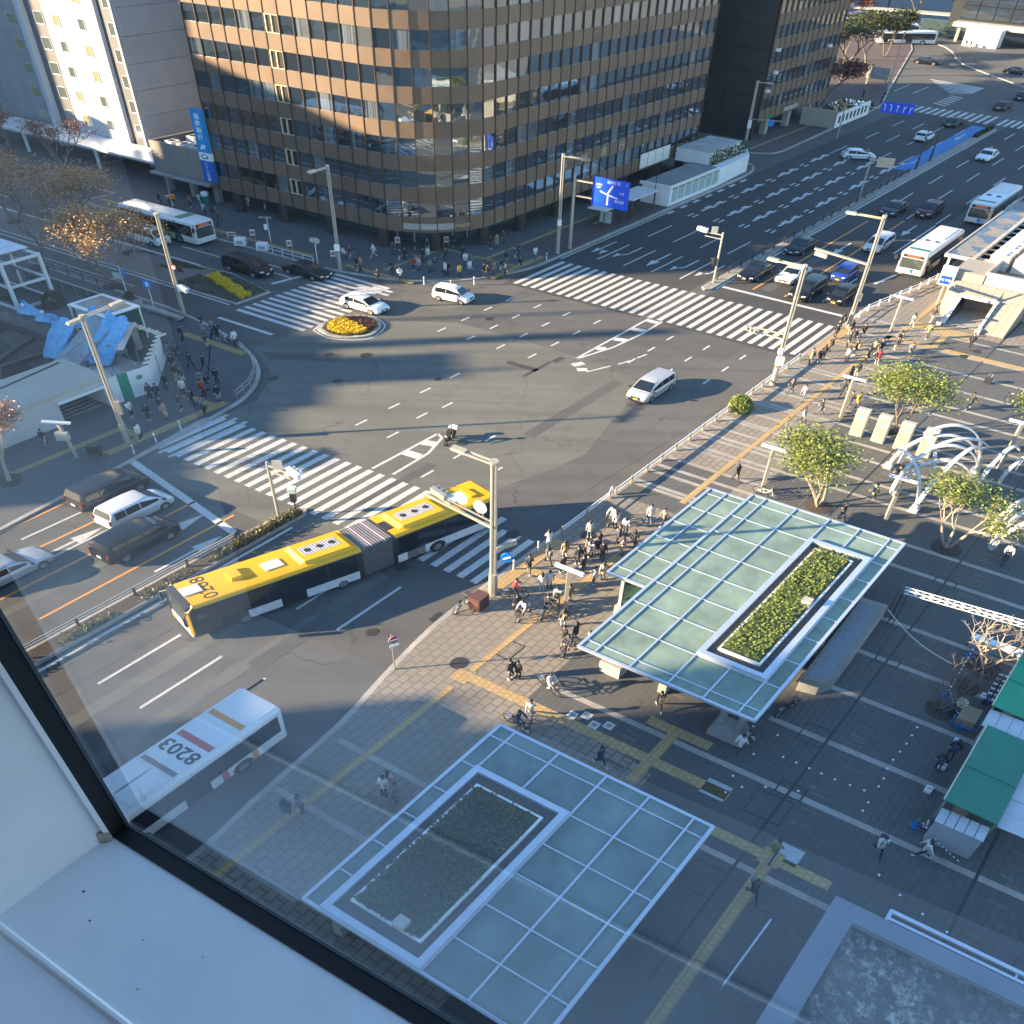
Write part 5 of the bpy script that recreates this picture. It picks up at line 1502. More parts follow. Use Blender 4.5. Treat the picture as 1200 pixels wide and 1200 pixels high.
 def screen(s0, z0, s1, z1, w0, w1, name, sg):
  mb = MB()
  n_ = Vector((z1 - z0, 0, -(X(s1) - X(s0)))).normalized() * (0.012 * (1 if sg > 0 else 1))
  if n_.x * sg < 0: n_ = -n_
  q = [(X(s0), -w0, z0), (X(s0), w0, z0), (X(s1), w1, z1), (X(s1), -w1, z1)]
  mb.add([Vector(p) + n_ for p in q], ((0, 1, 2, 3) if sg > 0 else (3, 2, 1, 0),))
  return mb.mesh(name, A, [CARGLASS], smooth=False)
 f = 0.08
 out.append(("windscreen", screen(xd - (xd - xc) * f, belt + (zr - 0.06 - belt) * f, xc + (xd - xc) * 0.1, belt + (zr - 0.06 - belt) * 0.9, hw * 0.84, hw * rw * 0.86, "windscreen", 1), None))
 zt0 = belt - tail * 0.9
 out.append(("rear_window", screen(xa + (xb - xa) * 0.15, zt0 + (zr - 0.07 - zt0) * 0.25, xb - (xb - xa) * 0.08, zt0 + (zr - 0.07 - zt0) * 0.92, hw * 0.80, hw * rw * 0.84, "rear_window", -1), None))
 fz = belt - drop
 for sg in (-1, 1):
  out.append(("headlight", MB().add([(X(0.992), sg * hw * 0.45, fz - 0.16), (X(0.972), sg * hw * 0.86, fz - 0.13), (X(0.925), sg * hw * 0.965, fz - 0.02), (X(0.955), sg * hw * 0.55, fz - 0.03)], ((0, 1, 2, 3) if sg > 0 else (3, 2, 1, 0),)).add([(X(0.998), sg * hw * 0.45, fz - 0.18), (X(0.985), sg * hw * 0.82, fz - 0.15), (X(0.978), sg * hw * 0.84, fz - 0.03), (X(0.985), sg * hw * 0.5, fz - 0.035)], ((0, 1, 2, 3) if sg > 0 else (3, 2, 1, 0),)).mesh("headlight", A, [LENS], smooth=False), None))
  tz = belt - tail
  out.append(("tail_light", MB().box(X(-0.004), X(0.02), sg * hw * 0.84 - 0.06, sg * hw * 0.84 + 0.06, tz - 0.26, tz - (0.02 if tail > 0.02 else -0.1)).mesh("tail_light", A, [RED], smooth=False), None))
  out.append(("mirror", MB().box(X(xd - 0.05), X(xd - 0.02), sg * (hw + 0.02), sg * (hw + 0.2), belt, belt + 0.16).mesh("mirror", A, [DARK]), None))
 out.append(("grille", MB().box(X(0.985), X(1.003), -hw * 0.42, hw * 0.42, fz - 0.34, fz - 0.12).mesh("grille", A, [DARK], smooth=False), None))
 out.append(("bumper", MB().box(X(0.985), X(1.004), -hw * 0.62, hw * 0.62, 0.24, 0.36).box(X(-0.003), X(0.03), -hw * 0.7, hw * 0.7, 0.26, 0.38).mesh("bumper", A, [DARK], smooth=False), None))
 pm = PLATE_Y if yellow else PLATE_W
 out.append(("number_plate", MB().box(X(1.003), X(1.007), -0.18, 0.18, 0.40, 0.54).mesh("number_plate", A, [pm], smooth=False), None))
 out.append(("number_plate", MB().box(X(-0.008), X(-0.003), -0.18, 0.18, 0.62 - tail, 0.78 - tail).mesh("number_plate", A, [pm], smooth=False), None))
 r = 0.31 if kind not in ("kei",) else 0.27
 if kind in ("suv", "minivan"): r = 0.345
 for s in (0.195, 0.81):
  for sg in (-1, 1):
   y0 = sg * (hw - 0.2)
   tyre = MB().lathe([(r * 0.62, 0.0), (r, 0.0), (r, 0.205), (r * 0.93, 0.222), (r * 0.64, 0.218)] if sg > 0 else [(r * 0.64, -0.218), (r * 0.93, -0.222), (r, -0.205), (r, 0.0), (r * 0.62, 0.0)], 18, (X(s), y0, r), "y")
   arch = MB()
   for i in range(12):
    a, b = PI * i / 12, PI * (i + 1) / 12
    arch.quad(*[(X(s) + q * math.cos(t), sg * (hw + 0.004), r + q * math.sin(t)) for q, t in ((r * 0.99, a), (r * 1.17, a), (r * 1.17, b), (r * 0.99, b))])
   tyre.add(arch.v, arch.f)
   rim = MB()
   for i in range(5):
    t = 2 * PI * i / 5
    c_, s_ = math.cos(t), math.sin(t)
    rim.add([(X(s) + 0.03 * s_ + 0.0 * c_, y0 + sg * 0.224, r - 0.03 * c_), (X(s) + r * .6 * c_ + .035 * s_, y0 + sg * 0.222, r + r * .6 * s_ - .035 * c_), (X(s) + r * .6 * c_ - .035 * s_, y0 + sg * 0.222, r + r * .6 * s_ + .035 * c_), (X(s) - 0.03 * s_, y0 + sg * 0.224, r + 0.03 * c_)], ((0, 1, 2, 3),))
   rim.lathe([(r * 0.56, 0.215), (r * 0.66, 0.226)] if sg > 0 else [(r * 0.66, -0.226), (r * 0.56, -0.215)], 16, (X(s), y0, r), "y")
   rim.lathe([(0.0, 0.19), (r * 0.5, 0.19)] if sg > 0 else [(r * 0.5, -0.19), (0.0, -0.19)], 12, (X(s), y0, r), "y", 1)
   out.append(("wheel", tyre.mesh("wheel", A, [BLACK], 50), ("rim", rim.mesh("rim", A, [CHROME, DARK], smooth=False))))
 if kind == "taxi":
  out.append(("roof_lamp", MB().box(X(0.47), X(0.50), -0.28, 0.28, H - 0.01, H + 0.14).mesh("roof_lamp", A, [WHITE]), None))
 if kind in ("wagon", "van"):
  pass
 _car[k] = out
 return out
def car(kind, pnt, u, v, th, label, cat="car", yellow=False, group=None, z=0.0):
 root = thing("parked_car" if cat == "parked car" else {"van": "van", "minivan": "minivan", "taxi": "taxi"}.get(cat, "car"), label, cat, W(u, v, z), group)
 for name, me, sub in car_meshes(kind, ang(th), round(th, 1), yellow):
  o = link(name, me, root)
  if name == "body":
   o.material_slots[0].link = "OBJECT"
   o.material_slots[0].material = pnt
  if sub:
   link(sub[0], sub[1], o)
 return root
UP, DN = TH_U, TH_U + 180
RT = TH_V
car("hatch", P_WHITE, 58.4, -55.3, RT + 2, "white hatchback turning beside the yellow flower island", "car")
car("kei", P_WHITE, 64.7, -51.0, RT + 10, "small boxy white car on the open crossing in front of the waiting crowd", "car")
car("wagon", P_SILVER, 58.2, -28.3, DN, "lone silver minivan with a yellow plate in the middle of the crossing", "minivan", True)
car("minivan", P_GREY, 25.2, -45.8, UP, "dark grey minivan in the lane nearest the left pavement", "minivan")
car("wagon", P_PEARL, 24.7, -42.9, UP + 0.1, "pale silver wagon between two dark minivans in the left lanes", "car")
car("minivan", P_BLACK, 22.5, -40.1, UP, "black boxy minivan beside the median at the left stop line", "minivan")
car("sedan", P_SILVER, 16.5, -43.0, UP, "silver sedan last in the queue at the left window edge", "car")
car("minivan", P_BLACK, 59.0, -69.4, RT, "black minivan waiting on the cross street beside the flower bed", "minivan")
car("sedan", P_BLACK, 61.7, -64.9, RT, "black sedan waiting first at the cross street crossing", "car")
car("van", P_WHITE, 59.4, -83.0, RT, "small white van on the cross street beside the white and green bus", "van", True)
car("sedan", P_BLACK, 87.2, -33.9, DN, "black sedan first at the stop line next to the road median", "car")
car("taxi", P_WHITE, 88.6, -30.9, DN, "white taxi with a roof lamp waiting second from the road median", "taxi")
car("minivan", P_BLACK, 85.2, -28.1, DN, "black minivan at the stop line in front of the blue car", "minivan")
car("kei", P_BLACK, 85.6, -25.2, DN, "small black car with a yellow plate waiting nearest the plaza kerb", "car", True)
car("kei", P_BLUE, 91.7, -27.3, DN, "bright blue small car waiting behind the black minivan", "car", True)
car("sedan", P_BLACK, 97.2, -33.9, DN, "black sedan rolling up beside the median railing behind the first queue", "car")
car("wagon", P_PEARL, 102.7, -28.2, DN, "pale silver wagon behind the lamp post in front of the nearer white bus", "car")
car("sedan", P_GREY, 116.5, -31.6, DN, "dark grey sedan on the main road behind the lamp post head", "car")
car("suv", P_MAROON, 118.3, -28.4, DN, "dark maroon car beside the farther white bus", "car")
car("sedan", P_WHITE, 149.0, -31.3, DN, "white sedan alone in the far lanes to the right of the blue bus lane", "car")
car("hatch", P_PEARL, 137.9, -43.9, RT + 30, "pale silver hatchback turning across the far lanes near the second brown building", "car")
car("hatch", P_WHITE, 154.5, -41.2, UP, "white car seen from behind under the blue arrow sign", "car")
car("sedan", P_GREY, 166.8, -41.1, UP, "dark grey car with lit tail lights beside the far end of the blue lane", "car")
car("sedan", P_MAROON, 184.0, -39.2, UP, "dark maroon car past the far crossing", "car")
car("sedan", P_GREY, 194.5, -39.0, UP, "dark sedan farthest along the road at the right edge", "car")
car("sedan", P_BLACK, 217.3, -61.9, RT, "black sedan turning near the far bus terminal", "car")
car("sedan", P_BLACK, 217.8, -46.2, RT, "black sedan below the dark glass block at the far right", "car")
for i, (u, v, k, p) in enumerate(((70.5, -126.5, "sedan", P_BLACK), (71.0, -132.5, "wagon", P_GREY), (74.2, -130.0, "sedan", P_BLACK), (67.5, -135, "sedan", P_GREY))):
 car(k, p, u, v, RT, ("black sedan parked in front of the grey block", "dark grey wagon parked before the grey block", "black sedan tucked under the grey block behind the others", "dark grey sedan on the service road by the window edge")[i], "parked car")
car("van", P_BLACK, 208, -88, RT, "dark van standing by the far bus terminal trees", "van")
# buses --------------------------------------------------------------
def bus_profile(hw, h, r=0.22):
 pts = [(-hw + 0.05, 0.32), (-hw, 0.40), (-hw, h - r)]
 pts += [(-hw + r - r * math.cos(R(a)), h - r + r * math.sin(R(a))) for a in (30, 60, 90)]
 return pts + [(-x, z) for x, z in pts[::-1]]
def bus_body(x0, x1, hw, h, front=True, rear=True):
 pr = bus_profile(hw, h)
 rings = []
 for x, s, t in ((x0, 0.93 if rear else 1, 0.03 if rear else 0), (x0 + 0.12, 1, 0), (x1 - 0.18, 1, 0), (x1, 0.93 if front else 1, 0.05 if front else 0)):
  rings.append([(x, y * s, z if z < 1 else z - t) for y, z in pr][::-1])
 return MB().loft(rings)
def bus_wheel(parent, A, x, hw, sg, r=0.47):
 y0 = sg * (hw - 0.28)
 t = MB().lathe([(r * 0.6, 0.0), (r, 0.0), (r, 0.27), (r * 0.95, 0.292), (r * 0.6, 0.288)] if sg > 0 else [(r * 0.6, -0.288), (r * 0.95, -0.292), (r, -0.27), (r, 0), (r * 0.6, 0)], 20, (x, y0, r), "y")
 for i in range(14):
  a, b = PI * i / 14, PI * (i + 1) / 14
  t.quad(*[(x + q * math.cos(g), sg * (hw + 0.006), r + q * math.sin(g)) for q, g in ((r * 0.98, a), (r * 1.22, a), (r * 1.22, b), (r * 0.98, b))])
 w = t.build("wheel", BLACK, parent, A=A)
 m = MB().lathe([(r * 0.3, 0.27), (r * 0.42, 0.297), (r * 0.62, 0.297)] if sg > 0 else [(r * 0.62, -0.297), (r * 0.42, -0.297), (r * 0.3, -0.27)], 16, (x, y0, r), "y")
 m.lathe([(0.0, 0.305), (0.12, 0.30)] if sg > 0 else [(0.12, -0.30), (0.0, -0.305)], 10, (x, y0, r), "y")
 m.build("rim", CHROME, w, A=A)
BUSGLASS = glazing("bus glass", (0.008, 0.009, 0.010), 0.015)
BUSWIN = glazing("bus windscreen", (0.05, 0.06, 0.06), 0.10)
SEAT = M("seat cloth", (0.10, 0.13, 0.25), 0.9)
def city_bus(u, v, th, label, body, stripes=(), number=None, skirt=None, roof=(), hh=3.0, L=10.6, front_blue=False, name="city_bus"):
 A = ang(th)
 b = thing(name, label, "bus", W(u, v))
 hw = 1.22
 bus_body(-L / 2, L / 2, hw, hh).build("body", body, b, A=A)
 n = 6
 for sg in (-1, 1):
  for i in range(n):
   x0, x1 = -L / 2 + 0.5 + i * (L - 1.3) / n, -L / 2 + 0.5 + (i + 1) * (L - 1.3) / n
   MB().box(x0 + 0.03, x1 - 0.03, sg * hw - 0.008, sg * hw + 0.008, 1.25, 2.45).build("side_window", BUSGLASS, b, A=A, smooth=False)
  MB().box(-L / 2 + 0.3, L / 2 - 0.4, sg * hw - 0.005, sg * hw + 0.005, 1.15, 2.55).build("window_band", DARK, b, A=A, smooth=False)
  for x in (-L / 2 + 2.6, L / 2 - 2.4):
   bus_wheel(b, A, x, hw, sg)
  m = MB().tube((L / 2 - 0.1, sg * (hw - 0.05), 2.75), (L / 2 + 0.25, sg * (hw + 0.28), 2.5), 0.03)
  m.box(L / 2 + 0.18, L / 2 + 0.3, sg * (hw + 0.16), sg * (hw + 0.4), 1.95, 2.5)
  m.build("mirror", DARK, b, A=A)
  MB().box(L / 2 - 0.02, L / 2 + 0.02, sg * 0.95 - 0.18, sg * 0.95 + 0.18, 0.62, 0.84).build("headlight", LENS, b, A=A, smooth=False)
  MB().box(-L / 2 - 0.02, -L / 2 + 0.02, sg * 0.98 - 0.1, sg * 0.98 + 0.1, 0.7, 1.1).build("tail_light", RED, b, A=A, smooth=False)
 MB().box(L / 2 - 0.02, L / 2 + 0.012, -1.02, 1.02, 1.05, 2.28).build("windscreen", BUSWIN, b, A=A, smooth=False)
 MB().box(L / 2 - 0.03, L / 2 + 0.016, -0.95, 0.95, 2.36, 2.72).build("destination_sign", DARK, b, A=A, smooth=False)
 MB().box(L / 2 + 0.012, L / 2 + 0.02, -0.6, 0.6, 2.43, 2.65).build("display", M("amber display", (0.25, 0.06, 0.03), 0.5, emit=((1.0, 0.25, 0.05), 0.05)) if "amber display" not in bpy.data.materials else bpy.data.materials["amber display"], b, A=A, smooth=False)
 MB().box(L / 2 - 0.02, L / 2 + 0.014, -0.22, 0.22, 0.42, 0.58).build("number_plate", PLATE_W, b, A=A, smooth=False)
 MB().box(L / 2 - 0.02, L / 2 + 0.01, -1.1, 1.1, 0.33, 0.4).build("bumper", DARK, b, A=A, smooth=False)
 MB().box(-L / 2 - 0.012, -L / 2 + 0.02, -0.95, 0.95, 1.5, 2.4).build("rear_window", BUSGLASS, b, A=A, smooth=False)
 MB().box(L / 2 - 1.75, L / 2 - 0.75, hw - 0.01, hw + 0.014, 0.42, 2.5).build("door", BUSGLASS, b, A=A, smooth=False)
 MB().box(-0.9, 0.4, hw - 0.01, hw + 0.014, 0.42, 2.5).build("door", BUSGLASS, b, A=A, smooth=False)
 for x0, x1, m, low in stripes:
  s = MB().box(x0, x1, -hw * 0.82, hw * 0.82, hh - 0.02, hh + 0.006)
  for sg in (-1, 1):
   s.box(x0, x1, sg * hw - 0.004, sg * hw + 0.004, 0.42, 1.14) if low else None
  s.build("stripe", m, b, A=A, smooth=False)
 if skirt:
  for sg in (-1, 1):
   MB().box(skirt[1], skirt[2], sg * hw - 0.004, sg * hw + 0.0045, 0.42, 1.12).build("advert_panel", skirt[0], b, A=A, smooth=False)
 for sg in (-1, 1):
  MB().box(-L / 2 + 0.3, L / 2 - 0.4, sg * 0.98 - 0.02, sg * 0.98 + 0.02, hh - 0.02, hh + 0.025).build("roof_rib", body, b, A=A)
 for x0, x1, y0, y1, h, m in roof:
  MB().box(x0, x1, y0, y1, hh - 0.02, hh + h).build("roof_unit", m, b, A=A)
 if front_blue:
  for y0, y1, m in ((0.05, 0.35, M("bus blue", (0.01, 0.12, 0.5), 0.4) if "bus blue" not in bpy.data.materials else bpy.data.materials["bus blue"]), (0.4, 0.9, M("bus pale blue", (0.3, 0.5, 0.7), 0.4) if "bus pale blue" not in bpy.data.materials else bpy.data.materials["bus pale blue"])):
   MB().box(L / 2 - 0.02, L / 2 + 0.008, y0, y1, 0.42, 0.98).build("front_stripe", m, b, A=A, smooth=False)
 if number:
  MB().text(number[0], 1.0, (number[1], 0, hh + 0.012), (0, -1, 0), (1, 0, 0), bold=0.02).build("lettering", LETTER_B, b, A=A, smooth=False)
 return b
B_WHITE = paint("bus white", (0.68, 0.68, 0.67))
B_CREAM = paint("bus warm white", (0.70, 0.66, 0.62))
S_RED = M("stripe red", (0.48, 0.10, 0.10), 0.5)
S_ORG = M("stripe orange", (0.68, 0.27, 0.06), 0.5)
S_GREEN = M("stripe green", (0.02, 0.17, 0.12), 0.5)
S_BRN = M("stripe grey brown", (0.22, 0.18, 0.16), 0.5)
S_YEL = M("advert yellow", (0.62, 0.50, 0.05), 0.5, rgb2=(0.30, 0.38, 0.08), scale=0.8)
city_bus(10.6, -23.4, DN, "white bus numbered 8203 on its roof pulling away at the lower left", B_WHITE,
   ((-3.5, -3.18, S_ORG, True), (-1.85, -1.5, S_RED, True), (0.05, 0.3, S_BRN, True)), ("8203", -1.2),
   roof=((0.5, 2.3, -0.98, -0.06, 0.22, B_WHITE), (0.5, 2.3, 0.06, 0.98, 0.22, B_WHITE), (2.6, 3.4, -0.5, 0.5, 0.12, B_WHITE)), L=10.4)
city_bus(101.2, -22.9, DN, "nearer white bus with a sunlit roof standing beside the subway entrance", B_CREAM,
   ((3.6, 4.3, S_GREEN, False),), None, roof=((-4.6, -0.5, -0.7, 0.7, 0.1, B_CREAM), (0.6, 0.9, -0.6, -0.3, 0.1, DARK), (0.6, 0.9, 0.3, 0.6, 0.1, DARK)), front_blue=True)
city_bus(122.5, -23.2, DN, "farther white bus in the shade behind the long shelter roof", B_WHITE,
   ((3.8, 4.4, S_GREEN, False),), None, roof=((-4.6, -0.5, -0.7, 0.7, 0.1, B_WHITE), (1.2, 1.6, -0.7, -0.3, 0.1, DARK), (1.2, 1.6, 0.3, 0.7, 0.1, DARK)), front_blue=True)
city_bus(62.2, -83.4, RT, "white and green bus with a yellow advert on the cross street at the left", B_WHITE,
   ((2.3, 3.3, S_GREEN, True),), None, (S_YEL, -4.8, 2.2), roof=((-1.0, 2.2, -0.8, 0.8, 0.12, B_WHITE),))
for i, (u, v) in enumerate(((238.5, -73.5), (246.0, -79.5), (252, -86), (258, -93))):
 city_bus(u, v, DN - 48, ("first white coach in the far bus terminal beside the road", "second white coach in the far bus terminal", "third white coach in the far bus terminal", "white coach deepest in the far bus terminal")[i], B_WHITE, ((-1, 1.0, S_GREEN, False),), None, L=11.5)
# the yellow articulated bus
Y_BODY = M("bus yellow", (0.72, 0.365, 0.003), 0.45, 0, 0.04, 0.8, dirt=0.15)
Y_LOW = M("bus skirt silver", (0.60, 0.60, 0.60), 0.4)
BELLOW = M("bellows", (0.11, 0.105, 0.10), 0.8)
GREYLID = M("hatch grey", (0.52, 0.50, 0.48), 0.5)
YB = thing("articulated_bus", "long yellow articulated bus numbered 0208 turning across the near crossing", "bus", W(28.5, -28.95))
hw = 1.25
# front section runs from the joint towards -u, turned a little into the lane
def yellow_part(A, off, x0, x1, wheels, front, hood):
 o = Vector((UV[0][0] * off[0] + UV[0][1] * off[1], UV[1][0] * off[0] + UV[1][1] * off[1], 0))
 hh = 3.02
 B = lambda mb, name, m, par=YB, sm=False: mb.build(name, m, par, o if par is YB else (0, 0, 0), A, sm)
 B(bus_body(x0, x1, hw, hh, front, not front), "body", DARK, sm=True)
 sk = MB()
 for sg in (-1, 1):
  sk.box(x0 + 0.3, x1 - (2.9 if front else 0.3), sg * hw - 0.02, sg * hw + 0.012, 0.42, 1.12)
 B(sk, "skirt", Y_LOW)
 pr = bus_profile(hw, hh)
 rf = MB()
 rings = []
 xs = (x0 + (0.02 if front else 0.25), x1 - (0.4 if front else 0.05))
 top = [(y * 1.004, z + 0.012) for y, z in pr if z > hh - 0.24]
 for x in xs:
  rings.append([(x, y, z) for y, z in top][::-1] + [(x, y * 0.98, z - 0.05) for y, z in top])
 rf.loft(rings)
 B(rf, "roof", Y_BODY, sm=True)
 n = 5 if front else 4
 for sg in (-1, 1):
  for i in range(n):
   a, b = x0 + 0.35 + i * (x1 - x0 - 1.0) / n, x0 + 0.35 + (i + 1) * (x1 - x0 - 1.0) / n
   B(MB().box(a + 0.04, b - 0.04, sg * hw - 0.01, sg * hw + 0.01, 1.2, 2.66), "side_window", BUSGLASS)
  for x in wheels:
   bus_wheel(YB, A, x, hw, sg)
   YB.children[-1].location = o
 hd = MB()
 hx0, hx1 = hood
 hd.loft([[(x, -y, hh - 0.01), (x, y, hh - 0.01), (x, y * 0.86, hh + z), (x, -y * 0.86, hh + z)] for x, y, z in ((hx0, 0.95, 0.02), (hx0 + 0.25, 1.0, 0.26), (hx1 - 0.25, 1.0, 0.26), (hx1, 0.95, 0.02))])
 h = B(hd, "roof_hood", Y_BODY)
 B(MB().box(hx0 + 0.5, hx1 - 0.5, -0.42, 0.42, hh + 0.26, hh + 0.275), "grille", GREYLID, h)
 for i in range(14):
  x = hx0 + 0.5 + (hx1 - hx0 - 1.0) * (i + 0.5) / 14
  B(MB().box(x - 0.012, x + 0.012, -0.4, 0.4, hh + 0.275, hh + 0.285), "slat", DARK, h)
 for i in range(3):
  B(MB().lathe([(0.0, 0.29), (0.14, 0.29), (0.17, 0.30), (0.12, 0.305), (0.05, 0.30), (0, 0.31)], 14, (hx0 + 0.85 + i * (hx1 - hx0 - 1.7) / 2, 0, hh)), "fan", BLACK, h, True)
 return o, hh
AF = ang(TH_U + 180 - 17.5)
o, hh = yellow_part(AF, (-0.2, -0.0), 0.6, 10.1, (7.4, 1.9), True, (0.75, 3.85))
B = lambda mb, name, m, sm=False: mb.build(name, m, YB, o, AF, sm)
# (x forward, y to the left of the bus)
B(MB().box(10.08, 10.14, -1.08, 1.08, 0.95, 2.45), "windscreen", BUSWIN)
B(MB().box(10.06, 10.12, -1.1, 1.1, 2.47, 2.9), "destination_sign", DARK)
B(MB().box(9.95, 10.17, -1.16, 1.16, 0.32, 1.0), "front_panel", Y_LOW)
B(MB().box(10.06, 10.15, -1.0, 1.0, 0.96, 1.04), "wiper", BLACK)
for sg in (-1, 1):
 B(MB().bar((10.1, sg * 1.17, 0.6), (10.08, sg * 1.19, 2.6), 0.14, 0.16).bar((10.08, sg * 1.19, 2.6), (9.7, sg * 1.15, 3.0), 0.16, 0.14), "front_pillar", Y_BODY if sg > 0 else DARK)
 B(MB().box(10.12, 10.18, sg * 0.9 - 0.2, sg * 0.9 + 0.2, 0.55, 0.8), "headlight", LENS)
 B(MB().tube((10.0, sg * 1.1, 2.75), (10.35, sg * 1.4, 2.5), 0.04).box(10.3, 10.42, sg * 1.4 - 0.12, sg * 1.4 + 0.12, 1.8, 2.5), "mirror", DARK)
B(MB().box(9.95, 10.18, -1.17, -0.75, 0.34, 0.75), "corner_panel", Y_BODY)
B(MB().box(8.6, 9.7, 1.24, 1.27, 0.4, 2.5), "door", BUSGLASS)
B(MB().box(4.0, 5.4, 1.24, 1.27, 0.4, 2.5), "door", BUSGLASS)
B(MB().text("0208", 1.05, (8.25, 0.0, hh + 0.02), (0, -1, 0), (1, 0, 0)), "lettering", LETTER_B)
B(MB().box(8.75, 9.7, -0.5, 0.25, hh, hh + 0.09), "roof_hatch", GREYLID)
B(MB().box(4.5, 5.5, -0.35, 0.4, hh, hh + 0.09), "roof_hatch", GREYLID)
B(MB().add([(6.0, -0.45, hh), (7.3, -0.45, hh), (7.3, 0.3, hh), (6.0, 0.3, hh), (6.7, -0.4, hh + 0.28), (7.25, -0.4, hh + 0.28), (7.25, 0.25, hh + 0.28), (6.7, 0.25, hh + 0.28)], ((4, 5, 6, 7), (0, 1, 5, 4), (1, 2, 6, 5), (2, 3, 7, 6), (3, 0, 4, 7))), "roof_scoop", Y_BODY)
B(MB().box(7.9, 8.6, -1.255, -1.245, 1.7, 2.0), "white_label", WHITE)
for i, (x, c) in enumerate(((9.2, (0.55, 0.5, 0.45)), (6.6, (0.5, 0.3, 0.3)), (6.2, (0.2, 0.3, 0.5)))):
 pass
AR = ang(TH_U - 14.0)
o2, _ = yellow_part(AR, (0.3, 0.05), 0.7, 7.9, (3.9,), False, (1.5, 4.7))
B2 = lambda mb, name, m, sm=False: mb.build(name, m, YB, o2, AR, sm)
B2(MB().box(0.85, 1.35, -0.5, 0.35, 3.02, 3.07), "roof_vent", DARK)
B2(MB().box(5.2, 6.1, -0.4, 0.5, 3.02, 3.14), "roof_hatch", GREYLID)
B2(MB().box(6.6, 7.0, -0.5, 0.5, 3.02, 3.2), "roof_scoop", Y_BODY)
B2(MB().box(7.88, 7.94, -1.1, 1.1, 0.4, 2.8), "rear_panel", Y_BODY)
B2(MB().box(7.93, 7.96, -0.9, 0.9, 1.5, 2.5), "rear_window", BUSGLASS)
for sg in (-1, 1): B2(MB().box(7.93, 7.97, sg * 0.95 - 0.1, sg * 0.95 + 0.1, 0.8, 1.3), "tail_light", RED)
B2(MB().box(1.6, 2.8, -1.27, -1.24, 0.4, 2.5), "door", BUSGLASS)
bl = MB()
nb = 22
for i in range(nb + 1):
 t = i / nb
 # from the front section's rear (x = .62 behind the joint) to the rear section's front
 p = Vector((o.x, o.y)) + Vector((AF[0][0], AF[1][0])) * 0.62
 q = Vector((o2.x, o2.y)) + Vector((AR[0][0], AR[1][0])) * 0.72
 c = p.lerp(q, t)
 la, lb_ = Vector((-AF[0][1], -AF[1][1])), Vector((AR[0][1], AR[1][1]))
 if la.dot(lb_) < 0: lb_ = -lb_
 s = la.lerp(lb_, t)
 k = 0.97 if i % 2 else 1.03
 e = s * hw * 0.97 * k
 z1 = 3.0 * (0.985 if i % 2 else 1.005)
 ring_ = [(c.x - e.x, c.y - e.y, 0.45), (c.x - e.x, c.y - e.y, z1 - 0.12), (c.x - e.x * 0.9, c.y - e.y * 0.9, z1), (c.x + e.x * 0.9, c.y + e.y * 0.9, z1), (c.x + e.x, c.y + e.y, z1 - 0.12), (c.x + e.x, c.y + e.y, 0.45)]
 bl.v.extend(ring_)
 if i:
  b0 = len(bl.v) - 12
  for a in range(6):
   bl.f.append((b0 + a, b0 + (a + 1) % 6, b0 + 6 + (a + 1) % 6, b0 + 6 + a)); bl.m.append(1 if (a in (1, 2, 3) and i % 5 == 3) else (2 if (a in (2,) and i % 2) else 0))
bl.build("bellows", [BELLOW, M("bellows pink stripe", (0.34, 0.22, 0.27), 0.7), M("bellows pale fold", (0.36, 0.34, 0.34), 0.7)], YB, smooth=False)
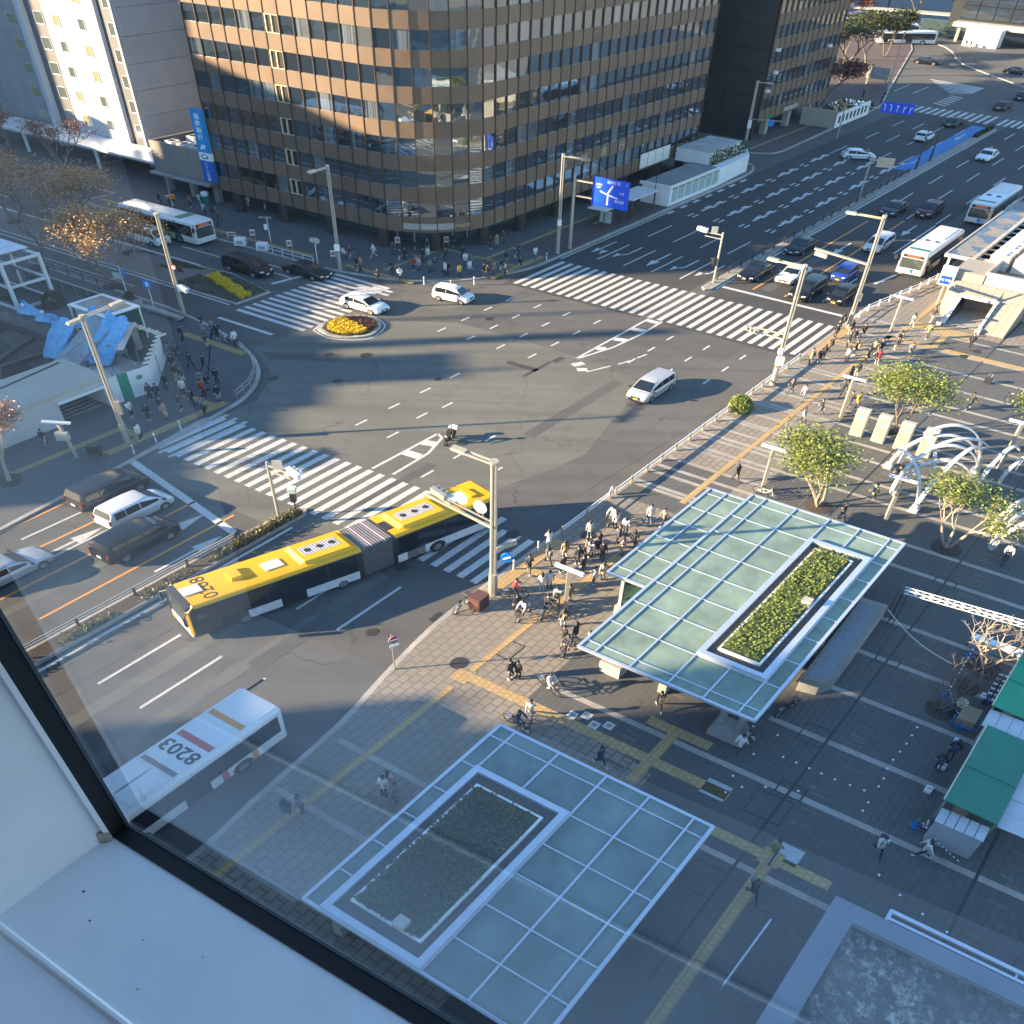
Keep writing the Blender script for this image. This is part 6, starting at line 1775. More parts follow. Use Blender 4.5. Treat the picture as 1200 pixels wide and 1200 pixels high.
# the motor scooter and its rider, bicycles --------------------------------------------------
def two_wheeler(name, label, cat, u, v, th, scooter=False, z=0.0, frame=None, group=None):
 A = ang(th) if scooter else ((1.2 * math.cos(R(th)), -1.1 * math.sin(R(th))), (1.1 * math.sin(R(th)), 1.1 * math.cos(R(th))))
 o = thing(name, label, cat, W(u, v, z), group)
 fm = frame or DARK
 r = 0.24 if scooter else 0.33
 wb = 0.62 if scooter else 0.53
 for x in (-wb, wb):
  mb = MB()
  n = 16
  for i in range(n):
   a, b = 2 * PI * i / n, 2 * PI * (i + 1) / n
   mb.bar((x + r * math.cos(a), 0, r + r * math.sin(a)), (x + r * math.cos(b), 0, r + r * math.sin(b)), 0.09 if scooter else 0.045, 0.07 if scooter else 0.04)
  w = mb.build("wheel", BLACK, o, A=A)
  sp = MB()
  for i in range(6):
   a = PI * i / 6
   sp.bar((x - r * 0.93 * math.cos(a), 0, r - r * 0.93 * math.sin(a)), (x + r * 0.93 * math.cos(a), 0, r + r * 0.93 * math.sin(a)), 0.012, 0.012)
  sp.build("spokes", CHROME, w, A=A)
 if scooter:
  MB().box(-0.75, -0.1, -0.16, 0.16, 0.35, 0.72).loft([[(x, -y, z0), (x, y, z0), (x, y, z1), (x, -y, z1)] for x, y, z0, z1 in ((-0.2, 0.14, 0.25, 0.38), (0.3, 0.15, 0.25, 0.36), (0.45, 0.17, 0.35, 0.8), (0.5, 0.15, 0.5, 1.0))]).build("body", fm, o, A=A)
  MB().box(-0.75, 0.02, -0.15, 0.15, 0.72, 0.82).build("saddle", BLACK, o, A=A)
  MB().bar((0.42, -0.33, 1.02), (0.42, 0.33, 1.02), 0.04, 0.04).bar((0.5, 0, 0.3), (0.4, 0, 1.02), 0.06, 0.06).build("handlebar", DARK, o, A=A)
  MB().box(0.5, 0.56, -0.08, 0.08, 0.78, 0.92).build("headlight", LENS, o, A=A)
  MB().box(-0.98, -0.72, -0.2, 0.2, 0.78, 1.1).build("luggage_box", WHITE, o, A=A)
 else:
  mb = MB()
  for a, b in (((-wb, 0, r), (-0.08, 0, 0.28)), ((-0.08, 0, 0.28), (-0.18, 0, 0.78)), ((-0.15, 0, 0.62), (0.36, 0, 0.72)), ((-0.08, 0, 0.28), (0.38, 0, 0.64)), ((-wb, 0, r), (-0.15, 0, 0.62)), ((wb, 0, r), (0.36, 0, 0.92))):
   mb.bar(a, b, 0.04, 0.04)
  mb.build("frame", fm, o, A=A)
  MB().box(-0.32, -0.05, -0.07, 0.07, 0.80, 0.86).build("saddle", BLACK, o, A=A)
  MB().bar((0.34, -0.27, 0.97), (0.34, 0.27, 0.97), 0.03, 0.03).bar((0.36, 0, 0.9), (0.34, 0, 0.97), 0.03, 0.03).build("handlebar", CHROME, o, A=A)
  bk = MB()
  for z_ in (0.66, 0.78, 0.9):
   for a, b in (((0.42, -0.15), (0.72, -0.15)), ((0.72, -0.15), (0.72, 0.15)), ((0.72, 0.15), (0.42, 0.15)), ((0.42, 0.15), (0.42, -0.15))):
    bk.bar((*a, z_), (*b, z_), 0.02, 0.02)
  bk.build("basket", DARK, o, A=A)
  MB().bar((-0.62, -0.0, 0.72), (-0.2, 0, 0.72), 0.14, 0.02).build("carrier", CHROME, o, A=A)
 return o
# ------------------------------------------------------------------ lamp posts, signals, signs
LAMPGLASS = M("lamp glass", (0.55, 0.55, 0.52), 0.2, coat=0.5)
GS = (1.15, 1.0)
FA = ((1.15, 0), (0, 1.0))
def dirv(th):
 a = ang(th)
 d = Vector((a[0][0], a[1][0], 0))
 return d.normalized()
def street_lamp(label, u, v, h, arms, mat=POLE, fat=0.15, z=0.13, base=0.26, twin=True, extra=()):
 """tall post with box arms; arms: (heading, length, height)"""
 o = thing("street_lamp", label, "street lamp", W(u, v, z))
 mb = MB()
 if twin:
  for s in (-0.11, 0.11):
   mb.tube((s, 0, 0.0), (s, 0, h), fat * 0.72, fat * 0.6, 8)
 else:
  mb.tube((0, 0, 0), (0, 0, h), fat, fat * 0.6, 8)
 mb.build("post", mat, o)
 MB().tube((0, 0, 0), (0, 0, 1.9), base, base * 0.94, 8).build("base", mat, o)
 MB().tube((0, 0, h - 0.05), (0, 0, h + 0.12), fat * 1.5, fat * 1.5, 8).build("cap", mat, o)
 for th, L, z_ in arms:
  d = dirv(th)
  s = Vector((-d.y, d.x, 0))
  mb = MB()
  for k in (-0.16, 0.16):
   mb.bar(s * k + Vector((0, 0, z_)), s * k + d * L + Vector((0, 0, z_)), 0.09, 0.1)
  mb.bar(Vector((0, 0, z_ - 0.001)) + d * L - s * 0.2, Vector((0, 0, z_ - 0.001)) + d * L + s * 0.2, 0.1, 0.1)
  mb.build("arm", mat, o)
  a, b = d * (L - 1.0) + Vector((0, 0, z_ + 0.02)), d * (L - 0.02) + Vector((0, 0, z_ + 0.02))
  l = MB().bar(a, b, 0.42, 0.2).build("lamp_head", mat, o)
  MB().bar(a + Vector((0, 0, -0.12)) + d * 0.05, b + Vector((0, 0, -0.12)) - d * 0.05, 0.32, 0.05).build("lamp_glass", LAMPGLASS, l)
 return o
def signal_box(parent, c, th, mat=STEEL, vert=False):
 """three-lamp traffic signal; th is where its lenses look"""
 d = dirv(th)
 s = Vector((-d.y, d.x, 0))
 c = Vector(c)
 w = s if not vert else Vector((0, 0, 1))
 h = MB()
 n = 3 if not vert else 2
 a, b = c - w * (0.22 * n), c + w * (0.22 * n)
 h.bar(a, b, 0.3 if not vert else 0.36, 0.42 if not vert else 0.36)
 o = h.build("signal_head", mat, parent)
 for i in range(n):
  p = c + w * (0.42 * (i - (n - 1) / 2)) + d * 0.16
  m = (M("signal red", (0.25, 0.02, 0.02), 0.3), M("signal amber", (0.25, 0.14, 0.02), 0.3), M("signal green", (0.02, 0.2, 0.14), 0.3)) if "signal red" not in bpy.data.materials else tuple(bpy.data.materials[x] for x in ("signal red", "signal amber", "signal green"))
  MB().tube(p, p + d * 0.04, 0.15, 0.15, 10).build("lens", m[i] if n == 3 else m[2 * i], o)
  MB().tube(p + Vector((0, 0, 0.08)), p + d * 0.28 + Vector((0, 0, 0.06)), 0.12, 0.14, 6).build("hood", mat, o)
 return o
lampA = street_lamp("tall beige lamp post with round sign backs on an arm beside the yellow bus", 30.4, -21.9, 11.3, ((TH_V + 178, 3.0, 11.25),), base=0.34, fat=0.2)
d = dirv(TH_V + 180); s = Vector((-d.y, d.x, 0))
mb = MB()
for k in (-0.2, 0.2): mb.bar(s * k + Vector((0, 0, 6.2)), s * k + d * 4.9 + Vector((0, 0, 6.9)), 0.11, 0.2)
mb.build("sign_arm", POLE, lampA)
RND = M("sign back", (0.40, 0.40, 0.38), 0.5)
for L in (1.0, 2.4):
 c = d * L + Vector((0, 0, 7.25 + 0.12 * L))
 p = MB().tube(c - s * 0.02, c + s * 0.02, 0.5, 0.5, 20).build("round_sign", RND, lampA)
 for k in (-0.18, 0.18):
  MB().bar(c + d * k + s * -0.06 + Vector((0, 0, -0.75)), c + d * k + s * -0.06 + Vector((0, 0, 0.6)), 0.07, 0.05).build("sign_bracket", POLE, p)
signal_box(lampA, d * 4.1 + Vector((0, 0, 7.2)), TH_U)
c = Vector((0.9, -0.2, 3.6))
q = MB().bar((0.2, -0.1, 4.3), (1.5, 0.4, 4.5), 0.25, 0.3).build("signal_box_arm", POLE, lampA)
MB().tube(c - Vector((0, 0.05, 0)), c + Vector((0, 0.05, 0)), 0.42, 0.42, 16).build("blue_sign", M("road sign blue", (0.01, 0.19, 0.55), 0.4), lampA)
MB().bar(c + Vector((-0.25, -0.07, -0.1)), c + Vector((0.25, -0.07, 0.1)), 0.06, 0.1).build("sign_arrow", WHITE, lampA)
l6 = street_lamp("tall beige lamp post nearest the subway entrance at the right end of the wide crossing", 79.6, -22.1, 12.0, ((TH_V + 183, 3.6, 11.8),))
mb = MB(); d = dirv(TH_V + 180); mb.bar((0, 0, 7.1), d * 5.6 + Vector((0, 0, 7.6)), 0.4, 0.14); mb.build("sign_arm", POLE, l6)
signal_box(l6, d * 4.8 + Vector((0, 0, 7.1)), TH_U)
MB().box(-0.3, 0.3, -0.35, -0.1, 3.2, 4.0).build("pole_box", STEEL, l6)
l7 = street_lamp("tall beige lamp post at the plaza kerb near the little green shrub", 64.9, -22.0, 11.9, ((TH_V + 176, 3.3, 11.8),))
d = dirv(TH_V + 180)
q = MB().bar((0, 0, 4.8), d * 3.0 + Vector((0, 0, 4.9)), 0.12, 0.12).bar((0, 0, 5.3), d * 3.0 + Vector((0, 0, 5.3)), 0.1, 0.1).build("signal_arm", POLE, l7)
signal_box(l7, d * 3.1 + Vector((0, 0, 5.0)), TH_U + 180)
MB().box(-0.35, 0.35, -0.45, -0.1, 2.3, 3.1).box(-0.4, 0.0, -0.42, -0.12, 3.5, 4.0).build("pole_box", WHITE, l7)
l4 = street_lamp("grey lamp post beside the big blue direction sign at the bank", 80.9, -51.2, 11.7, ((TH_V + 4, 3.2, 11.6),), STEEL)
MB().box(-0.25, 0.25, -0.4, -0.1, 3.6, 4.3).build("pole_box", WHITE, l4)
l3 = street_lamp("grey lamp post standing in front of the left part of the brown bank facade", 64.3, -63.4, 11.8, ((TH_U + 182, 2.6, 11.7),), STEEL)
MB().box(-0.3, 0.3, -0.4, -0.1, 2.5, 3.2).build("pole_box", WHITE, l3)
l1 = street_lamp("tall beige lamp post before the blue sheets of the works site", 30.3, -50.5, 11.6, ((TH_U + 8, 3.4, 11.5), (TH_U + 188, 1.2, 11.45)))
MB().box(0.15, 0.6, -0.3, 0.0, 3.0, 4.2).build("pole_box", STEEL, l1)
l2 = street_lamp("beige lamp post on the left corner beside the flower bed", 48.2, -65.6, 10.6, (), fat=0.17)
MB().box(0.15, 0.75, -0.25, 0.05, 2.6, 3.3).build("pole_box", WHITE, l2)
d = dirv(TH_V); signal_box(l2, d * 1.0 + Vector((0, 0, 3.0)), TH_U, WHITE_METAL)
rs = MB().tube((0.3, -0.12, 5.2), (0.3, -0.08, 5.2), 0.32, 0.32, 14).build("round_sign", M("sign red ring", (0.45, 0.05, 0.05), 0.4), l2)
MB().tube((0.3, -0.14, 5.2), (0.3, -0.12, 5.2), 0.22, 0.22, 14).build("sign_face", WHITE, rs)
l8 = street_lamp("grey lamp post at the far side street corner by the black end wall", 137.4, -59.0, 9.2, ((TH_V + 10, 2.6, 9.1),), STEEL, fat=0.22)
d = dirv(TH_V)
MB().bar((0, 0, 3.4), d * 5.5 + Vector((0, 0, 3.8)), 0.14, 0.14).build("sign_arm", STEEL, l8)
rs = MB().tube(d * 3.6 + Vector((0, -0.15, 3.3)), d * 3.6 + Vector((0, -0.1, 3.3)), 0.55, 0.55, 16).build("round_sign", bpy.data.materials["road sign blue"], l8)
MB().bar(d * 2.7 + Vector((0, -0.1, 4.3)), d * 3.4 + Vector((0, -0.1, 4.35)), 0.05, 0.45).build("green_sign", M("road sign green", (0.02, 0.24, 0.12), 0.4), l8)
MB().box(-0.3, 0.3, -0.4, -0.1, 2.0, 3.3).build("pole_box", WHITE, l8)
street_lamp("slender grey lamp post among the far roadside trees", 187.3, -58.1, 10.4, (), STEEL, twin=False)
for u, v, h, lab in ((136.8, -36.2, 6.4, "dark signal post rising from the far median in front of the blue lane"), (142.2, -36.3, 6.0, "second dark post on the far median beside the blue lane")):
 street_lamp(lab, u, v, h, (), POLE_DARK, twin=False, z=0.2, base=0.18, fat=0.12)
sgn = thing("direction_sign_gantry", "grey gantry sign seen from behind over the far median", "sign", W(117.6, -36.0, 0.2))
MB().tube((0, 0, 0), (0, 0, 6.2), 0.14, 0.1, 8).build("post", STEEL, sgn)
MB().bar((0, 0, 5.8), dirv(TH_V + 20) * 2.8 + Vector((0, 0, 5.8)), 0.12, 0.12).build("arm", STEEL, sgn)
d = dirv(TH_V + 20)
MB().bar(d * 0.9 + Vector((0, 0, 5.6)), d * 3.2 + Vector((0, 0, 5.6)), 0.06, 1.3).build("board", STEEL, sgn)
# big blue direction sign at the bank
bs = thing("direction_sign", "big blue direction sign with a branching white road diagram over the kerb", "sign", W(83.0, -51.2, 0.13))
MB().tube((0, 0, 0), (0, 0, 9.2), 0.24, 0.18, 10).build("post", STEEL, bs)
d = dirv(TH_V + 3)
for z_ in (6.6, 8.4): MB().bar((0, 0, z_), d * 3.2 + Vector((0, 0, z_)), 0.16, 0.16).build("arm", STEEL, bs)
BLUE = M("sign blue", (0.008, 0.075, 0.62), 0.4, emit=None)
n = Vector((d.y, -d.x, 0))
if n.y > 0: n = -n
c0 = d * 4.7 + Vector((0, 0, 7.6)) + n * 0.12
MB().bar(c0 - d * 2.3, c0 + d * 2.3, 0.06, 3.3).build("board", BLUE, bs)
mk = MB()
e = n * 0.036
def L_(a, b, w):
 """flat stroke on the board from a to b (metres along the board, up)"""
 q = Vector((b[0] - a[0], b[1] - a[1])).normalized() * (w / 2)
 mk.add([c0 + e + d * x + Vector((0, 0, y)) for x, y in ((a[0] - q.y, a[1] + q.x), (b[0] - q.y, b[1] + q.x), (b[0] + q.y, b[1] - q.x), (a[0] + q.y, a[1] - q.x))], ((0, 1, 2, 3),))
L_((-0.3, -1.4), (-0.3, 0.0), 0.2); L_((-0.3, 0.0), (0.25, 0.95), 0.2); L_((-1.3, 0.1), (-0.3, -0.2), 0.16); L_((-0.3, -0.2), (1.0, -0.45), 0.16)
mk.build("road_diagram", WHITE, bs, smooth=False)
tx = MB()
for s_, sz, x, z_ in (("福岡空港", 0.42, 0.3, 1.12), ("太宰府", 0.28, -1.5, 0.75), ("天神", 0.28, -1.55, 0.42), ("住吉", 0.3, 1.4, 0.1), ("博多駅", 0.42, 1.15, -0.95), ("3", 0.4, 1.9, 1.1)):
 tx.text(s_, sz, c0 + e * 1.3 + d * x + Vector((0, 0, z_)), d, (0, 0, 1))
tx.build("lettering", LETTER_W, bs, smooth=False)
bs2 = thing("direction_sign", "blue lane sign with five white arrows hung over the far carriageway", "sign", W(146.5, -50.2, 0.13))
d = dirv(TH_V + 6)
MB().tube((0, 0, 0), (0, 0, 6.0), 0.13, 0.1, 8).build("post", STEEL, bs2)
MB().bar((0, 0, 5.6), d * 9.5 + Vector((0, 0, 5.6)), 0.1, 0.1).build("arm", STEEL, bs2)
n = Vector((d.y, -d.x, 0))
if n.y > 0: n = -n
c0 = d * 8.3 + Vector((0, 0, 5.9)) + n * 0.1
MB().bar(c0 - d * 2.6, c0 + d * 2.6, 0.06, 1.7).build("board", BLUE, bs2)
mk = MB(); e = n * 0.036
for i in range(5):
 x = -2.0 + i
 L_((x, -0.55), (x, 0.35), 0.12)
 if i < 2: L_((x, 0.3), (x - 0.35, 0.5), 0.12)
 elif i == 2: L_((x - 0.2, 0.2), (x, 0.5), 0.1); L_((x + 0.2, 0.2), (x, 0.5), 0.1)
 else: L_((x, 0.0), (x + 0.35, 0.4), 0.12)
mk.build("lane_arrows", WHITE, bs2, smooth=False)
# traffic signals on the two median noses
for lab, u, v, h, th in (("slim signal post on the far median nose of the wide crossing", 82.6, -35.8, 6.0, TH_U + 200), ("signal post with an arm on the planted median nose by the near crossing", 28.9, -35.7, 5.7, TH_V)):
 o = thing("traffic_signal", lab, "traffic signal", W(u, v, 0.18))
 MB().tube((0, 0, 0), (0, 0, h), 0.13, 0.1, 8).build("post", POLE, o)
 d = dirv(th) if u < 50 else dirv(TH_V + 182)
 MB().bar((0, 0, h - 0.3), d * 2.6 + Vector((0, 0, h - 0.35)), 0.1, 0.1).bar((0, 0, h - 0.8), d * 2.0 + Vector((0, 0, h - 0.75)), 0.08, 0.08).build("arm", POLE, o)
 signal_box(o, d * 2.4 + Vector((0, 0, h - 0.1)), TH_U, WHITE_METAL)
 MB().bar(d * 1.0 + Vector((-0.35, 0, h + 0.1)), d * 1.0 + Vector((0.35, 0, h + 0.1)), 0.06, 0.75).build("sign_board", RND, o)
 if u > 50:
  signal_box(o, (-0.4, -0.1, 2.6), TH_V + 180, DARK, True); MB().lathe([(0.0, 2.2), (0.14, 2.3), (0.14, 2.6), (0, 2.7)], 8, (0.35, 0, 0)).build("siren", DARK, o)
o = thing("pedestrian_signal", "short dark signal with a white top at the planted median nose", "traffic signal", W(30.2, -35.7, 0.18))
MB().tube((0, 0, 0), (0, 0, 1.9), 0.06, 0.05, 6).build("post", DARK, o); MB().box(-0.2, 0.2, -0.18, 0.18, 1.2, 2.1).build("signal_head", DARK, o); MB().box(-0.3, 0.3, -0.25, 0.25, 2.1, 2.5).build("sign_box", M("mint sign", (0.45, 0.55, 0.48), 0.5), o)
# T shaped plaza lights
for lab, u, v, h in (("T shaped plaza light in the waiting crowd left of the glass roof", 31.1, -17.9, 4.1), ("T shaped plaza light between the long crossing and the subway entrance", 80.9, -19.0, 3.9), ("leaning plaza light beside the first information board", 62.7, -15.9, 4.0), ("plaza light beside the parked bicycle at the glass roof's top corner", 49.4, -15.6, 4.2), ("plaza light at the left foot of the white arches", 50.6, -8.3, 4.0), ("plaza light behind the white arches", 61.5, -4.9, 4.6)):
 o = thing("plaza_light", lab, "light", W(u, v, 0.13))
 MB().box(-0.13, 0.13, -0.1, 0.1, 0, h).build("post", POLE, o)
 d = dirv(TH_V)
 MB().bar(-d * 1.0 + Vector((0, 0, h + 0.06)), d * 1.0 + Vector((0, 0, h + 0.06)), 0.26, 0.14).build("lamp_bar", WHITE_METAL, o)
# no entry sign with long shadow
o = thing("no_entry_sign", "round red road sign on a thin post at the edge of the plaza", "sign", W(22.3, -21.7, 0.13))
MB().tube((0, 0, 0), (0, 0, 3.3), 0.045, 0.04, 8).build("post", STEEL, o)
d = Vector((0.45, -0.89, 0)).normalized(); s = Vector((0.89, 0.45, 0)).normalized()
c = Vector((0.12, 0, 2.95)) + d * 0.08
r_ = MB().tube(c, c + d * 0.03, 0.36, 0.36, 20).build("sign_face", M("road sign red", (0.48, 0.03, 0.03), 0.4), o)
MB().bar(c + d * 0.045 - s * 0.26, c + d * 0.045 + s * 0.26, 0.02, 0.13).build("white_bar", WHITE, r_)
rim = MB()
for i in range(20):
 a, b = 2 * PI * i / 20, 2 * PI * (i + 1) / 20
 rim.bar(c + d * 0.035 + s * (0.33 * math.cos(a)) + Vector((0, 0, 0.33 * math.sin(a))), c + d * 0.035 + s * (0.33 * math.cos(b)) + Vector((0, 0, 0.33 * math.sin(b))), 0.02, 0.035)
rim.build("white_rim", WHITE, r_)
MB().bar(c + d * 0.03 - s * 0.3 + Vector((0, 0, -0.55)), c + d * 0.03 + s * 0.3 + Vector((0, 0, -0.55)), 0.03, 0.2).build("lower_plate", WHITE, o)
for lab, u, v, face in (("small blue road sign on a white post beside the left pavement", 47.6, -68.4, "blue"), ("pair of small signs on a post near the autumn tree", 48.6, -73.0, "two"), ("round sign on a post at the bank side railing", 64.4, -66.2, "round"), ("thin dark pole at the bank kerb by the glass bus shelter", 100.4, -52.0, "none"), ("short post with a white board before the bank kerb", 66.3, -74.0, "white"), ("small orange sign on a thin post by the white and green bus", 66.5, -87.6, "amber"), ("tall thin signal pole at the far left edge of the view", 62.0, -112.0, "teal")):
 o = thing("sign_post", lab, "sign", W(u, v, 0.13))
 h = 3.2 if face != "none" else 6.2
 if face == "teal": h = 8.0
 MB().tube((0, 0, 0), (0, 0, h), 0.06, 0.05, 6).build("post", WHITE_METAL if face != "none" else DARK, o)
 if face == "blue":
  MB().bar((-0.45, -0.08, 2.75), (0.45, -0.08, 2.75), 0.04, 0.95).build("sign_face", bpy.data.materials["road sign blue"], o); MB().box(-0.15, 0.15, -0.12, -0.1, 2.5, 3.0).build("symbol", WHITE, o)
 elif face == "two":
  MB().bar((-0.9, -0.08, 2.0), (-0.1, -0.08, 2.0), 0.04, 0.8).build("sign_face", M("pale green sign", (0.35, 0.42, 0.40), 0.5), o); MB().bar((0.1, -0.08, 2.4), (0.5, -0.08, 2.4), 0.04, 0.7).build("sign_face", bpy.data.materials["road sign blue"], o)
 elif face == "round":
  MB().tube((0.25, -0.1, 2.8), (0.25, -0.06, 2.8), 0.36, 0.36, 16).build("sign_face", RND, o); MB().tube((-0.3, -0.1, 2.9), (-0.3, -0.06, 2.9), 0.3, 0.3, 16).build("sign_face", RND, o)
 elif face == "white":
  MB().bar((-1.0, 0, 3.1), (0.6, 0, 3.1), 0.12, 0.14).build("arm", STEEL, o); MB().box(-0.5, -0.1, -0.1, -0.05, 1.6, 2.3).build("sign_face", WHITE, o)
 elif face == "amber":
  MB().box(0.05, 0.6, -0.1, 0.1, 2.2, 2.8).build("sign_face", AMBER, o); MB().box(-0.6, -0.1, -0.1, 0.1, 2.2, 2.6).build("signal_box", STEEL, o)
 elif face == "teal":
  MB().bar((-0.7, 0, 7.6), (0.3, 0, 7.9), 0.14, 0.2).build("arm", STEEL, o); MB().box(0.05, 0.5, -0.15, 0.15, 4.4, 5.4).build("sign_face", M("teal sign", (0.1, 0.4, 0.42), 0.5), o)
for i, (u, v) in enumerate(((73.2, -64.2), (76.3, -60.8), (66.2, -76.2), (66.0, -71.2), (66.3, -66.0))):
 o = thing("sandwich_board", ("first", "second", "third", "fourth", "fifth")[i] + " small red and white notice stand before the bank facade counting from its corner", "notice stand", W(u, v, 0.13))
 MB().bar((-0.3, 0.1, 0.1), (-0.3, -0.05, 1.1), 0.05, 0.05).bar((0.3, 0.1, 0.1), (0.3, -0.05, 1.1), 0.05, 0.05).bar((-0.3, -0.25, 0), (-0.3, -0.05, 1.1), 0.04, 0.04).bar((0.3, -0.25, 0), (0.3, -0.05, 1.1), 0.04, 0.04).build("leg", STEEL, o)
 MB().box(-0.32, 0.32, -0.1, -0.06, 0.35, 1.1).build("board", WHITE, o); MB().box(-0.2, 0.2, -0.13, -0.1, 0.55, 0.95).build("notice", S_RED, o)
# bus stop shelter and the stair enclosures on the bank pavement
o = thing("bus_stop_shelter", "glass bus stop shelter with a lit advert panel under the blue direction sign", "shelter", W(92.0, -52.2, 0.13))
MB().box(-2.0, 2.2, -1.6, 0.5, 2.5, 2.62).build("roof", FRW, o, A=UV)
for u, v in ((-1.8, -1.4), (2.0, -1.4), (-1.8, 0.3), (2.0, 0.3)): MB().box(u - .05, u + .05, v - .05, v + .05, 0, 2.5).build("post", POLE_DARK, o, A=UV)
MB().box(-1.7, 1.9, -1.45, -1.4, 0.3, 2.3).build("back_glass", CLR, o, A=UV, smooth=False)
MB().box(-0.5, -0.3, 0.1, 0.4, 0.2, 2.3).box(-0.56, -0.5, -1.0, 0.5, 0.35, 2.2).build("advert_case", POLE_DARK, o, A=UV)
MB().box(-0.58, -0.561, -0.9, 0.4, 0.5, 2.1).build("advert_panel", M("advert print", (0.55, 0.54, 0.5), 0.4, rgb2=(0.3, 0.36, 0.4), scale=1.5), o, A=UV)
MB().box(-1.5, 1.5, -1.2, -0.85, 0.42, 0.48).build("bench", WOOD, o, A=UV)
o = thing("bus_stop_shelter", "flat grey roofed waiting shelter between the blue sign and the white stair enclosure", "shelter", W(97.6, -52.7, 0.13))
MB().box(-2.6, 2.6, -1.3, 1.2, 2.6, 2.75).build("roof", FRW, o, A=UV)
for u in (-2.4, 2.3):
 for v in (-1.1, 1.0): MB().box(u - .07, u + .07, v - .07, v + .07, 0, 2.6).build("post", POLE_DARK, o, A=UV)
MB().box(-2.3, 2.3, -1.15, -1.1, 0.3, 2.3).build("back_glass", CLR, o, A=UV, smooth=False)
o = thing("stair_enclosure", "white stair enclosure with glass sides and a rooftop box of plants by the bank kerb", "building", W(113.5, -53.0, 0.13))
MB().box(-11.3, 0.0, -1.7, 1.8, 2.5, 2.7).build("roof", M("grey deck", (0.22, 0.22, 0.22), 0.7, 0, 0.2, 1), o, A=UV)
MB().box(-11.4, 0.0, 1.8, 1.95, 2.45, 2.85).box(-11.5, -11.3, -1.8, 1.949, 2.45, 2.848).build("roof_edge", WHITE_METAL, o, A=UV)
for k in range(7):
 MB().box(-11.2 + 1.6 * k, -11.05 + 1.6 * k, 1.7, 1.85, 0, 2.5).build("post", WHITE_METAL, o, A=UV)
 MB().box(-11.05 + 1.6 * k, -9.6 + 1.6 * k, 1.74, 1.78, 0.4, 2.2).build("side_pane", M("milky pane", (0.36, 0.42, 0.38), 0.3) if "milky pane" not in bpy.data.materials else bpy.data.materials["milky pane"], o, A=UV, smooth=False)
MB().box(-11.2, 0, 1.6, 1.9, 0, 0.4).box(-11.4, -10.9, -1.5, 1.9, 0, 2.4).build("wall", WHITE, o, A=UV)
MB().prism([(0, -1.8), (8.6, -2.2), (12.6, -3.4), (12.6, -1.0), (8.6, 1.4), (0, 1.9)], 0, 2.5).build("stair_wall", WHITE, o, A=UV)
MB().box(0.3, 8.0, -4.0, 0.3, 2.5, 4.3).build("roof_box", FRW, o, A=UV)
MB().box(0.35, 8.1, -3.95, 0.35, 4.3, 4.45).build("box_top", M("weathered box top", (0.40, 0.39, 0.36), 0.8, dirt=0.6, scale=1), o, A=UV)
IVY = leafy("ivy", (0.03, 0.055, 0.02), (0.09, 0.12, 0.04))
iv = MB()
for i in range(1400):
 side = rnd.random()
 p = Vector((rnd.uniform(0.2, 9.5), rnd.uniform(0.3, 0.6), rnd.uniform(2.0, 4.4) - rnd.random() ** 2)) if side < 0.6 else Vector((rnd.uniform(7.9, 8.3), rnd.uniform(-4, 0.4), rnd.uniform(2.4, 4.5))) if side < 0.8 else Vector((rnd.uniform(0.1, 8), rnd.uniform(-4, -3.8), rnd.uniform(3.8, 4.7)))
 a, b = Vector((rnd.gauss(0, 1), rnd.gauss(0, 1), rnd.gauss(0, 1))).normalized() * 0.16, Vector((rnd.gauss(0, 1), rnd.gauss(0, 1), rnd.gauss(0, 1))).normalized() * 0.13
 iv.quad(p - a, p - b, p + a, p + b)
tag(iv.build("ivy", IVY, o, A=UV, smooth=False), kind="stuff")
o = thing("stair_enclosure", "pale stair enclosure with slit openings on the far pavement beside the reddish tree", "building", W(158.5, -55.0, 0.13))
MB().box(-6, 6.5, 1.7, 2.0, 0, 2.4).build("wall", WHITE, o, A=UV); MB().box(-6.3, -6.0, -3, 2.0, 0, 2.9).box(-6, 6.5, -2.4, -2.2, 0, 2.2).build("end_wall", STONE, o, A=UV)
for k in range(8): MB().box(-5.2 + 1.4 * k, -4.5 + 1.4 * k, 2.0, 2.02, 0.7, 1.9).build("slit_opening", DARK, o, A=UV)
MB().box(-6, 6.5, -2.4, 1.9, 2.15, 2.2).build("roof", CLR, o, A=UV)
o = thing("billboard", "small framed picture board standing by the far road bend", "sign", W(189.3, -61.0, 0.13))
MB().box(-0.2, 0.2, -1.8, 1.8, 1.2, 3.4).build("frame", STONE, o, A=UV); MB().box(-0.25, -0.2, -1.5, 1.5, 1.5, 3.1).build("picture", M("far print", (0.10, 0.14, 0.2), 0.5, rgb2=(0.4, 0.38, 0.34), scale=1.6), o, A=UV)
for v in (-1.5, 1.5): MB().box(-.1, .1, v - .1, v + .1, 0, 1.2).build("post", STEEL, o, A=UV)
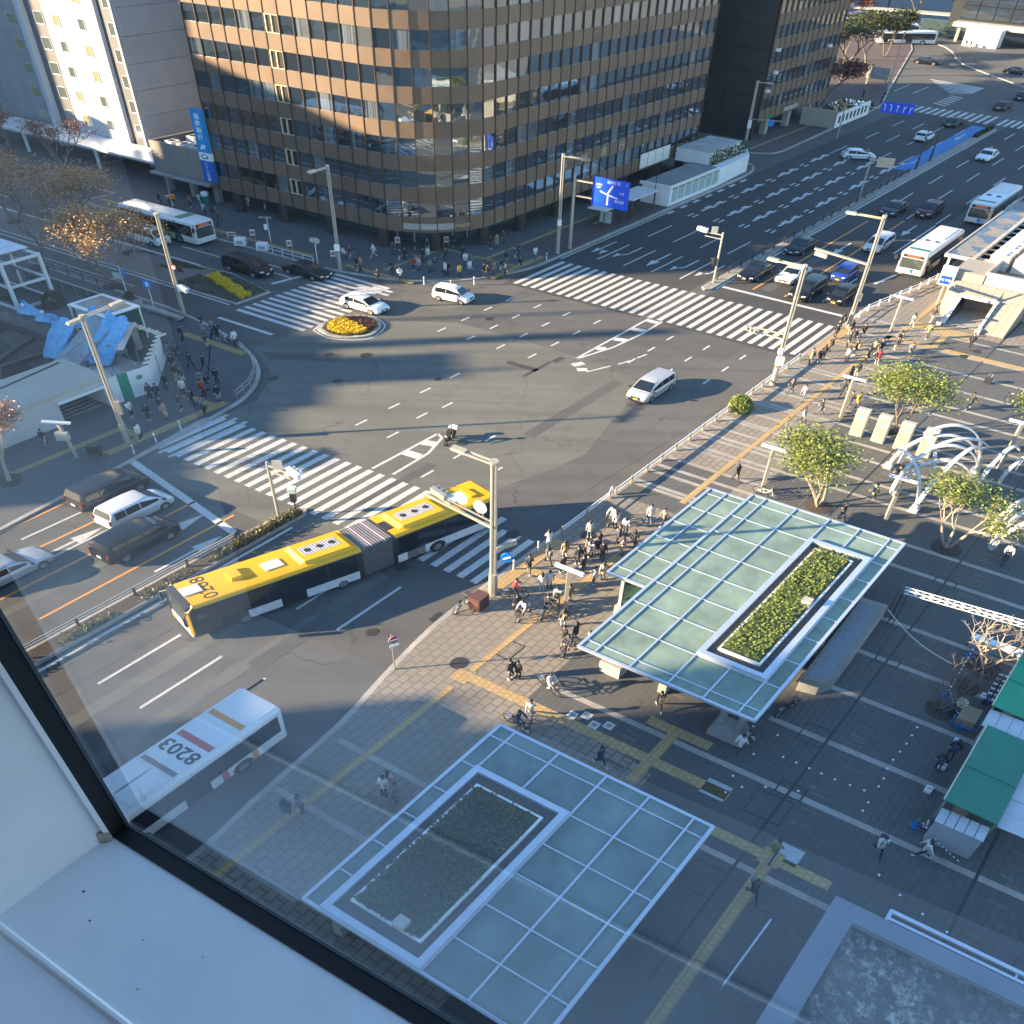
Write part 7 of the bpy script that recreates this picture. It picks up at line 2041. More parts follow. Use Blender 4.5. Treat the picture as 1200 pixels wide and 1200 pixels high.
# ------------------------------------------------------------------ railings
def railing(name, label, pts, h=0.85, step=2.0, rails=(0.45, 0.82), rm=WHITE_METAL, pm=WHITE_METAL, rr=0.05, pw_=0.09, z=0.13, cat="railing", fat=0.0):
 root = pts[0]
 o = thing(name, label, cat, W(*root, z))
 rel = [uvl(p[0] - root[0], p[1] - root[1]) for p in pts]
 for i in range(len(rel) - 1):
  a, b = rel[i], rel[i + 1]
  n = max(1, round((b - a).length / step))
  for zr in rails:
   MB().bar(a + Vector((0, 0, zr)), b + Vector((0, 0, zr)), rr, rr + fat).build("rail", rm, o)
  for k in range(n + (1 if i == len(rel) - 2 else 0)):
   p = a.lerp(b, k / n)
   key = "post_mesh_%s_%s_%s" % (pm.name, h, pw_)
   me = bpy.data.meshes.get(key)
   if me is None:
    me = MB().box(-pw_ / 2, pw_ / 2, -pw_ / 2, pw_ / 2, 0, h).mesh(key, ONE, [pm], smooth=False)
   link("post", me, o, p)
 return o
railing("guard_rail", "low guard rail along the plaza kerb from the shrub down to the open gate", [(43.5, -22.35), (58.5, -22.4)], 0.75, 2.1, (0.62,), WHITE_METAL, POLE, 0.07, 0.16, fat=0.14)
railing("guard_rail", "low guard rail along the plaza kerb at the end of the wide crossing", [(60.6, -22.4), (64.0, -22.4), (70.5, -22.4)], 0.75, 2.1, (0.62,), WHITE_METAL, POLE, 0.07, 0.16, fat=0.14)
railing("guard_rail", "short guard rail between the near crossing and the waiting crowd", [(37.6, -22.35), (42.9, -22.4)], 0.8, 2.4, (0.4, 0.7), WHITE_METAL, POLE, 0.06, 0.14)
railing("guard_rail", "white guard rail sweeping round to the subway entrance", [(80.5, -22.3), (84.5, -22.3), (88, -21.7), (93, -20.8), (96.5, -20.4)], 0.8, 2.2, (0.4, 0.72), WHITE_METAL, WHITE_METAL, 0.06, 0.14)
railing("median_railing", "long steel rail along the planted median left of the near crossing", [(-12, -36.35), (26.0, -36.15)], 0.75, 4.0, (0.5, 0.72), STEEL, POLE_DARK, 0.09, 0.14, 0.16)
railing("median_railing", "dark railing along the far median beside the shaded lanes", [(83.5, -35.9), (110, -36.0), (134, -36.2)], 0.9, 2.6, (0.5, 0.88), POLE_DARK, POLE_DARK, 0.07, 0.14, 0.2)
railing("corner_railing", "curved steel railing round the tip of the left corner pavement", [(39.2, -50.0), (41.2, -50.8), (43.0, -52.1), (44.8, -54.4), (45.7, -56.5)], 0.95, 1.4, (0.5, 0.9), STEEL, STEEL, 0.05, 0.07)
railing("pavement_railing", "white railing between the cross street and the bank pavement", [(64.1, -66.4), (64.1, -72.8)], 0.85, 1.6, (0.4, 0.8), WHITE_METAL, WHITE_METAL, 0.05, 0.08)
railing("pavement_railing", "railing along the left pavement beside the cross street under the bare trees", [(48.4, -74.5), (48.5, -100)], 0.85, 2.4, (0.4, 0.8), STEEL, POLE_DARK, 0.06, 0.09)
for i, (u, v) in enumerate(((64.0, -75.6), (64.2, -72.9))):
 o = thing("barrier_box", ("left", "right")[i] + " white plastic barrier block of the two on the cross street kerb", "barrier", W(u, v, 0.13))
 MB().loft([[(x, -w, z0), (x, w, z0), (x, w * 0.8, z1), (x, -w * 0.8, z1)] for x, w, z0, z1 in ((-0.55, 0.42, 0, 0.85), (0.55, 0.42, 0, 0.85))]).build("body", WHITE, o, FREE and (0, 0, 0), FREE); MB().box(-0.4, 0.4, -0.45, -0.40, 0.2, 0.6).build("recess", RND, o)
o = thing("tube_barrier", "white tubular barrier frame at the rear of the cross street kerb", "barrier", W(64.6, -77.4, 0.13))
MB().path([(-0.5, 0, 0), (-0.5, 0, 0.9), (0.5, 0, 0.9), (0.5, 0, 0)], 0.04).path([(-0.5, 0, 0.45), (0.5, 0, 0.45)], 0.03).build("frame", WHITE_METAL, o)
for u, v, w_ in ((32.9, -22.35, "behind the beige lamp post at the near crossing"), (35.3, -22.4, "in front of the waiting crowd at the near crossing"), (66.8, -52.9, "left of the yellow coat before the bank"), (68.8, -51.9, "right of the yellow coat before the bank"), (78.6, -50.9, "at the bank end of the wide crossing"), (29.5, -48.9, "nearest the left lamp post"), (31.4, -49.1, "middle of three on the left corner kerb"), (33.6, -49.3, "nearest the curved railing on the left corner"), (66.0, -55.2, "at the cross street end of the bank crowd")):
 o = thing("bollard", "slim pale bollard " + w_, "bollard", W(u, v, 0.13), "slim bollards at the crossings")
 MB().lathe([(0.07, 0), (0.07, 0.8), (0.085, 0.82), (0.085, 0.9), (0.05, 0.95), (0, 0.96)], 8).build("post", WHITE_METAL, o); MB().lathe([(0.074, 0.55), (0.074, 0.68)], 8).build("band", STEEL, o)
o = thing("gate_stand", "short white folding gate end at the top of the near plaza kerb", "barrier", W(43.0, -22.4, 0.13))
MB().bar((-0.3, 0, 0), (0.0, 0.05, 1.1), 0.06, 0.06).bar((0.3, 0, 0), (0.0, 0.05, 1.1), 0.06, 0.06).bar((-0.2, 0, 0.5), (0.2, 0, 0.5), 0.05, 0.05).build("frame", WHITE_METAL, o)
o = thing("cabinet", "brown metal street cabinet at the foot of the lamp post by the yellow bus", "cabinet", W(28.9, -21.7, 0.13))
MB().box(-0.42, 0.42, -0.34, 0.34, 0, 1.1).build("body", M("brown cabinet", (0.085, 0.045, 0.035), 0.5), o, A=UV); MB().box(-0.45, 0.45, -0.37, 0.37, 1.1, 1.15).build("lid", M("brown lid", (0.11, 0.05, 0.04), 0.5), o, A=UV); MB().box(-0.435, -0.42, -0.28, 0.28, 0.12, 1.0).build("door", bpy.data.materials["brown lid"], o, A=UV)
two_wheeler("bicycle", "dark bicycle lying against the street cabinet by the lamp post", "bicycle", 28.3, -22.3, TH_U, z=0.13)
two_wheeler("bicycle", "lone bicycle parked by the plaza light at the top corner of the glass roof", "bicycle", 48.9, -15.2, TH_V, z=0.13, frame=WHITE_METAL)
two_wheeler("bicycle", "bicycle parked on the left corner pavement among the crowd", "bicycle", 46.0, -57.8, TH_V + 10, z=0.13)
two_wheeler("bicycle", "dark bicycle parked at the lower right corner of the sunlit glass roof", "bicycle", 30.5, -5.6, TH_V + 70, z=0.13)
o = thing("planter_box", "square grey planter with a small shrub at the left pavement sign", "planter", W(46.9, -70.3, 0.13))
MB().box(-0.5, 0.5, -0.9, 0.9, 0, 0.9).build("box", CONC, o, A=UV); MB().box(-0.42, 0.42, -0.8, 0.8, 0.86, 0.92).build("soil", SOIL, o, A=UV)
o = thing("street_bench", "low stone bench strip beside the left pavement planter", "bench", W(46.9, -66.5, 0.13))
MB().box(-0.3, 0.3, -2.2, 2.2, 0.3, 0.5).build("seat", CONC, o, A=UV); MB().box(-0.25, 0.25, -1.8, -1.4, 0, 0.3).box(-0.25, 0.25, 1.4, 1.8, 0, 0.3).build("leg", CONC, o, A=UV)
for i, (u, v) in enumerate(((71.6, -88.6), (27.0, -51.2))):
 o = thing("recycling_bin" if i == 0 else "utility_column", ("green and white round recycling bin by the bank column", "brown utility column with a sloping white lamp by the left kerb")[i], ("bin", "light")[i], W(u, v, 0.13))
 if i == 0:
  MB().lathe([(0.42, 0), (0.42, 1.1)], 12).build("body", GREEN, o, A=FREE); MB().lathe([(0.43, 1.1), (0.43, 1.5), (0.3, 1.6)], 12).build("top", WHITE, o, A=FREE)
 else:
  MB().bar((0, 0, 0), (-0.5, 0.1, 3.4), 0.22, 0.2).build("post", POLE, o); MB().bar((-1.6, -0.1, 3.6), (0.5, 0.2, 3.3), 0.3, 0.12).build("lamp_bar", WHITE_METAL, o); MB().box(-0.9, 0.1, -0.3, 0.1, 1.9, 2.6).build("notice", RND, o); MB().box(0.9, 1.9, 0.1, 0.6, 0.4, 1.1).box(0.95, 1.05, 0.2, 0.5, 0, 0.4).box(1.75, 1.85, 0.2, 0.5, 0, 0.4).build("seat_box", BRONZE_D, o)
# ------------------------------------------------------------------ information boards, arches, truss, stalls
BOARD = M("board face", (0.31, 0.32, 0.21), 0.5, 0, 0.1, 1.2, rgb2=(0.38, 0.39, 0.30))
for i, (u, v) in enumerate(((60.35, -14.0), (60.3, -12.5), (60.15, -10.95), (60.1, -9.4))):
 o = thing("information_board", ("first", "second", "third", "fourth")[i] + " pale information board of the row before the plaza trees counting from the road side", "information board", W(u, v, 0.13))
 MB().box(0.0, 0.42, -0.42, 0.42, 0, 2.75).build("body", M("board body", (0.40, 0.395, 0.36), 0.6) if i == 0 else bpy.data.materials["board body"], o, A=UV)
 MB().box(-0.03, 0.0, -0.38, 0.38, 0.15, 2.6).build("panel", BOARD, o, A=UV)
 lg = MB()
 for k in range(7):
  lg.box(-0.036, -0.03, -0.3, -0.3 + rnd.uniform(0.2, 0.58), 0.4 + 0.17 * k, 0.45 + 0.17 * k)
 lg.build("print_lines", M("print olive", (0.38, 0.40, 0.2), 0.6) if i == 0 else bpy.data.materials["print olive"], o, A=UV)
 st = MB()
 for k in range(5):
  a = 2 * PI * k / 5 + 0.3
  st.add([(-0.037, 0.05, 2.05), (-0.037, 0.05 + 0.17 * math.cos(a - 0.35), 2.05 + 0.2 * math.sin(a - 0.35)), (-0.037, 0.05 + 0.17 * math.cos(a + 0.35), 2.05 + 0.2 * math.sin(a + 0.35))], ((0, 1, 2),))
 st.build("emblem", M("print blue", (0.05, 0.30, 0.55), 0.5) if i == 0 else bpy.data.materials["print blue"] if i < 3 else BOARD, o, A=UV)
ARCH = M("arch white", (0.52, 0.52, 0.51), 0.35, 0, 0.05, 1.0)
def arch(parent, a, b, h, w=0.36, t=0.12, n=16, cut_=1.0, lean=0.0):
 """one leaf: curved ribbon springing from a (plan) and rising over towards b; cut_ < 1 stops it in mid air"""
 a, b = uvl(*a), uvl(*b)
 d = (b - a)
 L = d.length
 d.normalize()
 s = Vector((-d.y, d.x, 0))
 rings = []
 for i in range(n + 1):
  th = PI * cut_ * i / n
  c = a + d * (L / 2 * (1 - math.cos(th))) + Vector((0, 0, h * math.sin(th))) + s * (lean * math.sin(th))
  r = Vector((-math.cos(th) * 1.0, 0, math.sin(th)))
  nrm = (d * (-math.cos(th)) + Vector((0, 0, math.sin(th)))).normalized()
  k = w * (1.0 - 0.35 * i / n)
  rings.append([c + s * k / 2 + nrm * t / 2, c - s * k / 2 + nrm * t / 2, c - s * k / 2 - nrm * t / 2, c + s * k / 2 - nrm * t / 2])
 MB().loft(rings).build("arch", ARCH, parent)
sc1 = thing("arch_sculpture", "large sculpture of interlaced white arches on the plaza between the trees", "sculpture", W(56.5, -7.6, 0.13))
for a, b, h, c, ln in (((-2.5, -1.6), (3.6, 2.6), 4.3, 0.74, 0.4), ((-3.9, 0.2), (3.2, 1.4), 4.4, 0.78, -0.4), ((-2.3, -1.4), (-0.6, 2.6), 3.6, 1.0, 0.2), ((-3.7, 0.3), (-0.8, -3.6), 4.0, 0.62, 0.3), ((0.8, -3.0), (3.4, 1.6), 3.8, 0.82, -0.3), ((1.2, 2.2), (-1.6, -2.2), 4.4, 0.66, 0.3), ((3.6, 1.6), (0.4, -2.8), 4.8, 0.70, 0.2), ((0.6, 2.4), (4.4, 3.6), 3.8, 0.7, 0.0), ((1.8, -2.6), (-1.8, 0.2), 3.9, 0.8, 0.2)):
 arch(sc1, a, b, h, cut_=c, lean=ln)
for u, v in ((-3.8, 0.25), (-2.4, -1.5), (1.2, 2.2), (3.5, 1.6), (0.8, -3.0)):
 MB().box(u - 0.3, u + 0.3, v - 0.25, v + 0.25, 0, 0.35).build("footing", ARCH, sc1, A=UV)
sc2 = thing("arch_sculpture", "second white arch sculpture cut by the right edge of the picture", "sculpture", W(52.2, -0.6, 0.13))
for a, b, h, c, ln in (((-1.2, -1.8), (3.0, 1.8), 4.2, 0.8, 0.3), ((-1.1, -1.7), (1.4, 2.8), 3.8, 0.9, -0.2), ((1.2, -2.4), (2.4, 2.0), 4.0, 0.8, 0.2), ((2.8, -2.0), (-1.0, 1.4), 4.2, 0.7, 0.2), ((3.6, 1.0), (0.0, -2.0), 4.3, 0.7, 0.0)):
 arch(sc2, a, b, h, cut_=c, lean=ln)
sc3 = thing("arch_sculpture", "single white arch foot beyond the second sculpture at the right edge", "sculpture", W(61.0, -2.8, 0.13))
arch(sc3, (-1.6, -1.5), (1.2, 2.6), 4.0, cut_=0.8); arch(sc3, (1.0, -1.2), (1.4, 3.0), 4.0, cut_=0.8)
# truss beam
tb = thing("truss_beam", "white lattice truss beam carried from the glass roof to the bare tree", "truss", W(40.8, -4.4, 0.13))
A0, B0 = uvl(-0.4, 0), uvl(0.6, 9.5)
zt = 3.0
for dz, ds in ((0, -0.15), (0, 0.15), (0.3, -0.15), (0.3, 0.15)):
 d = (B0 - A0).normalized(); s = Vector((-d.y, d.x, 0))
 MB().tube(A0 + s * ds + Vector((0, 0, zt + dz)), B0 + s * ds + Vector((0, 0, zt + dz)), 0.035, n=5).build("chord", WHITE_METAL, tb)
lat = MB()
N = 26
for i in range(N):
 a, b = A0.lerp(B0, i / N), A0.lerp(B0, (i + 1) / N)
 k = 1 if i % 2 else -1
 lat.tube(a + s * 0.15 * k + Vector((0, 0, zt)), b - s * 0.15 * k + Vector((0, 0, zt)), 0.022, n=4).tube(a + s * 0.15 * k + Vector((0, 0, zt + 0.3)), b - s * 0.15 * k + Vector((0, 0, zt + 0.3)), 0.022, n=4)
 for q in (-0.15, 0.15): lat.tube(a + s * q + Vector((0, 0, zt + (0.3 if k > 0 else 0))), b + s * q + Vector((0, 0, zt + (0 if k > 0 else 0.3))), 0.022, n=4)
lat.build("lattice", WHITE_METAL, tb)
leg = MB()
for p in (A0, B0):
 for x, y in ((-0.2, -0.2), (0.2, -0.2), (0.2, 0.2), (-0.2, 0.2)): leg.tube(p + Vector((x, y, 0)), p + Vector((x, y, zt)), 0.03, n=5)
 for i in range(6):
  leg.tube(p + Vector((-0.2, -0.2, 0.5 * i)), p + Vector((0.2, 0.2, 0.5 * i + 0.5)), 0.02, n=4)
leg.build("truss_leg", DARK, tb)
rp = []
for i in range(11):
 t = i / 10
 p = W(39.3, -4.6).lerp(W(37.6, -0.6), t)
 rp.append((p.x, p.y, 2.3 - 0.9 * t - 0.5 * math.sin(PI * t)))
tag(MB().path(rp, 0.035).build("rope", M("cream rope", (0.55, 0.52, 0.42), 0.8), None), "pale rope slung from the glass roof to the fenced bare trees", "rope")
GREENT = M("green canvas", (0.008, 0.14, 0.085), 0.6, 0, 0.08, 0.8, rgb2=(0.012, 0.19, 0.12))
GREENT2 = M("bright green canvas", (0.004, 0.26, 0.13), 0.6, 0, 0.08, 0.8)
CORR = M("corrugated white sheet", (0.46, 0.48, 0.50), 0.5, 0.1, 0.05, 1)
def stall(label, u, v, lu, lv, canvas, front, back):
 o = thing("market_stall", label, "stall", W(u, v, 0.13))
 MB().add([(0, 0, 2.65), (lu, 0, 2.65), (lu, lv, 2.45), (0, lv, 2.45), (0, 0, 2.58), (lu, 0, 2.58), (lu, lv, 2.38), (0, lv, 2.38)], ((0, 1, 2, 3), (4, 7, 6, 5), (0, 4, 5, 1), (1, 5, 6, 2), (2, 6, 7, 3), (3, 7, 4, 0))).build("canvas", canvas, o, A=UV, smooth=False)
 MB().bar((lu * 0.45, 0, 2.67), (lu * 0.45, lv, 2.47), 0.04, 0.03).build("seam", GREEN, o, A=UV)
 MB().tube((0, -0.02, 2.66), (lu, -0.02, 2.66), 0.035, n=6).build("front_tube", M("cream tube", (0.5, 0.46, 0.32), 0.5) if "cream tube" not in bpy.data.materials else bpy.data.materials["cream tube"], o, A=UV)
 for a in (0.06, lu - 0.06):
  for b in (0.06, lv - 0.06): MB().box(a - .04, a + .04, b - .04, b + .04, 0, 2.45).build("post", STEEL, o, A=UV)
 if front:
  n = 5
  for i in range(n):
   MB().box(-0.95, -0.05, 0.1 + i * (lv - 0.2) / n, 0.06 + (i + 1) * (lv - 0.2) / n, 1.98, 2.03).build("shed_sheet", CORR, o, A=UV)
  MB().box(-0.9, -0.1, 0.15, lv - 0.15, 0.05, 1.95).build("shed", CORR, o, A=UV)
 for i in range(back):
  MB().box(0.1 + i * 0.95, 0.1 + (i + 1) * 0.95 - 0.03, lv + 0.02, lv + 1.6, 2.1 - 0.02 * (i % 2), 2.16 - 0.02 * (i % 2)).build("rear_sheet", CORR, o, A=UV)
 MB().box(0.3, lu - 0.3, 0.6, 1.1, 0, 0.95).build("counter", WOOD, o, A=UV)
 for i in range(int(lu / 0.9)):
  lf = MB()
  for k in (0, .22, .44): lf.bar((0.3 + 0.9 * i, -0.08, 2.3), (0.5 + 0.9 * i, -0.1, 1.7), 0.02, 0.02)
  if i < 3: lf.build("trim_cord", bpy.data.materials["cream tube"], o, A=UV)
 return o
stall("near green canvas stall roof with a white shed end at the right edge", 27.25, 1.95, 5.65, 2.1, GREENT, True, 6)
stall("far bright green canvas stall roof at the right edge", 34.35, 1.75, 5.2, 2.3, GREENT2, False, 5)
o = thing("white_shed_roof", "white sheet roof filling the gap between the two green stalls", "shed", W(33.0, 1.75, 0.13))
for i in range(5): MB().box(-0.05, 1.3, 0.02 + 0.5 * i, 0.5 + 0.5 * i, 2.3, 2.36).build("roof_sheet", CORR, o, A=UV)
MB().box(0.1, 1.2, 0.2, 2.4, 0, 2.3).build("body", CORR, o, A=UV)
o = thing("white_counter", "long white counter lying beyond the bare tree near the bright green stall", "counter", W(41.0, 1.0, 0.13))
MB().box(-0.25, 0.25, -1.6, 1.4, 0.7, 0.85).build("top", WHITE, o, A=UV); MB().box(-0.2, 0.2, -1.5, 1.3, 0, 0.7).build("body", CONC_L, o, A=UV)
o = thing("goods_cart", "blue framed crate cart with boxes in front of the gap between the stalls", "cart", W(34.8, 1.2, 0.13))
MB().box(-0.6, 0.6, -0.4, 0.4, 0.25, 0.8).build("crate", M("cardboard", (0.30, 0.22, 0.13), 0.8), o, A=UV)
BLUEP = M("blue plastic", (0.01, 0.16, 0.42), 0.4)
MB().bar((-0.7, -0.5, 0.3), (0.7, -0.5, 0.3), 0.06, 0.06).bar((-0.7, 0.5, 0.3), (0.7, 0.5, 0.3), 0.06, 0.06).bar((-0.7, -0.5, 0.3), (-0.7, 0.5, 0.3), 0.06, 0.06).bar((-0.7, -0.5, 0), (-0.7, -0.5, 1.0), 0.06, 0.06).bar((0.7, -0.5, 0), (0.7, -0.5, 1.0), 0.06, 0.06).build("frame", BLUEP, o, A=UV)
o = thing("goods_cart", "dark trolley with pale sacks beside the blue crate cart", "cart", W(35.4, 0.7, 0.13))
MB().box(-0.5, 0.5, -0.35, 0.35, 0.2, 0.6).build("tray", DARK, o, A=UV); MB().lathe([(0.0, 0.6), (0.35, 0.65), (0.3, 0.95), (0, 1.05)], 10).build("sack", BAG, o)
def cone(label, u, v, group=None):
 o = thing("traffic_cone", label, "cone", W(u, v, 0.145), group)
 MB().box(-0.19, 0.19, -0.19, 0.19, 0, 0.05).lathe([(0.15, 0.05), (0.04, 0.7), (0.0, 0.71)], 12).build("body", BLUEP, o)
 MB().lathe([(0.112, 0.24), (0.085, 0.40)], 12).lathe([(0.07, 0.5), (0.053, 0.6)], 12).build("white_band", WHITE, o)
 return o
cone("blue cone with a white band standing nearest the two people by the green stall", 34.25, 1.05)
cone("blue cone at the corner of the striped chain left of the bare shrubs", 36.1, -0.1)
cone("blue cone at the far end of the striped chain below the rope", 40.0, -0.2)
cone("blue cone beside the man sorting boxes at the end of the green stall", 26.9, 1.6)
cone("blue cone beside the stacked goods near the bright green stall", 36.9, 1.5)
def chain(label, a, b, z0=0.85):
 mb, mb2 = MB(), MB()
 P0, P1 = W(*a), W(*b)
 n = 22
 for i in range(n):
  t, t2 = i / n, (i + 1) / n
  f = lambda t: P0.lerp(P1, t) + Vector((0, 0, z0 - 0.18 * math.sin(PI * t)))
  (mb if i % 2 else mb2).tube(f(t), f(t2), 0.035, n=5)
 o = thing("chain_barrier", label, "chain")
 mb.build("white_links", WHITE, o); mb2.build("dark_links", DARK, o)
chain("striped chain hung between the two blue cones nearest the green stall", (34.25, 1.05), (36.1, -0.1)); chain("striped chain running back along the bare shrubs", (36.1, -0.1), (40.0, -0.2)); chain("striped chain in front of the white shed end", (26.9, 1.7), (25.6, 3.6))
for i, (u, v) in enumerate(((33.1, 1.35), (31.1, 1.35), (29.3, 1.35), (37.1, 1.35))):
 o = thing("sandbag_weight", ("white weight block under the front edge of the green stalls nearest the blue cone", "white weight block under the middle of the near green stall front", "white weight block under the near corner of the green stall front", "white weight block by the chain at the bright green stall")[i], "weight", W(u, v, 0.14))
 MB().box(-0.2, 0.2, -0.15, 0.15, 0, 0.22).build("block", WHITE, o, A=UV); MB().box(-0.04, 0.04, -0.1, 0.1, 0.22, 0.28).build("handle", STEEL, o, A=UV)
for k in range(3):
 o = thing("link_fence_stack", ("nearest", "middle", "farthest")[k] + " row of stacked black and white chain parts beside the bright green stall", "stack", W(36.6, 1.5 + 0.28 * k, 0.14))
 for i in range(12):
  MB().box(0.22 * i, 0.22 * i + 0.13, -0.1, 0.1, 0, 0.35).build("block", WHITE if i % 2 else DARK, o, A=UV)
pn = [(33.1, -0.4), (32.4, -0.4), (31.7, -0.4), (31.0, -0.45), (30.3, -0.5), (29.6, -0.5), (28.9, -0.4), (28.3, -0.4), (27.7, -0.8), (27.65, -1.4), (27.6, -2.05), (27.6, -2.65), (27.6, -3.2), (27.6, -3.8), (27.6, -4.4), (27.1, -0.4), (26.5, -0.4), (26.0, -3.0), (25.4, -4.2), (24.8, -5.0), (24.1, -5.4), (23.5, 1.4), (23.0, 2.4), (22.6, 3.4), (22.3, 4.4), (22.0, 5.4), (28.8, -5.2), (27.0, -5.5), (25.2, -5.6)]
mk_ = MB().box(-0.055, 0.055, -0.045, 0.045, 0, 0.02).mesh("floor_marker", UV, [WHITE], smooth=False)
for u, v in pn:
 tag(link("floor_marker", mk_, None, W(u, v, 0.141)), "small white marker stuck on the dark plaza paving in a dotted line", "marker", "white floor markers on the plaza")
for i, (u, v) in enumerate(((24.5, -13.2), (24.85, -12.65), (24.5, -12.05), (24.85, -11.5))):
 o = thing("floor_sticker", ("first", "second", "third", "fourth")[i] + " white printed square stuck on the pavement beside the yellow tactile strip", "sticker", W(u, v, 0.141))
 MB().box(-0.24, 0.24, -0.22, 0.22, 0, 0.004).build("sheet", M("sticker white", (0.55, 0.55, 0.53), 0.6) if i == 0 else bpy.data.materials["sticker white"], o, A=UV)
 MB().box(-0.12, 0.12, -0.12, 0.12, 0.004, 0.007).build("print", M("sticker print", (0.25, 0.25, 0.25), 0.6) if i == 0 else bpy.data.materials["sticker print"], o, A=UV)
for lab, u, v in (("pale printed sheet taped to the dark plaza paving between the two glass roofs", 24.0, -5.8), ("pale printed sheet on the paving beside the person in the green jacket", 22.4, -1.9)):
 o = thing("floor_poster", lab, "poster", W(u, v, 0.1415))
 MB().box(-0.5, 0.5, -0.55, 0.55, 0, 0.004).build("sheet", M("poster print", (0.24, 0.29, 0.33), 0.5, rgb2=(0.50, 0.52, 0.53), scale=9) if "poster print" not in bpy.data.materials else bpy.data.materials["poster print"], o, A=UV)
# ------------------------------------------------------------------ plants
LEAF = leafy("evergreen leaves", (0.095, 0.145, 0.028), (0.28, 0.31, 0.07))
LEAF_D = leafy("dark evergreen leaves", (0.02, 0.04, 0.015), (0.10, 0.10, 0.03))
LEAF_O = leafy("orange autumn leaves", (0.34, 0.16, 0.05), (0.62, 0.36, 0.13))
LEAF_R = leafy("russet leaves", (0.12, 0.042, 0.025), (0.26, 0.09, 0.05))
def limb(mb, p, d, L, r, depth, tips, rg, spread=0.6, up=0.15):
 n = 3
 q = p
 for i in range(n):
  d = (d + Vector((rg.gauss(0, 0.12), rg.gauss(0, 0.12), up * 0.5))).normalized()
  e = q + d * (L / n)
  mb.tube(q, e, r * (1 - 0.25 * i / n), r * (1 - 0.25 * (i + 1) / n), 5 if r > 0.03 else 4, cap=False)
  q = e
  if depth <= 1: tips.append((q, d))
 if depth > 0:
  for k in range(rg.choice((2, 3, 3))):
   a = rg.uniform(0, 2 * PI)
   s = Vector((math.cos(a), math.sin(a), rg.uniform(-0.1, 0.7)))
   limb(mb, q, (d + s * spread).normalized(), L * rg.uniform(0.62, 0.82), r * 0.6, depth - 1, tips, rg, spread, up)
 else:
  tips.append((q, d))
def tree(name, label, u, v, h, crown, leaf, bark, seed, leaves=4500, size=0.2, stems=3, depth=3, clump=0.55, spread=0.65, cat="tree", lean=0.35, z=0.13, pitr=0.9, start=0.35, zc=0.42):
 rg = random.Random(seed)
 o = thing(name, label, cat, W(u, v, z))
 t, tips = MB(), []
 for k in range(stems):
  a = 2 * PI * k / stems + rg.uniform(-.3, .3)
  l = lean if stems > 1 else 0.04
  limb(t, Vector((0.1 * math.cos(a), 0.1 * math.sin(a), 0)), Vector((l * math.cos(a), l * math.sin(a), 1)).normalized(), h * start, (0.11 if stems > 1 else 0.16) * h / 6, depth, tips, rg, spread)
 zmax = max(p.z for p, _ in tips); xm = max(max(abs(p.x), abs(p.y)) for p, _ in tips)
 sx, sz = crown / xm, h / zmax
 t.v = [(x * (1 + (sx - 1) * min(1, zz / (h * 0.4))), y * (1 + (sx - 1) * min(1, zz / (h * 0.4))), zz * sz) for x, y, zz in t.v]
 t.build("trunk", bark, o, A=FREE)
 if leaf:
  c = MB()
  pts = [Vector((p.x * sx, p.y * sx, p.z * sz)) for p, _ in tips]
  for i in range(leaves):
   p = rg.choice(pts)
   q = p + Vector((rg.gauss(0, clump), rg.gauss(0, clump), rg.gauss(0, clump * zc)))
   a = Vector((rg.gauss(0, 1), rg.gauss(0, 1), rg.gauss(0, 0.5))).normalized() * size * rg.uniform(0.6, 1.2)
   b = Vector((rg.gauss(0, 1), rg.gauss(0, 1), rg.gauss(0, 0.5)))
   b = (b - a * (b.dot(a) / a.length_squared)).normalized() * size * 0.5
   c.quad(q - a, q + b, q + a, q - b)
  tag(c.build("crown", leaf, o, A=FREE, smooth=False), kind=None)
 if pitr:
  MB().lathe([(pitr, 0.0), (pitr, 0.02), (pitr * 0.5, 0.08), (0, 0.1)], 14).build("tree_pit", SOIL, o, A=FREE)
 return o
tree("plaza_tree", "leafy evergreen tree beside the top corner of the glass roof", 49.7, -12.1, 6.1, 2.65, LEAF, BARK_PALE, 11, 4600, 0.13, clump=0.62, depth=4)
tree("plaza_tree", "leafy evergreen tree behind the row of information boards", 62.6, -12.0, 6.6, 2.7, LEAF, BARK, 12, 4400, 0.13, clump=0.62, depth=4)
tree("plaza_tree", "thin evergreen tree with visible pale branches in front of the white arches", 49.6, -4.4, 5.6, 2.9, LEAF, BARK_PALE, 13, 2800, 0.12, clump=0.42, depth=4)
tree("plaza_tree", "evergreen tree cut by the right edge of the picture", 64.2, -3.2, 5.6, 2.6, LEAF, BARK, 14, 4500, 0.13, clump=0.6, depth=4)
tree("bare_tree", "leafless pale pruned tree standing by the truss beam and the bright green stall", 39.4, 0.7, 4.6, 2.3, None, BARK_PALE, 21, depth=4, stems=3, spread=0.9, start=0.3)
tree("bare_shrub", "leafless dark shrub between the striped chains and the near green stall", 34.9, 0.0, 2.6, 1.6, None, BARK, 22, depth=4, stems=6, spread=0.9, lean=0.8, pitr=0.7)
tree("bare_shrub", "leafless brown shrub next to the pale bare tree", 37.4, 0.4, 2.4, 1.5, None, BARK, 23, depth=3, stems=6, spread=0.9, lean=0.8, pitr=0.7)
tree("autumn_tree", "small tree with pink brown leaves at the left window edge", 22.6, -51.9, 6.2, 1.7, M("pink brown leaf", (0.33, 0.16, 0.10), 0.6, rgb2=(0.5, 0.27, 0.18), scale=4), BARK_PALE, 31, 2200, 0.12, 1, 4, 0.35, 0.55, start=0.3)
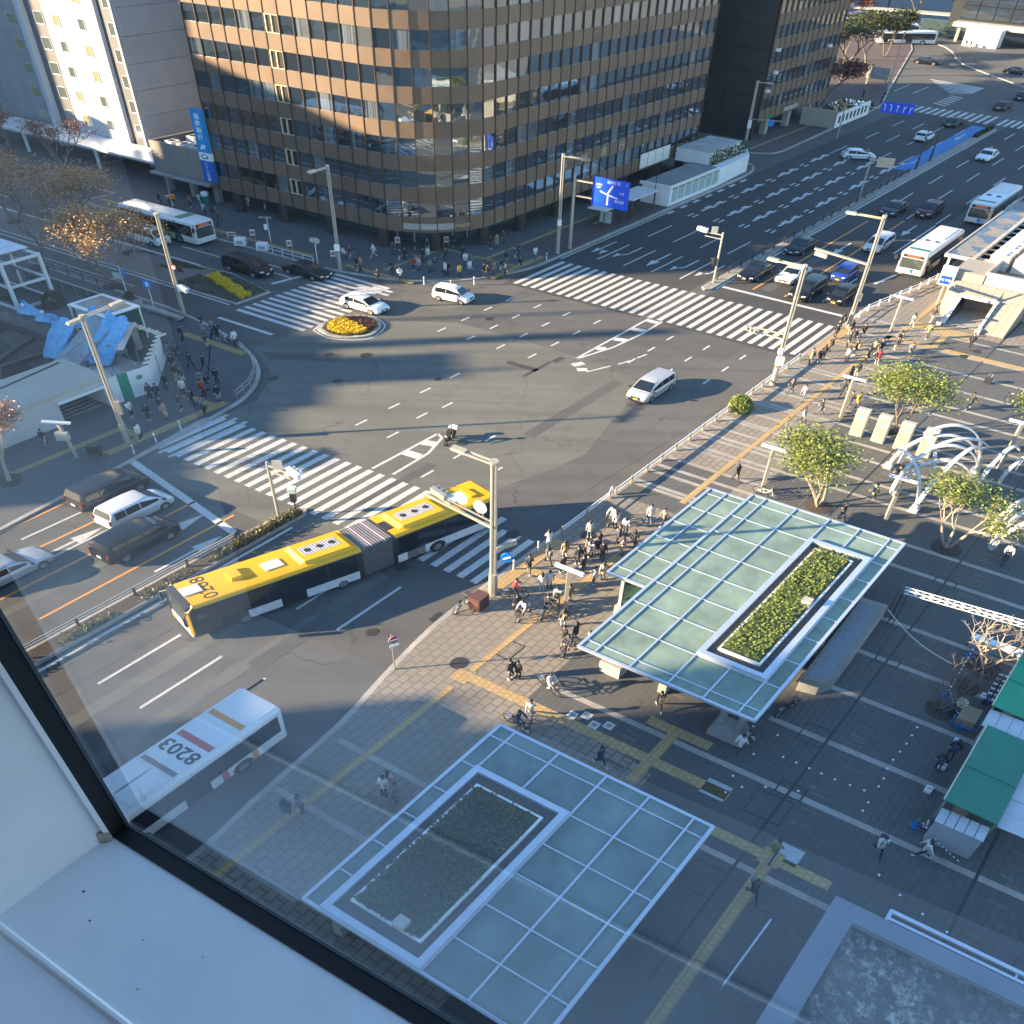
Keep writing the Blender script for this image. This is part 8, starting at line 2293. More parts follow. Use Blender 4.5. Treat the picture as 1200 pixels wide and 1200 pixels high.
tree("autumn_tree", "orange brown autumn tree over the cross street median at the left", 49.0, -75.2, 8.2, 5.2, LEAF_O, BARK, 32, 4800, 0.16, 3, 5, 0.6, 0.5, zc=1.0, z=0.15)
tree("autumn_tree", "half bare autumn tree left of the orange one at the picture edge", 54.6, -88.5, 8.5, 5.4, LEAF_O, BARK, 33, 2600, 0.16, 3, 5, 0.7, 0.5, zc=0.9, z=0.15)
tree("street_tree", "bare brown street tree in front of the white hotel canopy", 66.6, -103.5, 9.0, 4.4, LEAF_R, BARK, 34, 1800, 0.14, 1, 5, 0.5)
tree("street_tree", "bare street tree left of the hotel entrance before the grey block", 66.0, -112.5, 9.5, 4.6, LEAF_R, BARK, 35, 1800, 0.14, 1, 5, 0.5)
tree("street_tree", "dark leafless tree rising from the left pavement near the lift tower", 48.2, -84.0, 7.5, 3.2, None, BARK, 36, depth=5, stems=1)
tree("street_tree", "brown sparse tree on the street median nearest the left picture edge", 55.2, -97.5, 8.0, 4.6, LEAF_O, BARK, 37, 1700, 0.15, 2, 5, 0.6, zc=0.9)
tree("russet_tree", "russet tree in front of the second brown building", 163.5, -60.0, 9.5, 4.4, LEAF_R, BARK, 41, 3800, 0.32, 2, 4, 0.9, start=0.3)
tree("far_tree", "bare dark tree at the far end of the second brown building", 186.5, -66, 11, 4.5, LEAF_D, BARK, 42, 900, 0.3, 1, 5, 0.7)
tree("far_tree", "olive green leafy tree standing by the far coaches", 219.5, -70.5, 9.5, 4.0, LEAF_D, BARK, 43, 4200, 0.4, 2, 4, 1.0)
for i, (u, v) in enumerate(((200, -71), (208, -76), (196, -66), (228, -90), (240, -100), (252, -108), (262, -80), (268, -72), (272, -90), (236, -86))):
 tree("far_tree", ("first", "second", "third", "fourth", "fifth", "sixth", "seventh", "eighth", "ninth", "tenth")[i] + " bare roadside tree of the far row before the bus terminal", u, v, 10 + i % 3, 4.2, LEAF_R if i % 2 else LEAF_D, BARK, 50 + i, 900, 0.34, 1, 4, 0.8)["group"] = "bare trees before the bus terminal"
def shrub(label, u, v, r, h, leaf, seed, n=900, name="shrub", z=0.13, cat="shrub"):
 rg = random.Random(seed)
 o = thing(name, label, cat, W(u, v, z))
 c, s = MB(), MB()
 for i in range(9):
  a = rg.uniform(0, 2 * PI)
  s.tube((0, 0, 0), (r * 0.7 * math.cos(a), r * 0.7 * math.sin(a), h * rg.uniform(0.5, 0.9)), 0.03, 0.01, 4)
 s.build("stem", BARK, o)
 for i in range(n):
  d = Vector((rg.gauss(0, 1), rg.gauss(0, 1), abs(rg.gauss(0, 1)))).normalized() * rg.uniform(0.55, 1) ** 0.5
  q = Vector((d.x * r, d.y * r, d.z * h + 0.05))
  a = Vector((rg.gauss(0, 1), rg.gauss(0, 1), rg.gauss(0, 1))).normalized() * 0.13
  b = a.cross(Vector((rg.gauss(0, 1), rg.gauss(0, 1), 0.3))).normalized() * 0.06
  c.quad(q - a, q + b, q + a, q - b)
 c.build("leaves", leaf, o, smooth=False)
 return o
shrub("rounded bright green shrub in the gap of the plaza guard rail", 59.6, -22.0, 1.15, 1.3, LEAF, 61, 1500)
shrub("clump of creeper hanging at the lift tower above the works pit", 43.0, -75.0, 1.2, 1.6, LEAF_D, 62, 900)
shrub("small evergreen shrub in the grey planter by the blue road sign", 46.9, -70.3, 0.5, 0.7, LEAF_D, 63, 300, z=1.0)
shrub("low dark hedge bush at the end of the far pale stair enclosure", 170, -55.2, 1.6, 1.3, LEAF_D, 64, 800)
hg = MB()
rg = random.Random(5)
for i in range(4200):
 u = rg.uniform(-10, 30.4) if i < 3000 else rg.uniform(22, 30.4)
 if u < 26 and math.sin(u * 1.3) + rg.random() < 0.2: continue
 p = W(u, rg.uniform(-35.95, -35.35), 0.18 + rg.random() ** 1.5 * (0.5 if u < 25 else 0.65))
 a = Vector((rg.gauss(0, 1), rg.gauss(0, 1), rg.gauss(0, 1))).normalized() * 0.12
 b = a.cross(Vector((rg.gauss(0, 1), rg.gauss(0, 1), 0.3))).normalized() * 0.07
 hg.quad(p - a, p + b, p + a, p - b)
tag(hg.build("median_hedge", leafy("dry hedge", (0.13, 0.12, 0.05), (0.26, 0.23, 0.10)), None, smooth=False), "dry low hedge growing along the planted road median", "hedge", kind="stuff")
hg = MB()
for i in range(500):
 p = W(rg.uniform(160, 168.5), rg.uniform(-36.4, -35.8), 0.2 + rg.random() * 0.5)
 a = Vector((rg.gauss(0, 1), rg.gauss(0, 1), rg.gauss(0, 1))).normalized() * 0.25
 b = a.cross(Vector((0.2, 0.1, 1))).normalized() * 0.15
 hg.quad(p - a, p + b, p + a, p - b)
tag(hg.build("far_median_hedge", LEAF_D, None, smooth=False), "low dark hedge at the far tip of the median", "hedge", kind="stuff")
FLOWER_Y = leafy("yellow flowers", (0.66, 0.42, 0.008), (0.85, 0.66, 0.03))
FLOWER_P = leafy("purple brown foliage", (0.05, 0.025, 0.025), (0.16, 0.06, 0.05))
GRASS = leafy("dull turf", (0.05, 0.06, 0.025), (0.12, 0.12, 0.05))
def bed(name, label, test, box, m, n, h, seed, cat="flowers", size=0.07):
 rg = random.Random(seed)
 mb = MB()
 k = 0
 while k < n:
  u, v = rg.uniform(box[0], box[1]), rg.uniform(box[2], box[3])
  if not test(u, v): continue
  k += 1
  p = W(u, v, 0.18 + h * rg.random())
  a = Vector((rg.gauss(0, 1), rg.gauss(0, 1), rg.gauss(0, 0.4))).normalized() * size * rg.uniform(0.7, 1.3)
  b = a.cross(Vector((rg.gauss(0, 0.3), rg.gauss(0, 0.3), 1))).normalized() * size
  mb.quad(p - a, p + b, p + a, p - b)
 return tag(mb.build(name, m, None, smooth=False), label, cat, kind="stuff")
rows_ = lambda v: 0.15 < (v * 1.15) % 0.62
bed("yellow_flowers", "yellow flowers planted in rows on the oval traffic island", lambda u, v: ((u - 54.4) / 1.9) ** 2 + ((v + 53.3) / 1.75) ** 2 < 1 and u < 54.9 - 0.25 * (v + 53) and (v * 1.25) % 0.75 > 0.16, (52, 57, -55.5, -51), FLOWER_Y, 2600, 0.35, 1)
bed("purple_foliage", "purple brown bedding plants on the far side of the oval island", lambda u, v: ((u - 54.6) / 2.0) ** 2 + ((v + 53.3) / 1.8) ** 2 < 1 and u > 54.9 - 0.25 * (v + 53), (52, 57.2, -55.5, -51), FLOWER_P, 1100, 0.3, 2)
bed("green_edging", "low green edging plants along the oval island", lambda u, v: 0.9 < ((u - 54.5) / 2.15) ** 2 + ((v + 53.3) / 1.95) ** 2 < 1.1, (52, 57.2, -55.5, -51), GRASS, 700, 0.2, 3)
bandc = lambda v: 55.9 + (v + 70.5) * -0.32
bed("yellow_flowers", "curving band of yellow flowers in the bed at the end of the street median", lambda u, v: abs(u - bandc(v)) < 0.62 + 0.1 * math.sin(v * 3), (53, 57.3, -70.8, -64.4), FLOWER_Y, 5000, 0.4, 4)
bed("bed_turf", "dull turf and low plants round the yellow band of the street median bed", lambda u, v: abs(u - bandc(v)) > 0.7 and 52.6 < u < 57.3 and u < 56.2 - 0.22 * (v + 64), (52.6, 57.3, -72, -64.3), GRASS, 2600, 0.12, 5, "grass")
bed("median_turf", "patchy turf on the brick street median behind the flower bed", lambda u, v: math.sin(v * 0.9) + math.sin(u * 2) > -0.2, (55.0, 57.0, -82, -72.5), GRASS, 1500, 0.1, 6, "grass")
# ------------------------------------------------------------------ people
SKIN = M("skin", (0.52, 0.33, 0.24), 0.6)
HAIR = M("dark hair", (0.018, 0.014, 0.012), 0.5, var=0.3)
CLOTH = {k: M("coat " + n, c, 0.85, 0, 0.18, 4, 0.1) for k, n, c in (
 ("d", "black", (0.022, 0.022, 0.025)), ("e", "charcoal", (0.045, 0.045, 0.05)), ("g", "grey", (0.16, 0.16, 0.165)), ("w", "white", (0.60, 0.58, 0.54)), ("t", "tan", (0.27, 0.19, 0.11)),
 ("r", "red", (0.28, 0.03, 0.03)), ("y", "yellow", (0.62, 0.40, 0.05)), ("p", "pink", (0.48, 0.29, 0.27)), ("n", "navy", (0.03, 0.045, 0.10)), ("b", "teal", (0.20, 0.33, 0.33)), ("o", "olive", (0.20, 0.20, 0.09)), ("c", "cream", (0.50, 0.43, 0.30)))}
TROUS = [M("trousers " + n, c, 0.85) for n, c in (("black", (0.018, 0.018, 0.02)), ("navy", (0.03, 0.04, 0.07)), ("denim", (0.09, 0.13, 0.2)), ("beige", (0.38, 0.32, 0.25)), ("white", (0.5, 0.48, 0.45)))]
SHOE = M("shoes", (0.03, 0.028, 0.027), 0.6)
SHOE_W = M("white shoes", (0.6, 0.59, 0.57), 0.6)
def skinned(nodes, edges, sub=1):
 """one continuous surface grown round a skeleton: nodes name -> (x, y, z, radius), the first is the root"""
 names = list(nodes)
 me = bpy.data.meshes.new("skeleton")
 me.from_pydata([nodes[n][:3] for n in names], [(names.index(a), names.index(b)) for a, b in edges], [])
 o = bpy.data.objects.new("skeleton", me)
 COL.objects.link(o)
 bm = bmesh.new()
 bm.from_mesh(me)
 ly = bm.verts.layers.skin.verify()
 bm.verts.ensure_lookup_table()
 for i, n in enumerate(names):
  r = nodes[n][3]
  bm.verts[i][ly].radius = (r, r)
  bm.verts[i][ly].use_root = i == 0
 bm.to_mesh(me)
 bm.free()
 m = o.modifiers.new("skin", "SKIN")
 m.use_smooth_shade = True
 if sub:
  s = o.modifiers.new("subdivision", "SUBSURF")
  s.levels = s.render_levels = sub
 bpy.context.view_layer.update()
 ev = o.evaluated_get(bpy.context.evaluated_depsgraph_get())
 t = ev.to_mesh()
 out = ([tuple(v.co) for v in t.vertices], [tuple(p.vertices) for p in t.polygons])
 ev.to_mesh_clear()
 bpy.data.objects.remove(o)
 bpy.data.meshes.remove(me)
 return out
def limb2(a, b, l1, l2, bend):
 """two-bone joint between a and b, bent towards the vector bend"""
 a, b = Vector(a), Vector(b)
 d = b - a
 D = min(d.length, (l1 + l2) * 0.999)
 d.normalize()
 x = (l1 * l1 - l2 * l2 + D * D) / (2 * D)
 h = math.sqrt(max(0, l1 * l1 - x * x))
 n = Vector(bend)
 n = (n - d * n.dot(d)).normalized()
 return a + d * x + n * h, a + d * D
def figure(pose):
 """skeleton in metres, facing +x; returns nodes and edges of the bare body and of the coat"""
 lean = {"s": 0.0, "w": 0.05, "h": 0.02, "b": 0.22, "l": 0.75, "c": 0.02}[pose]
 hipz = 0.92 if pose not in ("b",) else 0.95
 hip = Vector((0, 0, hipz))
 up = Vector((math.sin(lean), 0, math.cos(lean)))
 sp, ch, nk = hip + up * 0.2, hip + up * 0.42, hip + up * 0.57
 hd_dir = Vector((math.sin(lean * 0.6 + (0.25 if pose in ("h", "l") else 0)), 0, math.cos(lean * 0.6 + (0.25 if pose in ("h", "l") else 0))))
 n2, h0, h1 = nk + hd_dir * 0.06, nk + hd_dir * 0.14, nk + hd_dir * 0.235
 N = {"pelvis": (*hip, 0.125), "spine": (*sp, 0.12), "chest": (*ch, 0.135), "collar": (*nk, 0.07), "neck": (*n2, 0.052), "face": (*(h0 + Vector((0.02, 0, 0))), 0.082), "crown": (*h1, 0.078)}
 E_ = [("pelvis", "spine"), ("spine", "chest"), ("chest", "collar"), ("collar", "neck"), ("neck", "face"), ("face", "crown")]
 C = {"pelvis": (*hip, 0.165), "spine": (*sp, 0.155), "chest": (*ch, 0.165), "collar": (*nk, 0.085)}
 CE = [("pelvis", "spine"), ("spine", "chest"), ("chest", "collar")]
 hem = hip + Vector((0.0, 0, -0.22))
 if pose not in ("b", "l"):
  C["hem"] = (*hem, 0.185); CE.append(("pelvis", "hem"))
 feet = {"s": ((0.02, 0.10), (-0.03, -0.11)), "h": ((0.0, 0.11), (0.03, -0.10)), "c": ((0.05, 0.09), (-0.05, -0.10)), "w": ((0.33, 0.09), (-0.34, -0.09)), "l": ((0.05, 0.13), (-0.1, -0.13)), "b": ((0.16, 0.12), (-0.02, -0.12))}[pose]
 for s, (fx, fy) in zip((1, -1), feet):
  k = "l" if s > 0 else "r"
  hp = hip + Vector((0, s * 0.09, -0.05))
  fz = 0.08
  if pose == "b": fz = 0.45 if s > 0 else 0.22
  if pose == "w" and s < 0: fz = 0.13
  kn, an = limb2(hp, (fx, fy, fz), 0.43, 0.42, (1, 0, 0.05))
  N[k + "hip"] = (*hp, 0.088); N[k + "knee"] = (*kn, 0.058); N[k + "ankle"] = (*an, 0.042)
  N[k + "heel"] = (an.x - 0.02, an.y, an.z - 0.04, 0.042); N[k + "toe"] = (an.x + 0.16, an.y + s * 0.02, an.z - 0.045 if not (pose == "w" and s < 0) else an.z - 0.07, 0.036)
  E_ += [("pelvis", k + "hip"), (k + "hip", k + "knee"), (k + "knee", k + "ankle"), (k + "ankle", k + "heel"), (k + "heel", k + "toe")]
  sh = ch + up * 0.085 + Vector((0, s * 0.18, 0))
  hand = {"s": (0.05, s * 0.25, 0.80), "c": (0.03, s * 0.27, 0.80), "w": (-s * 0.26, s * 0.22, 0.86), "h": (0.30, s * 0.08, 1.16), "b": (0.50, s * 0.24, 1.08), "l": (0.62, s * 0.2, 0.62)}[pose]
  if pose == "c" and s > 0: hand = (0.12, 0.10, 1.30)
  el, wr = limb2(sh, hand, 0.29, 0.26, (-0.6, s * 0.6, -0.4))
  d = (wr - el).normalized()
  pm = wr + d * 0.065
  N[k + "shoulder"] = (*sh, 0.062); N[k + "elbow"] = (*el, 0.045); N[k + "wrist"] = (*wr, 0.029); N[k + "palm"] = (*pm, 0.034)
  E_ += [("chest", k + "shoulder"), (k + "shoulder", k + "elbow"), (k + "elbow", k + "wrist"), (k + "wrist", k + "palm")]
  side = d.cross(Vector((0, s, 0.3))).normalized()
  inn_ = d.cross(side).normalized()
  for i, (off, l) in enumerate(((-0.027, 0.062), (-0.009, 0.072), (0.009, 0.068), (0.027, 0.052))):
   a = pm + side * off + d * 0.03
   b = a + d * l * 0.55 + inn_ * 0.012 * -s
   c = b + d * l * 0.35 + inn_ * 0.03 * -s
   N["%sfa%d" % (k, i)] = (*a, 0.010); N["%sfb%d" % (k, i)] = (*b, 0.009); N["%sfc%d" % (k, i)] = (*c, 0.007)
   E_ += [(k + "palm", "%sfa%d" % (k, i)), ("%sfa%d" % (k, i), "%sfb%d" % (k, i)), ("%sfb%d" % (k, i), "%sfc%d" % (k, i))]
  a = wr + d * 0.03 + side * -0.04
  N[k + "ta"] = (*a, 0.011); N[k + "tb"] = (*(a + d * 0.04 + side * -0.018), 0.009)
  E_ += [(k + "wrist", k + "ta"), (k + "ta", k + "tb")]
  C[k + "shoulder"] = (*sh, 0.082); C[k + "elbow"] = (*el, 0.064); C[k + "cuff"] = (*(wr - d * 0.03), 0.050)
  CE += [("chest", k + "shoulder"), (k + "shoulder", k + "elbow"), (k + "elbow", k + "cuff")]
 return N, E_, C, CE, h0, h1, hd_dir
PEOPLE_SCALE = ((1.14, 0), (0, 1.14))
_fig = {}
def person_meshes(pose, longhair, bagged, cap):
 key = (pose, longhair, bagged, cap)
 if key in _fig: return _fig[key]
 if pose not in _fig:
  N, E_, C, CE, h0, h1, hdir = figure(pose)
  v, f = skinned(N, E_, 1)
  mb = MB()
  mb.v = v
  hands = [Vector(N[k][:3]) for k in ("lpalm", "rpalm")]
  feet = [Vector(N[k][:3]) for k in ("lheel", "rheel")]
  nk = Vector(N["neck"][:3])
  for q in f:
   c = sum((Vector(v[i]) for i in q), Vector()) / len(q)
   m = 1
   if (c - nk).dot(hdir) > -0.03 and (c - nk).length < 0.35: m = 0
   elif min((c - h).length for h in hands) < 0.13: m = 0
   elif min((c - h - Vector((0.06, 0, 0))).length for h in feet) < 0.13 and c.z < 0.6: m = 2
   mb.f.append(q); mb.m.append(m)
  body = mb.mesh("body", PEOPLE_SCALE, [SKIN, TROUS[0], SHOE], 180)
  cv, cf = skinned(C, CE, 1)
  cm = MB(); cm.v = cv; cm.f = cf; cm.m = [0] * len(cf)
  coat = cm.mesh("coat", PEOPLE_SCALE, [CLOTH["d"]], 180)
  ax = hdir
  fw = Vector((ax.z, 0, -ax.x))
  fc = MB()
  c = h0 + ax * 0.045
  for s in (-1, 1):
   p = c + fw * 0.098 + Vector((0, s * 0.032, 0))
   fc.box(p.x - 0.008, p.x + 0.008, p.y - 0.012, p.y + 0.012, p.z - 0.007, p.z + 0.007, 1)
   p = c + Vector((0, s * 0.083, 0)) - fw * 0.005 - ax * 0.01
   fc.lathe([(0.0, -0.03), (0.02, -0.015), (0.02, 0.015), (0, 0.03)], 6, tuple(p))
  p = c + fw * 0.108 - ax * 0.03
  fc.add([tuple(p + fw * 0.018 - ax * 0.012), tuple(p + ax * 0.04 - fw * 0.006), tuple(p + Vector((0, 0.016, 0)) - ax * 0.014 - fw * .012), tuple(p - Vector((0, 0.016, 0)) - ax * 0.014 - fw * .012)], ((0, 1, 2), (0, 3, 1), (0, 2, 3)))
  p = c + fw * 0.096 - ax * 0.065
  fc.box(p.x - 0.006, p.x + 0.006, -0.022, 0.022, p.z - 0.005, p.z + 0.005, 1)
  face = fc.mesh("face", PEOPLE_SCALE, [SKIN, HAIR])
  _fig[pose] = (body, coat, face, h0, h1, ax, fw)
 body, coat, face, h0, h1, ax, fw = _fig[pose]
 hb = MB()
 c = h0 + ax * 0.055 - fw * 0.012
 rings = []
 for t, r in ((-0.09 if longhair else -0.03, 0.085), (0.0, 0.103), (0.04, 0.106), (0.08, 0.094), (0.105, 0.068), (0.118, 0.03)):
  ring = []
  for i in range(12):
   a = 2 * PI * i / 12
   k = math.cos(a)
   rr_k = r * (0.80 if (k > 0.55 and t < 0.05) else 1.0)
   p = c + ax * t + fw * (rr_k * k * 1.02) + Vector((0, r * math.sin(a) * 0.95, 0))
   ring.append(tuple(p))
  rings.append(ring)
 if longhair:
  ring = [tuple(Vector(p) - ax * 0.13 - fw * 0.03) if (Vector(p) - c).dot(fw) < 0.03 else tuple(Vector(p) - ax * 0.01) for p in rings[0]]
  rings.insert(0, ring)
 hb.loft(rings)
 hair = hb.mesh("hair", PEOPLE_SCALE, [HAIR], 60)
 bag = None
 if bagged:
  b = MB()
  bx = -0.2 - 0.0
  z0 = 1.05
  b.loft([[(bx - dx + 0.06 * 0, y * w, z) for y, z in ((-0.13, z0 - 0.02), (0.13, z0 - 0.02), (0.14, z0 + 0.3), (0.08, z0 + 0.38), (-0.08, z0 + 0.38), (-0.14, z0 + 0.3))] for dx, w in ((-0.06, 1.0), (0.04, 1.0), (0.1, 0.85))])
  for s in (-1, 1):
   b.bar((-0.13, s * 0.09, 1.42), (0.10, s * 0.10, 1.47), 0.04, 0.02).bar((0.10, s * 0.10, 1.47), (0.15, s * 0.11, 1.2), 0.04, 0.02)
  bag = b.mesh("backpack", PEOPLE_SCALE, [CLOTH["e"]], 40)
 _fig[key] = (body, hair, coat, face, bag)
 return _fig[key]
CNAME = {"d": "black", "e": "charcoal", "g": "grey", "w": "white", "t": "tan", "r": "red", "y": "yellow", "p": "pink", "n": "navy", "b": "teal", "o": "olive", "c": "cream"}
TNAME = ["black", "navy", "denim blue", "beige", "white"]
ZONE = {"L": "on the left corner", "B": "in the bank crowd", "S": "near the blue bank sign", "R": "at the wide crossing's right end", "P": "on the sunlit plaza", "C": "in the near crossing crowd", "F": "by the glass roofs", "T": "on the far pavement"}
if 1: ZONE["R"] = "at the wide crossing"
GZONE = {"L": "people on the left corner", "B": "crowd before the bank", "S": "people by the bank sign", "R": "people at the right end of the crossing", "P": "people crossing the plaza", "C": "crowd at the near crossing", "F": "people by the glass roofs", "T": "far pedestrians"}
PHOW = {"s": "standing", "w": "walking", "h": "bent over a phone", "b": "on a bicycle", "l": "bending over", "c": "arm raised"}
# zone, u, v, coat, pose
CROWD = """L 44.2 -61.2 d s; L 46.9 -61.9 d s; L 46.5 -60.3 g s; L 46.2 -59.4 d s; L 46.0 -57.3 w s; L 44.2 -58.5 d s; L 41.1 -58.9 g s; L 41.4 -58.5 d s; L 41.0 -56.6 d w; L 41.3 -55.5 d w; L 39.9 -57.2 d s; L 38.9 -55.8 d s; L 38.8 -55.0 d s; L 37.3 -54.9 d s; L 37.5 -53.4 w s; L 39.3 -53.6 g s; L 39.1 -52.7 d s; L 40.2 -53.0 d s; L 38.1 -52.1 r s; L 38.3 -50.8 d s; L 35.6 -51.6 d s; L 36.6 -51.5 d s; L 36.3 -50.1 g s; L 35.5 -54.4 d s; L 35.8 -54.0 d s; L 32.9 -53.3 w h; L 34.6 -52.2 d s; L 34.1 -51.3 t s; L 33.3 -52.0 d s; L 31.0 -50.1 w s; L 26.9 -54.1 d w; B 66.8 -65.2 w w; B 67.2 -64.7 d w; B 69.1 -63.6 w w; B 70.6 -62.6 d s; B 69.8 -60.5 d s; B 65.2 -62.2 d s; B 65.4 -61.9 t s; B 63.9 -58.6 d h; B 66.3 -59.0 d h; B 65.3 -57.3 w h; B 69.5 -60.8 d s; B 68.4 -58.3 r s; B 68.7 -58.0 p s; B 70.6 -59.9 d s; B 70.8 -59.2 d s; B 71.5 -59.2 w s; B 73.3 -60.7 d s; B 69.0 -56.9 t s; B 69.6 -56.9 d s; B 72.3 -57.8 d s; B 69.1 -55.3 w s; B 69.4 -55.2 d s; B 69.5 -54.0 y s; B 73.7 -56.9 d s; B 72.3 -55.5 w s; B 70.8 -53.9 w s; B 72.2 -54.6 g s; B 70.9 -52.4 d s; B 70.9 -52.0 d s; B 72.0 -52.1 t s; B 73.0 -52.0 d s; B 75.1 -53.0 d s; B 72.1 -50.9 n s; B 76.6 -53.1 d s; B 77.9 -53.6 d s; B 74.5 -51.0 d s; B 78.0 -51.8 w h; B 77.9 -56.8 d s; B 78.9 -56.8 t s; B 80.0 -56.8 d s; B 76.2 -60.0 d s; S 69.6 -88.6 t s; S 70.8 -88.7 w s; S 68.5 -85.5 w s; S 68.0 -83.7 d s; S 68.3 -83.4 g s; S 73.4 -84.2 w s; S 68.2 -91.7 d s; S 68.7 -90.7 d s; S 68.5 -89.9 d s; S 73.7 -82.3 d s; R 70.2 -21.4 t s; R 70.7 -20.9 d s; R 71.7 -21.0 d s; R 73.7 -21.2 d s; R 76.5 -22.0 d s; R 79.0 -22.5 d s; R 75.4 -20.5 d s; R 76.5 -20.5 d s; R 78.2 -21.4 d s; R 77.9 -20.3 d w; R 72.5 -19.4 w s; R 74.0 -19.4 d s; R 73.1 -18.1 d s; R 74.9 -18.3 t s; R 73.4 -17.4 r s; R 75.6 -18.0 d s; P 76.9 -17.3 d w; P 78.3 -17.5 t w; P 76.2 -15.9 g w; P 82.9 -18.0 y2 w; P 85.4 -17.2 d w; P 81.2 -16.2 g2 w; P 81.2 -12.8 d w; P 64.2 -20.3 d2 w; P 63.6 -19.1 p w; P 66.1 -17.3 d w; P 68.9 -17.8 d s; P 70.0 -17.7 d s; P 64.6 -16.1 d w; P 64.6 -15.6 y w; P 62.1 -17.2 d w; P 60.0 -17.6 b w; P 69.6 -9.3 d3 w; P 72.4 -6.7 d w; P 56.3 -17.1 n w; P 49.5 -17.4 d w; P 42.0 -18.3 g w; P 55.6 -9.5 d w; P 52.3 -9.8 g2 w; P 48.9 -10.4 d w; P 50.2 -1.4 w b; P 56.5 -4.0 d w; C 35.9 -22.1 w h; C 34.5 -21.2 g w; C 33.1 -21.5 d w; C 35.5 -20.8 t s; C 34.2 -20.1 d s; C 35.4 -19.9 d s; C 34.8 -19.2 d s; C 36.4 -20.0 t s; C 38.2 -20.9 w s; C 36.9 -19.6 d s; C 36.6 -19.1 d s; C 37.4 -19.8 d s; C 40.5 -20.8 w b; C 40.0 -20.3 w s; C 38.7 -19.3 n s; C 37.8 -18.5 p s; C 39.7 -19.5 w s; C 38.8 -18.4 d w; C 34.3 -18.1 w s; C 34.9 -18.0 y2 s; C 32.1 -20.0 w s; C 32.5 -19.8 w s; C 30.7 -20.8 r b; C 29.7 -19.9 d s; C 29.6 -19.4 w b; C 30.4 -18.6 d b; C 31.4 -18.6 w s; C 32.1 -18.3 t s; C 30.0 -17.3 d s; C 28.8 -16.5 d s; C 29.4 -16.2 d s; C 28.5 -16.0 d b; C 29.2 -15.3 y2 s; C 36.3 -19.7 w s; C 41.8 -19.1 w s; F 25.0 -17.0 d s; F 25.2 -16.7 d s; F 25.4 -15.1 w b; F 23.2 -14.6 w w; F 27.2 -10.3 d w; F 22.4 -10.5 n w; F 26.7 -6.1 w w; F 22.3 -14.7 n b; F 27.7 -6.1 d w; F 15.6 -16.6 w s; F 15.6 -16.0 g s; F 15.9 -16.6 p s; F 12.8 -18.6 g s; F 12.3 -18.8 d s; F 21.9 -2.3 g2 w; F 19.6 -2.1 d w; F 24.6 0.9 w w; F 25.4 2.4 w w; F 30.8 1.2 d s; F 31.9 1.4 d s; F 27.0 2.0 d l; T 242.7 -62.8 d s; T 242.2 -61.8 d s; T 176.7 -58.3 d s; T 174.1 -54.4 d s; T 177.7 -55.3 d s"""
FACE = {"L": (-60, 60), "B": (-100, 60), "S": (-60, 180), "R": (110, 70), "P": (60, 180), "C": (110, 70), "F": (50, 180), "T": (0, 180)}
rp = random.Random(21)
seen = {}
for rec in CROWD.split("; "):
 zn, u, v, col, pose = rec.split()
 u, v = float(u), float(v)
 base = col[0]
 ck = {"d": "d" if rp.random() < 0.68 else "e"}.get(base, base)
 if col == "g2": ck = "o"
 if col == "y2": ck = "c"
 if pose == "s" and rp.random() < 0.18: pose = "h"
 elif pose == "s" and rp.random() < 0.12: pose = "c"
 tr = 3 if zn == "L" and rp.random() < 0.12 else rp.choice((0, 0, 0, 1, 1, 2, 3, 4) if base != "w" else (0, 0, 1, 2, 4))
 lh = rp.random() < 0.4
 bg = (rp.random() < 0.22 and pose in ("s", "w")) or col == "d2"
 th = FACE[zn][0] + rp.uniform(-1, 1) * FACE[zn][1]
 if pose == "b": th = rp.choice((TH_U, TH_U + 180, 0)) if zn != "F" else TH_V + rp.uniform(-15, 15)
 if col == "d3": th = -160
 z = 0.135
 lab = "person in %s coat%s %s trousers%s %s %s" % (CNAME[ck], "," if bg else " and", TNAME[tr], " and backpack" if bg else "", PHOW[pose], ZONE[zn])
 if pose == "b": lab = "rider in %s coat and %s trousers astride a bicycle %s" % (CNAME[ck], TNAME[tr], ZONE[zn])
 seen[lab] = seen.get(lab, 0) + 1
 sc = rp.uniform(0.95, 1.04)
 o = thing("person", lab, "person", W(u, v, z), GZONE[zn])
 o.rotation_euler = (0, 0, R(th))
 if pose == "b":
  A0 = W(u, v, z)
  two_wheeler("bicycle", "bicycle under the rider in %s coat and %s trousers %s" % (CNAME[ck], TNAME[tr], ZONE[zn]), "bicycle", u, v, th, z=z, group="ridden bicycles")
 body, hair, coat, face, bag = person_meshes(pose, lh, bg, False)
 ob = link("body", body, o)
 for s_, m_ in ((1, TROUS[tr]), (2, SHOE_W if rp.random() < 0.3 else SHOE)):
  ob.material_slots[s_].link = "OBJECT"; ob.material_slots[s_].material = m_
 oc = link("coat", coat, o); oc.material_slots[0].link = "OBJECT"; oc.material_slots[0].material = CLOTH[ck]
 link("hair", hair, o); link("face", face, o)
 if bag:
  og = link("backpack", bag, o); og.material_slots[0].link = "OBJECT"; og.material_slots[0].material = CLOTH["p"] if col == "d2" else CLOTH[rp.choice("eengt")]
 for c in o.children: c.scale = (1, 1, 1)
 o.scale = (sc, sc, sc)
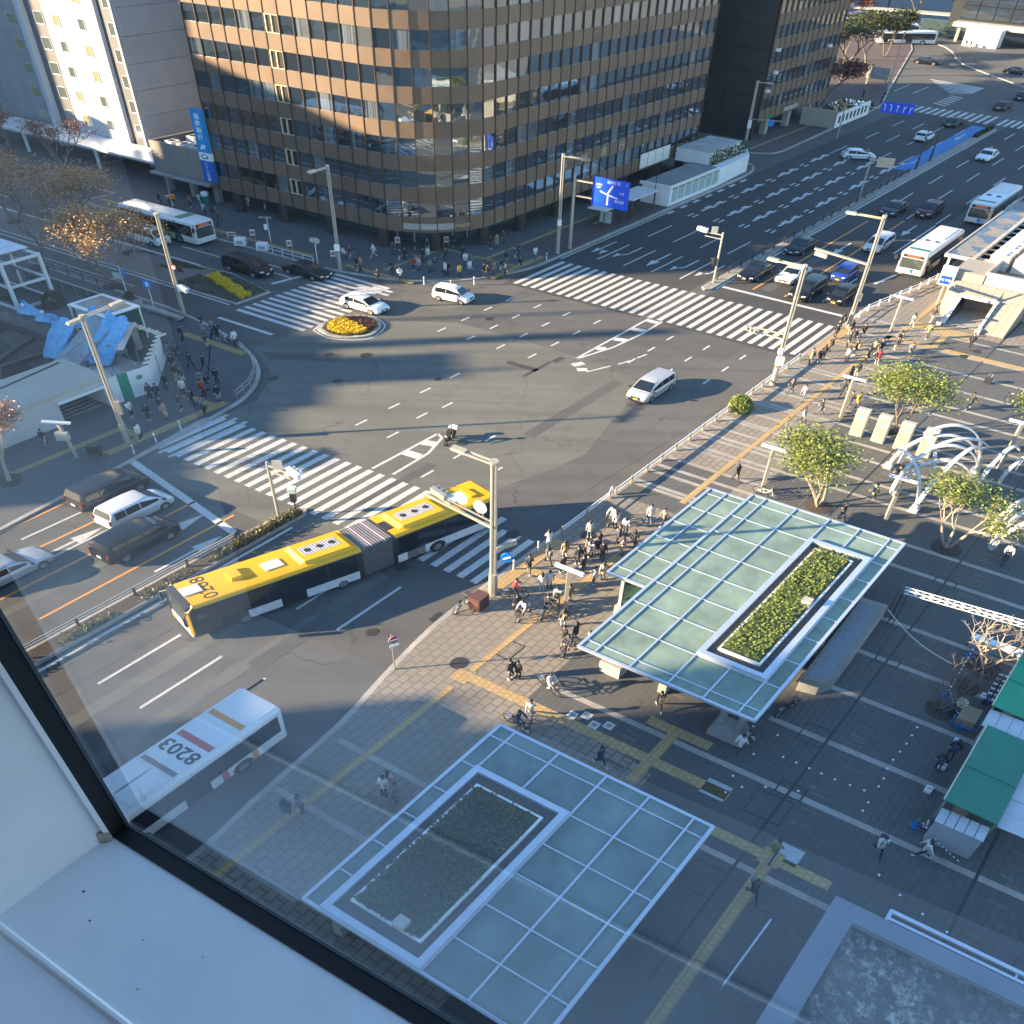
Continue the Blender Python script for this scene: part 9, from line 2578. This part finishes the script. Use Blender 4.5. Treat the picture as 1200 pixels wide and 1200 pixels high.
# rider of the motor scooter in the middle of the crossing
two_wheeler("motor_scooter", "dark motor scooter crossing the middle of the road with a white box", "scooter", 43.2, -34.7, TH_U + 195, True, frame=DARK)
o = thing("person", "scooter rider in a black jacket and white helmet in the middle of the crossing", "person", W(43.3, -34.6, -0.1))
o.rotation_euler = (0, 0, R(TH_U + 195))
body, hair, coat, face, bag = person_meshes("b", False, False, False)
link("body", body, o); link("coat", coat, o); link("face", face, o)
_, _, _, h0, h1, ax_, fw_ = _fig["b"]
hm = MB()
c = h0 + ax_ * 0.05
hm.lathe([(0.10, -0.04), (0.135, 0.0), (0.135, 0.06), (0.10, 0.13), (0.05, 0.16), (0.0, 0.165)], 12, tuple(c))
hm.build("helmet", WHITE, o, A=PEOPLE_SCALE)
# suitcase and bags
sc_ = thing("suitcase", "dark wheeled suitcase pulled across the sunlit plaza at the right", "suitcase", W(75.1, -9.6, 0.135))
MB().box(-0.15, 0.15, -0.25, 0.25, 0.05, 0.68).build("shell", DARK, sc_, A=UV); MB().path([(0, -0.12, 0.68), (0.1, -0.12, 1.0), (0.1, 0.12, 1.0), (0, 0.12, 0.68)], 0.015).build("handle", CHROME, sc_, A=UV)
for a in (-0.2, 0.2): MB().lathe([(0.04, -0.02), (0.04, 0.02)], 8, (0, a, 0.04), "y").build("wheel", BLACK, sc_)
# ------------------------------------------------------------------ the window the picture is taken through
K = 0.5
fu = lambda v: (0.40 + 0.026 * (v + 1.27)) * K         # the pane is turned a little against the street grid
VJ, ZS = -1.27, 40.0 - 2.15 * K
ROOM_W = M("white window reveal", (0.90, 0.91, 0.93), 0.5, 0, 0.02, 3, dirt=0.03)
_nt = ROOM_W.node_tree
_p = _nt.nodes["Principled BSDF"]
_c = _p.inputs["Base Color"].links[0].from_socket
_v = _coord(_nt, "world", (1, 1, 1))
_s = _math(_nt, "MULTIPLY", _ramp(_nt, _noise(_nt, _v, 38, 6, 0.8), 0.60, 0.80), 0.28)
_c = _mix(_nt, _c, (0.45, 0.42, 0.40), _s)
_nt.links.new(_mix(_nt, _c, (0.62, 0.60, 0.62), _math(_nt, "MULTIPLY", _ramp(_nt, _noise(_nt, _v, 4, 4), 0.4, 0.7), 0.35)), _p.inputs["Base Color"])
FRAME_B = M("black window frame", (0.008, 0.008, 0.009), 0.5)
GASK = M("dark blue grey gasket", (0.06, 0.075, 0.09), 0.4)
V1 = 3.0
def along(v0, v1, du0, du1, z0, z1):
 """bar along the pane between v0 and v1, du measured outwards from the frame line"""
 a, b = fu(v0), fu(v1)
 v0, v1 = v0 * K, v1 * K
 return MB().add([(a + du0, v0, z0), (b + du0, v1, z0), (b + du1, v1, z0), (a + du1, v0, z0), (a + du0, v0, z1), (b + du0, v1, z1), (b + du1, v1, z1), (a + du1, v0, z1)],
     ((0, 1, 2, 3), (4, 7, 6, 5), (0, 4, 5, 1), (1, 5, 6, 2), (2, 6, 7, 3), (3, 7, 4, 0)))
wf = thing("window_frame", "black window frame with a dark gasket at the lower left, right before the lens", "window")
# black strip and gasket continue the sill and the reveal outwards to the pane
along(VJ, V1, 0.0, 0.0185, ZS - 0.12, ZS + 0.0015).build("bottom_rail", FRAME_B, wf, A=UV, smooth=False)
MB().box(fu(VJ), fu(VJ) + 0.0185, (VJ - 0.3) * K, VJ * K + 0.0015, ZS + 0.002, 43.6).build("jamb", FRAME_B, wf, A=UV, smooth=False)
along(VJ, V1, 0.019, 0.0225, ZS - 0.12, ZS + 0.003).build("bottom_gasket", GASK, wf, A=UV, smooth=False)
MB().box(fu(VJ) + 0.019, fu(VJ) + 0.0225, (VJ - 0.3) * K, VJ * K + 0.003, ZS + 0.003, 43.6).build("jamb_gasket", GASK, wf, A=UV, smooth=False)
PANEG = clear_glass("window pane", (0.97, 0.985, 1.0), 0.068, ((0.62, 0.70, 0.80), 0.003))
pn_ = MB()
a, b = fu(VJ) + 0.0215, fu(V1) + 0.0215
pn_.quad((a, (VJ - 0.2) * K, ZS - 0.05), (b, V1 * K, ZS - 0.05), (b, V1 * K, 43.6), (a, (VJ - 0.2) * K, 43.6))
pn_.build("pane", PANEG, wf, A=UV, smooth=False)
rv = thing("window_reveal", "white window sill and side reveal with a grey joint at the lower left corner", "window sill")
U0 = -0.14
GRV = 0.112 * K
sl = MB()
sl.prism([(GRV + 0.003, VJ * K), (fu(VJ) + 0.0004, VJ * K), (fu(V1) + 0.0004, V1 * K), (GRV + 0.003, V1 * K)], ZS - 0.04, ZS)
sl.build("sill", ROOM_W, rv, A=UV, smooth=False)
MB().box(U0, GRV, VJ * K, V1 * K, ZS - 0.04, ZS - 0.002).build("inner_sill", ROOM_W, rv, A=UV, smooth=False)
MB().tube((GRV + 0.0035, VJ * K, ZS - 0.001), (GRV + 0.0035, V1 * K, ZS - 0.001), 0.0045, n=8).build("sill_bead", ROOM_W, rv, A=UV)
MB().box(U0, fu(VJ) - 0.001, (VJ - 0.15) * K, VJ * K, ZS - 0.04, 43.6).build("side_reveal", ROOM_W, rv, A=UV, smooth=False)
MB().box(fu(VJ) - 0.006, fu(VJ) - 0.0005, (VJ - 0.02) * K, (VJ + 0.008) * K, ZS + 0.002, 43.6).build("edge_bead", ROOM_W, rv, A=UV, smooth=False)
STAIN = M("brown stain", (0.30, 0.20, 0.12), 0.8, 0, 0.4, 60, rgb2=(0.62, 0.56, 0.50))
sp_ = MB()
rg = random.Random(3)
sp_.add([(fu(VJ) - 0.014, VJ * K + 0.0008, ZS + 0.0006), (fu(VJ) - 0.004, VJ * K + 0.0075, ZS + 0.0006), (fu(VJ) - 0.001, VJ * K + 0.0070, ZS + 0.020), (fu(VJ) - 0.012, VJ * K + 0.0008, ZS + 0.026)], ((0, 1, 2, 3),))
sp_.build("stain", STAIN, rv, A=UV, smooth=False)
fl = MB()
for u_, v_, r_ in ((0.135, -0.595, 0.0016), (0.115, -0.56, 0.0012), (0.13, -0.50, 0.0009), (0.09, -0.46, 0.001), (0.15, -0.44, 0.0008)):
 fl.lathe([(r_, 0.0), (r_ * 0.6, r_ * 0.7), (0, r_ * 0.8)], 6, (u_, v_, ZS))
fl.build("dust_fleck", DARK, rv, A=UV)
rm = thing("room_shell", "plain inner room wall behind the window", "room")
U0 = -0.6
MB().box(U0 - 3.0, U0 - 2.9, -3, 5, 36, 44).box(U0 - 3, 0.17, -3.0, -2.9, 36, 43).box(U0 - 3, 0.17, 5.0, 5.1, 36, 43).box(U0 - 3.0, 0.2, -3, 5, 43.6, 43.7).box(U0 - 3.0, GRV - 0.3, -3, 5, 36.9, 37.0).build("wall", M("room wall", (0.30, 0.31, 0.34), 0.8), rm, A=UV, smooth=False)
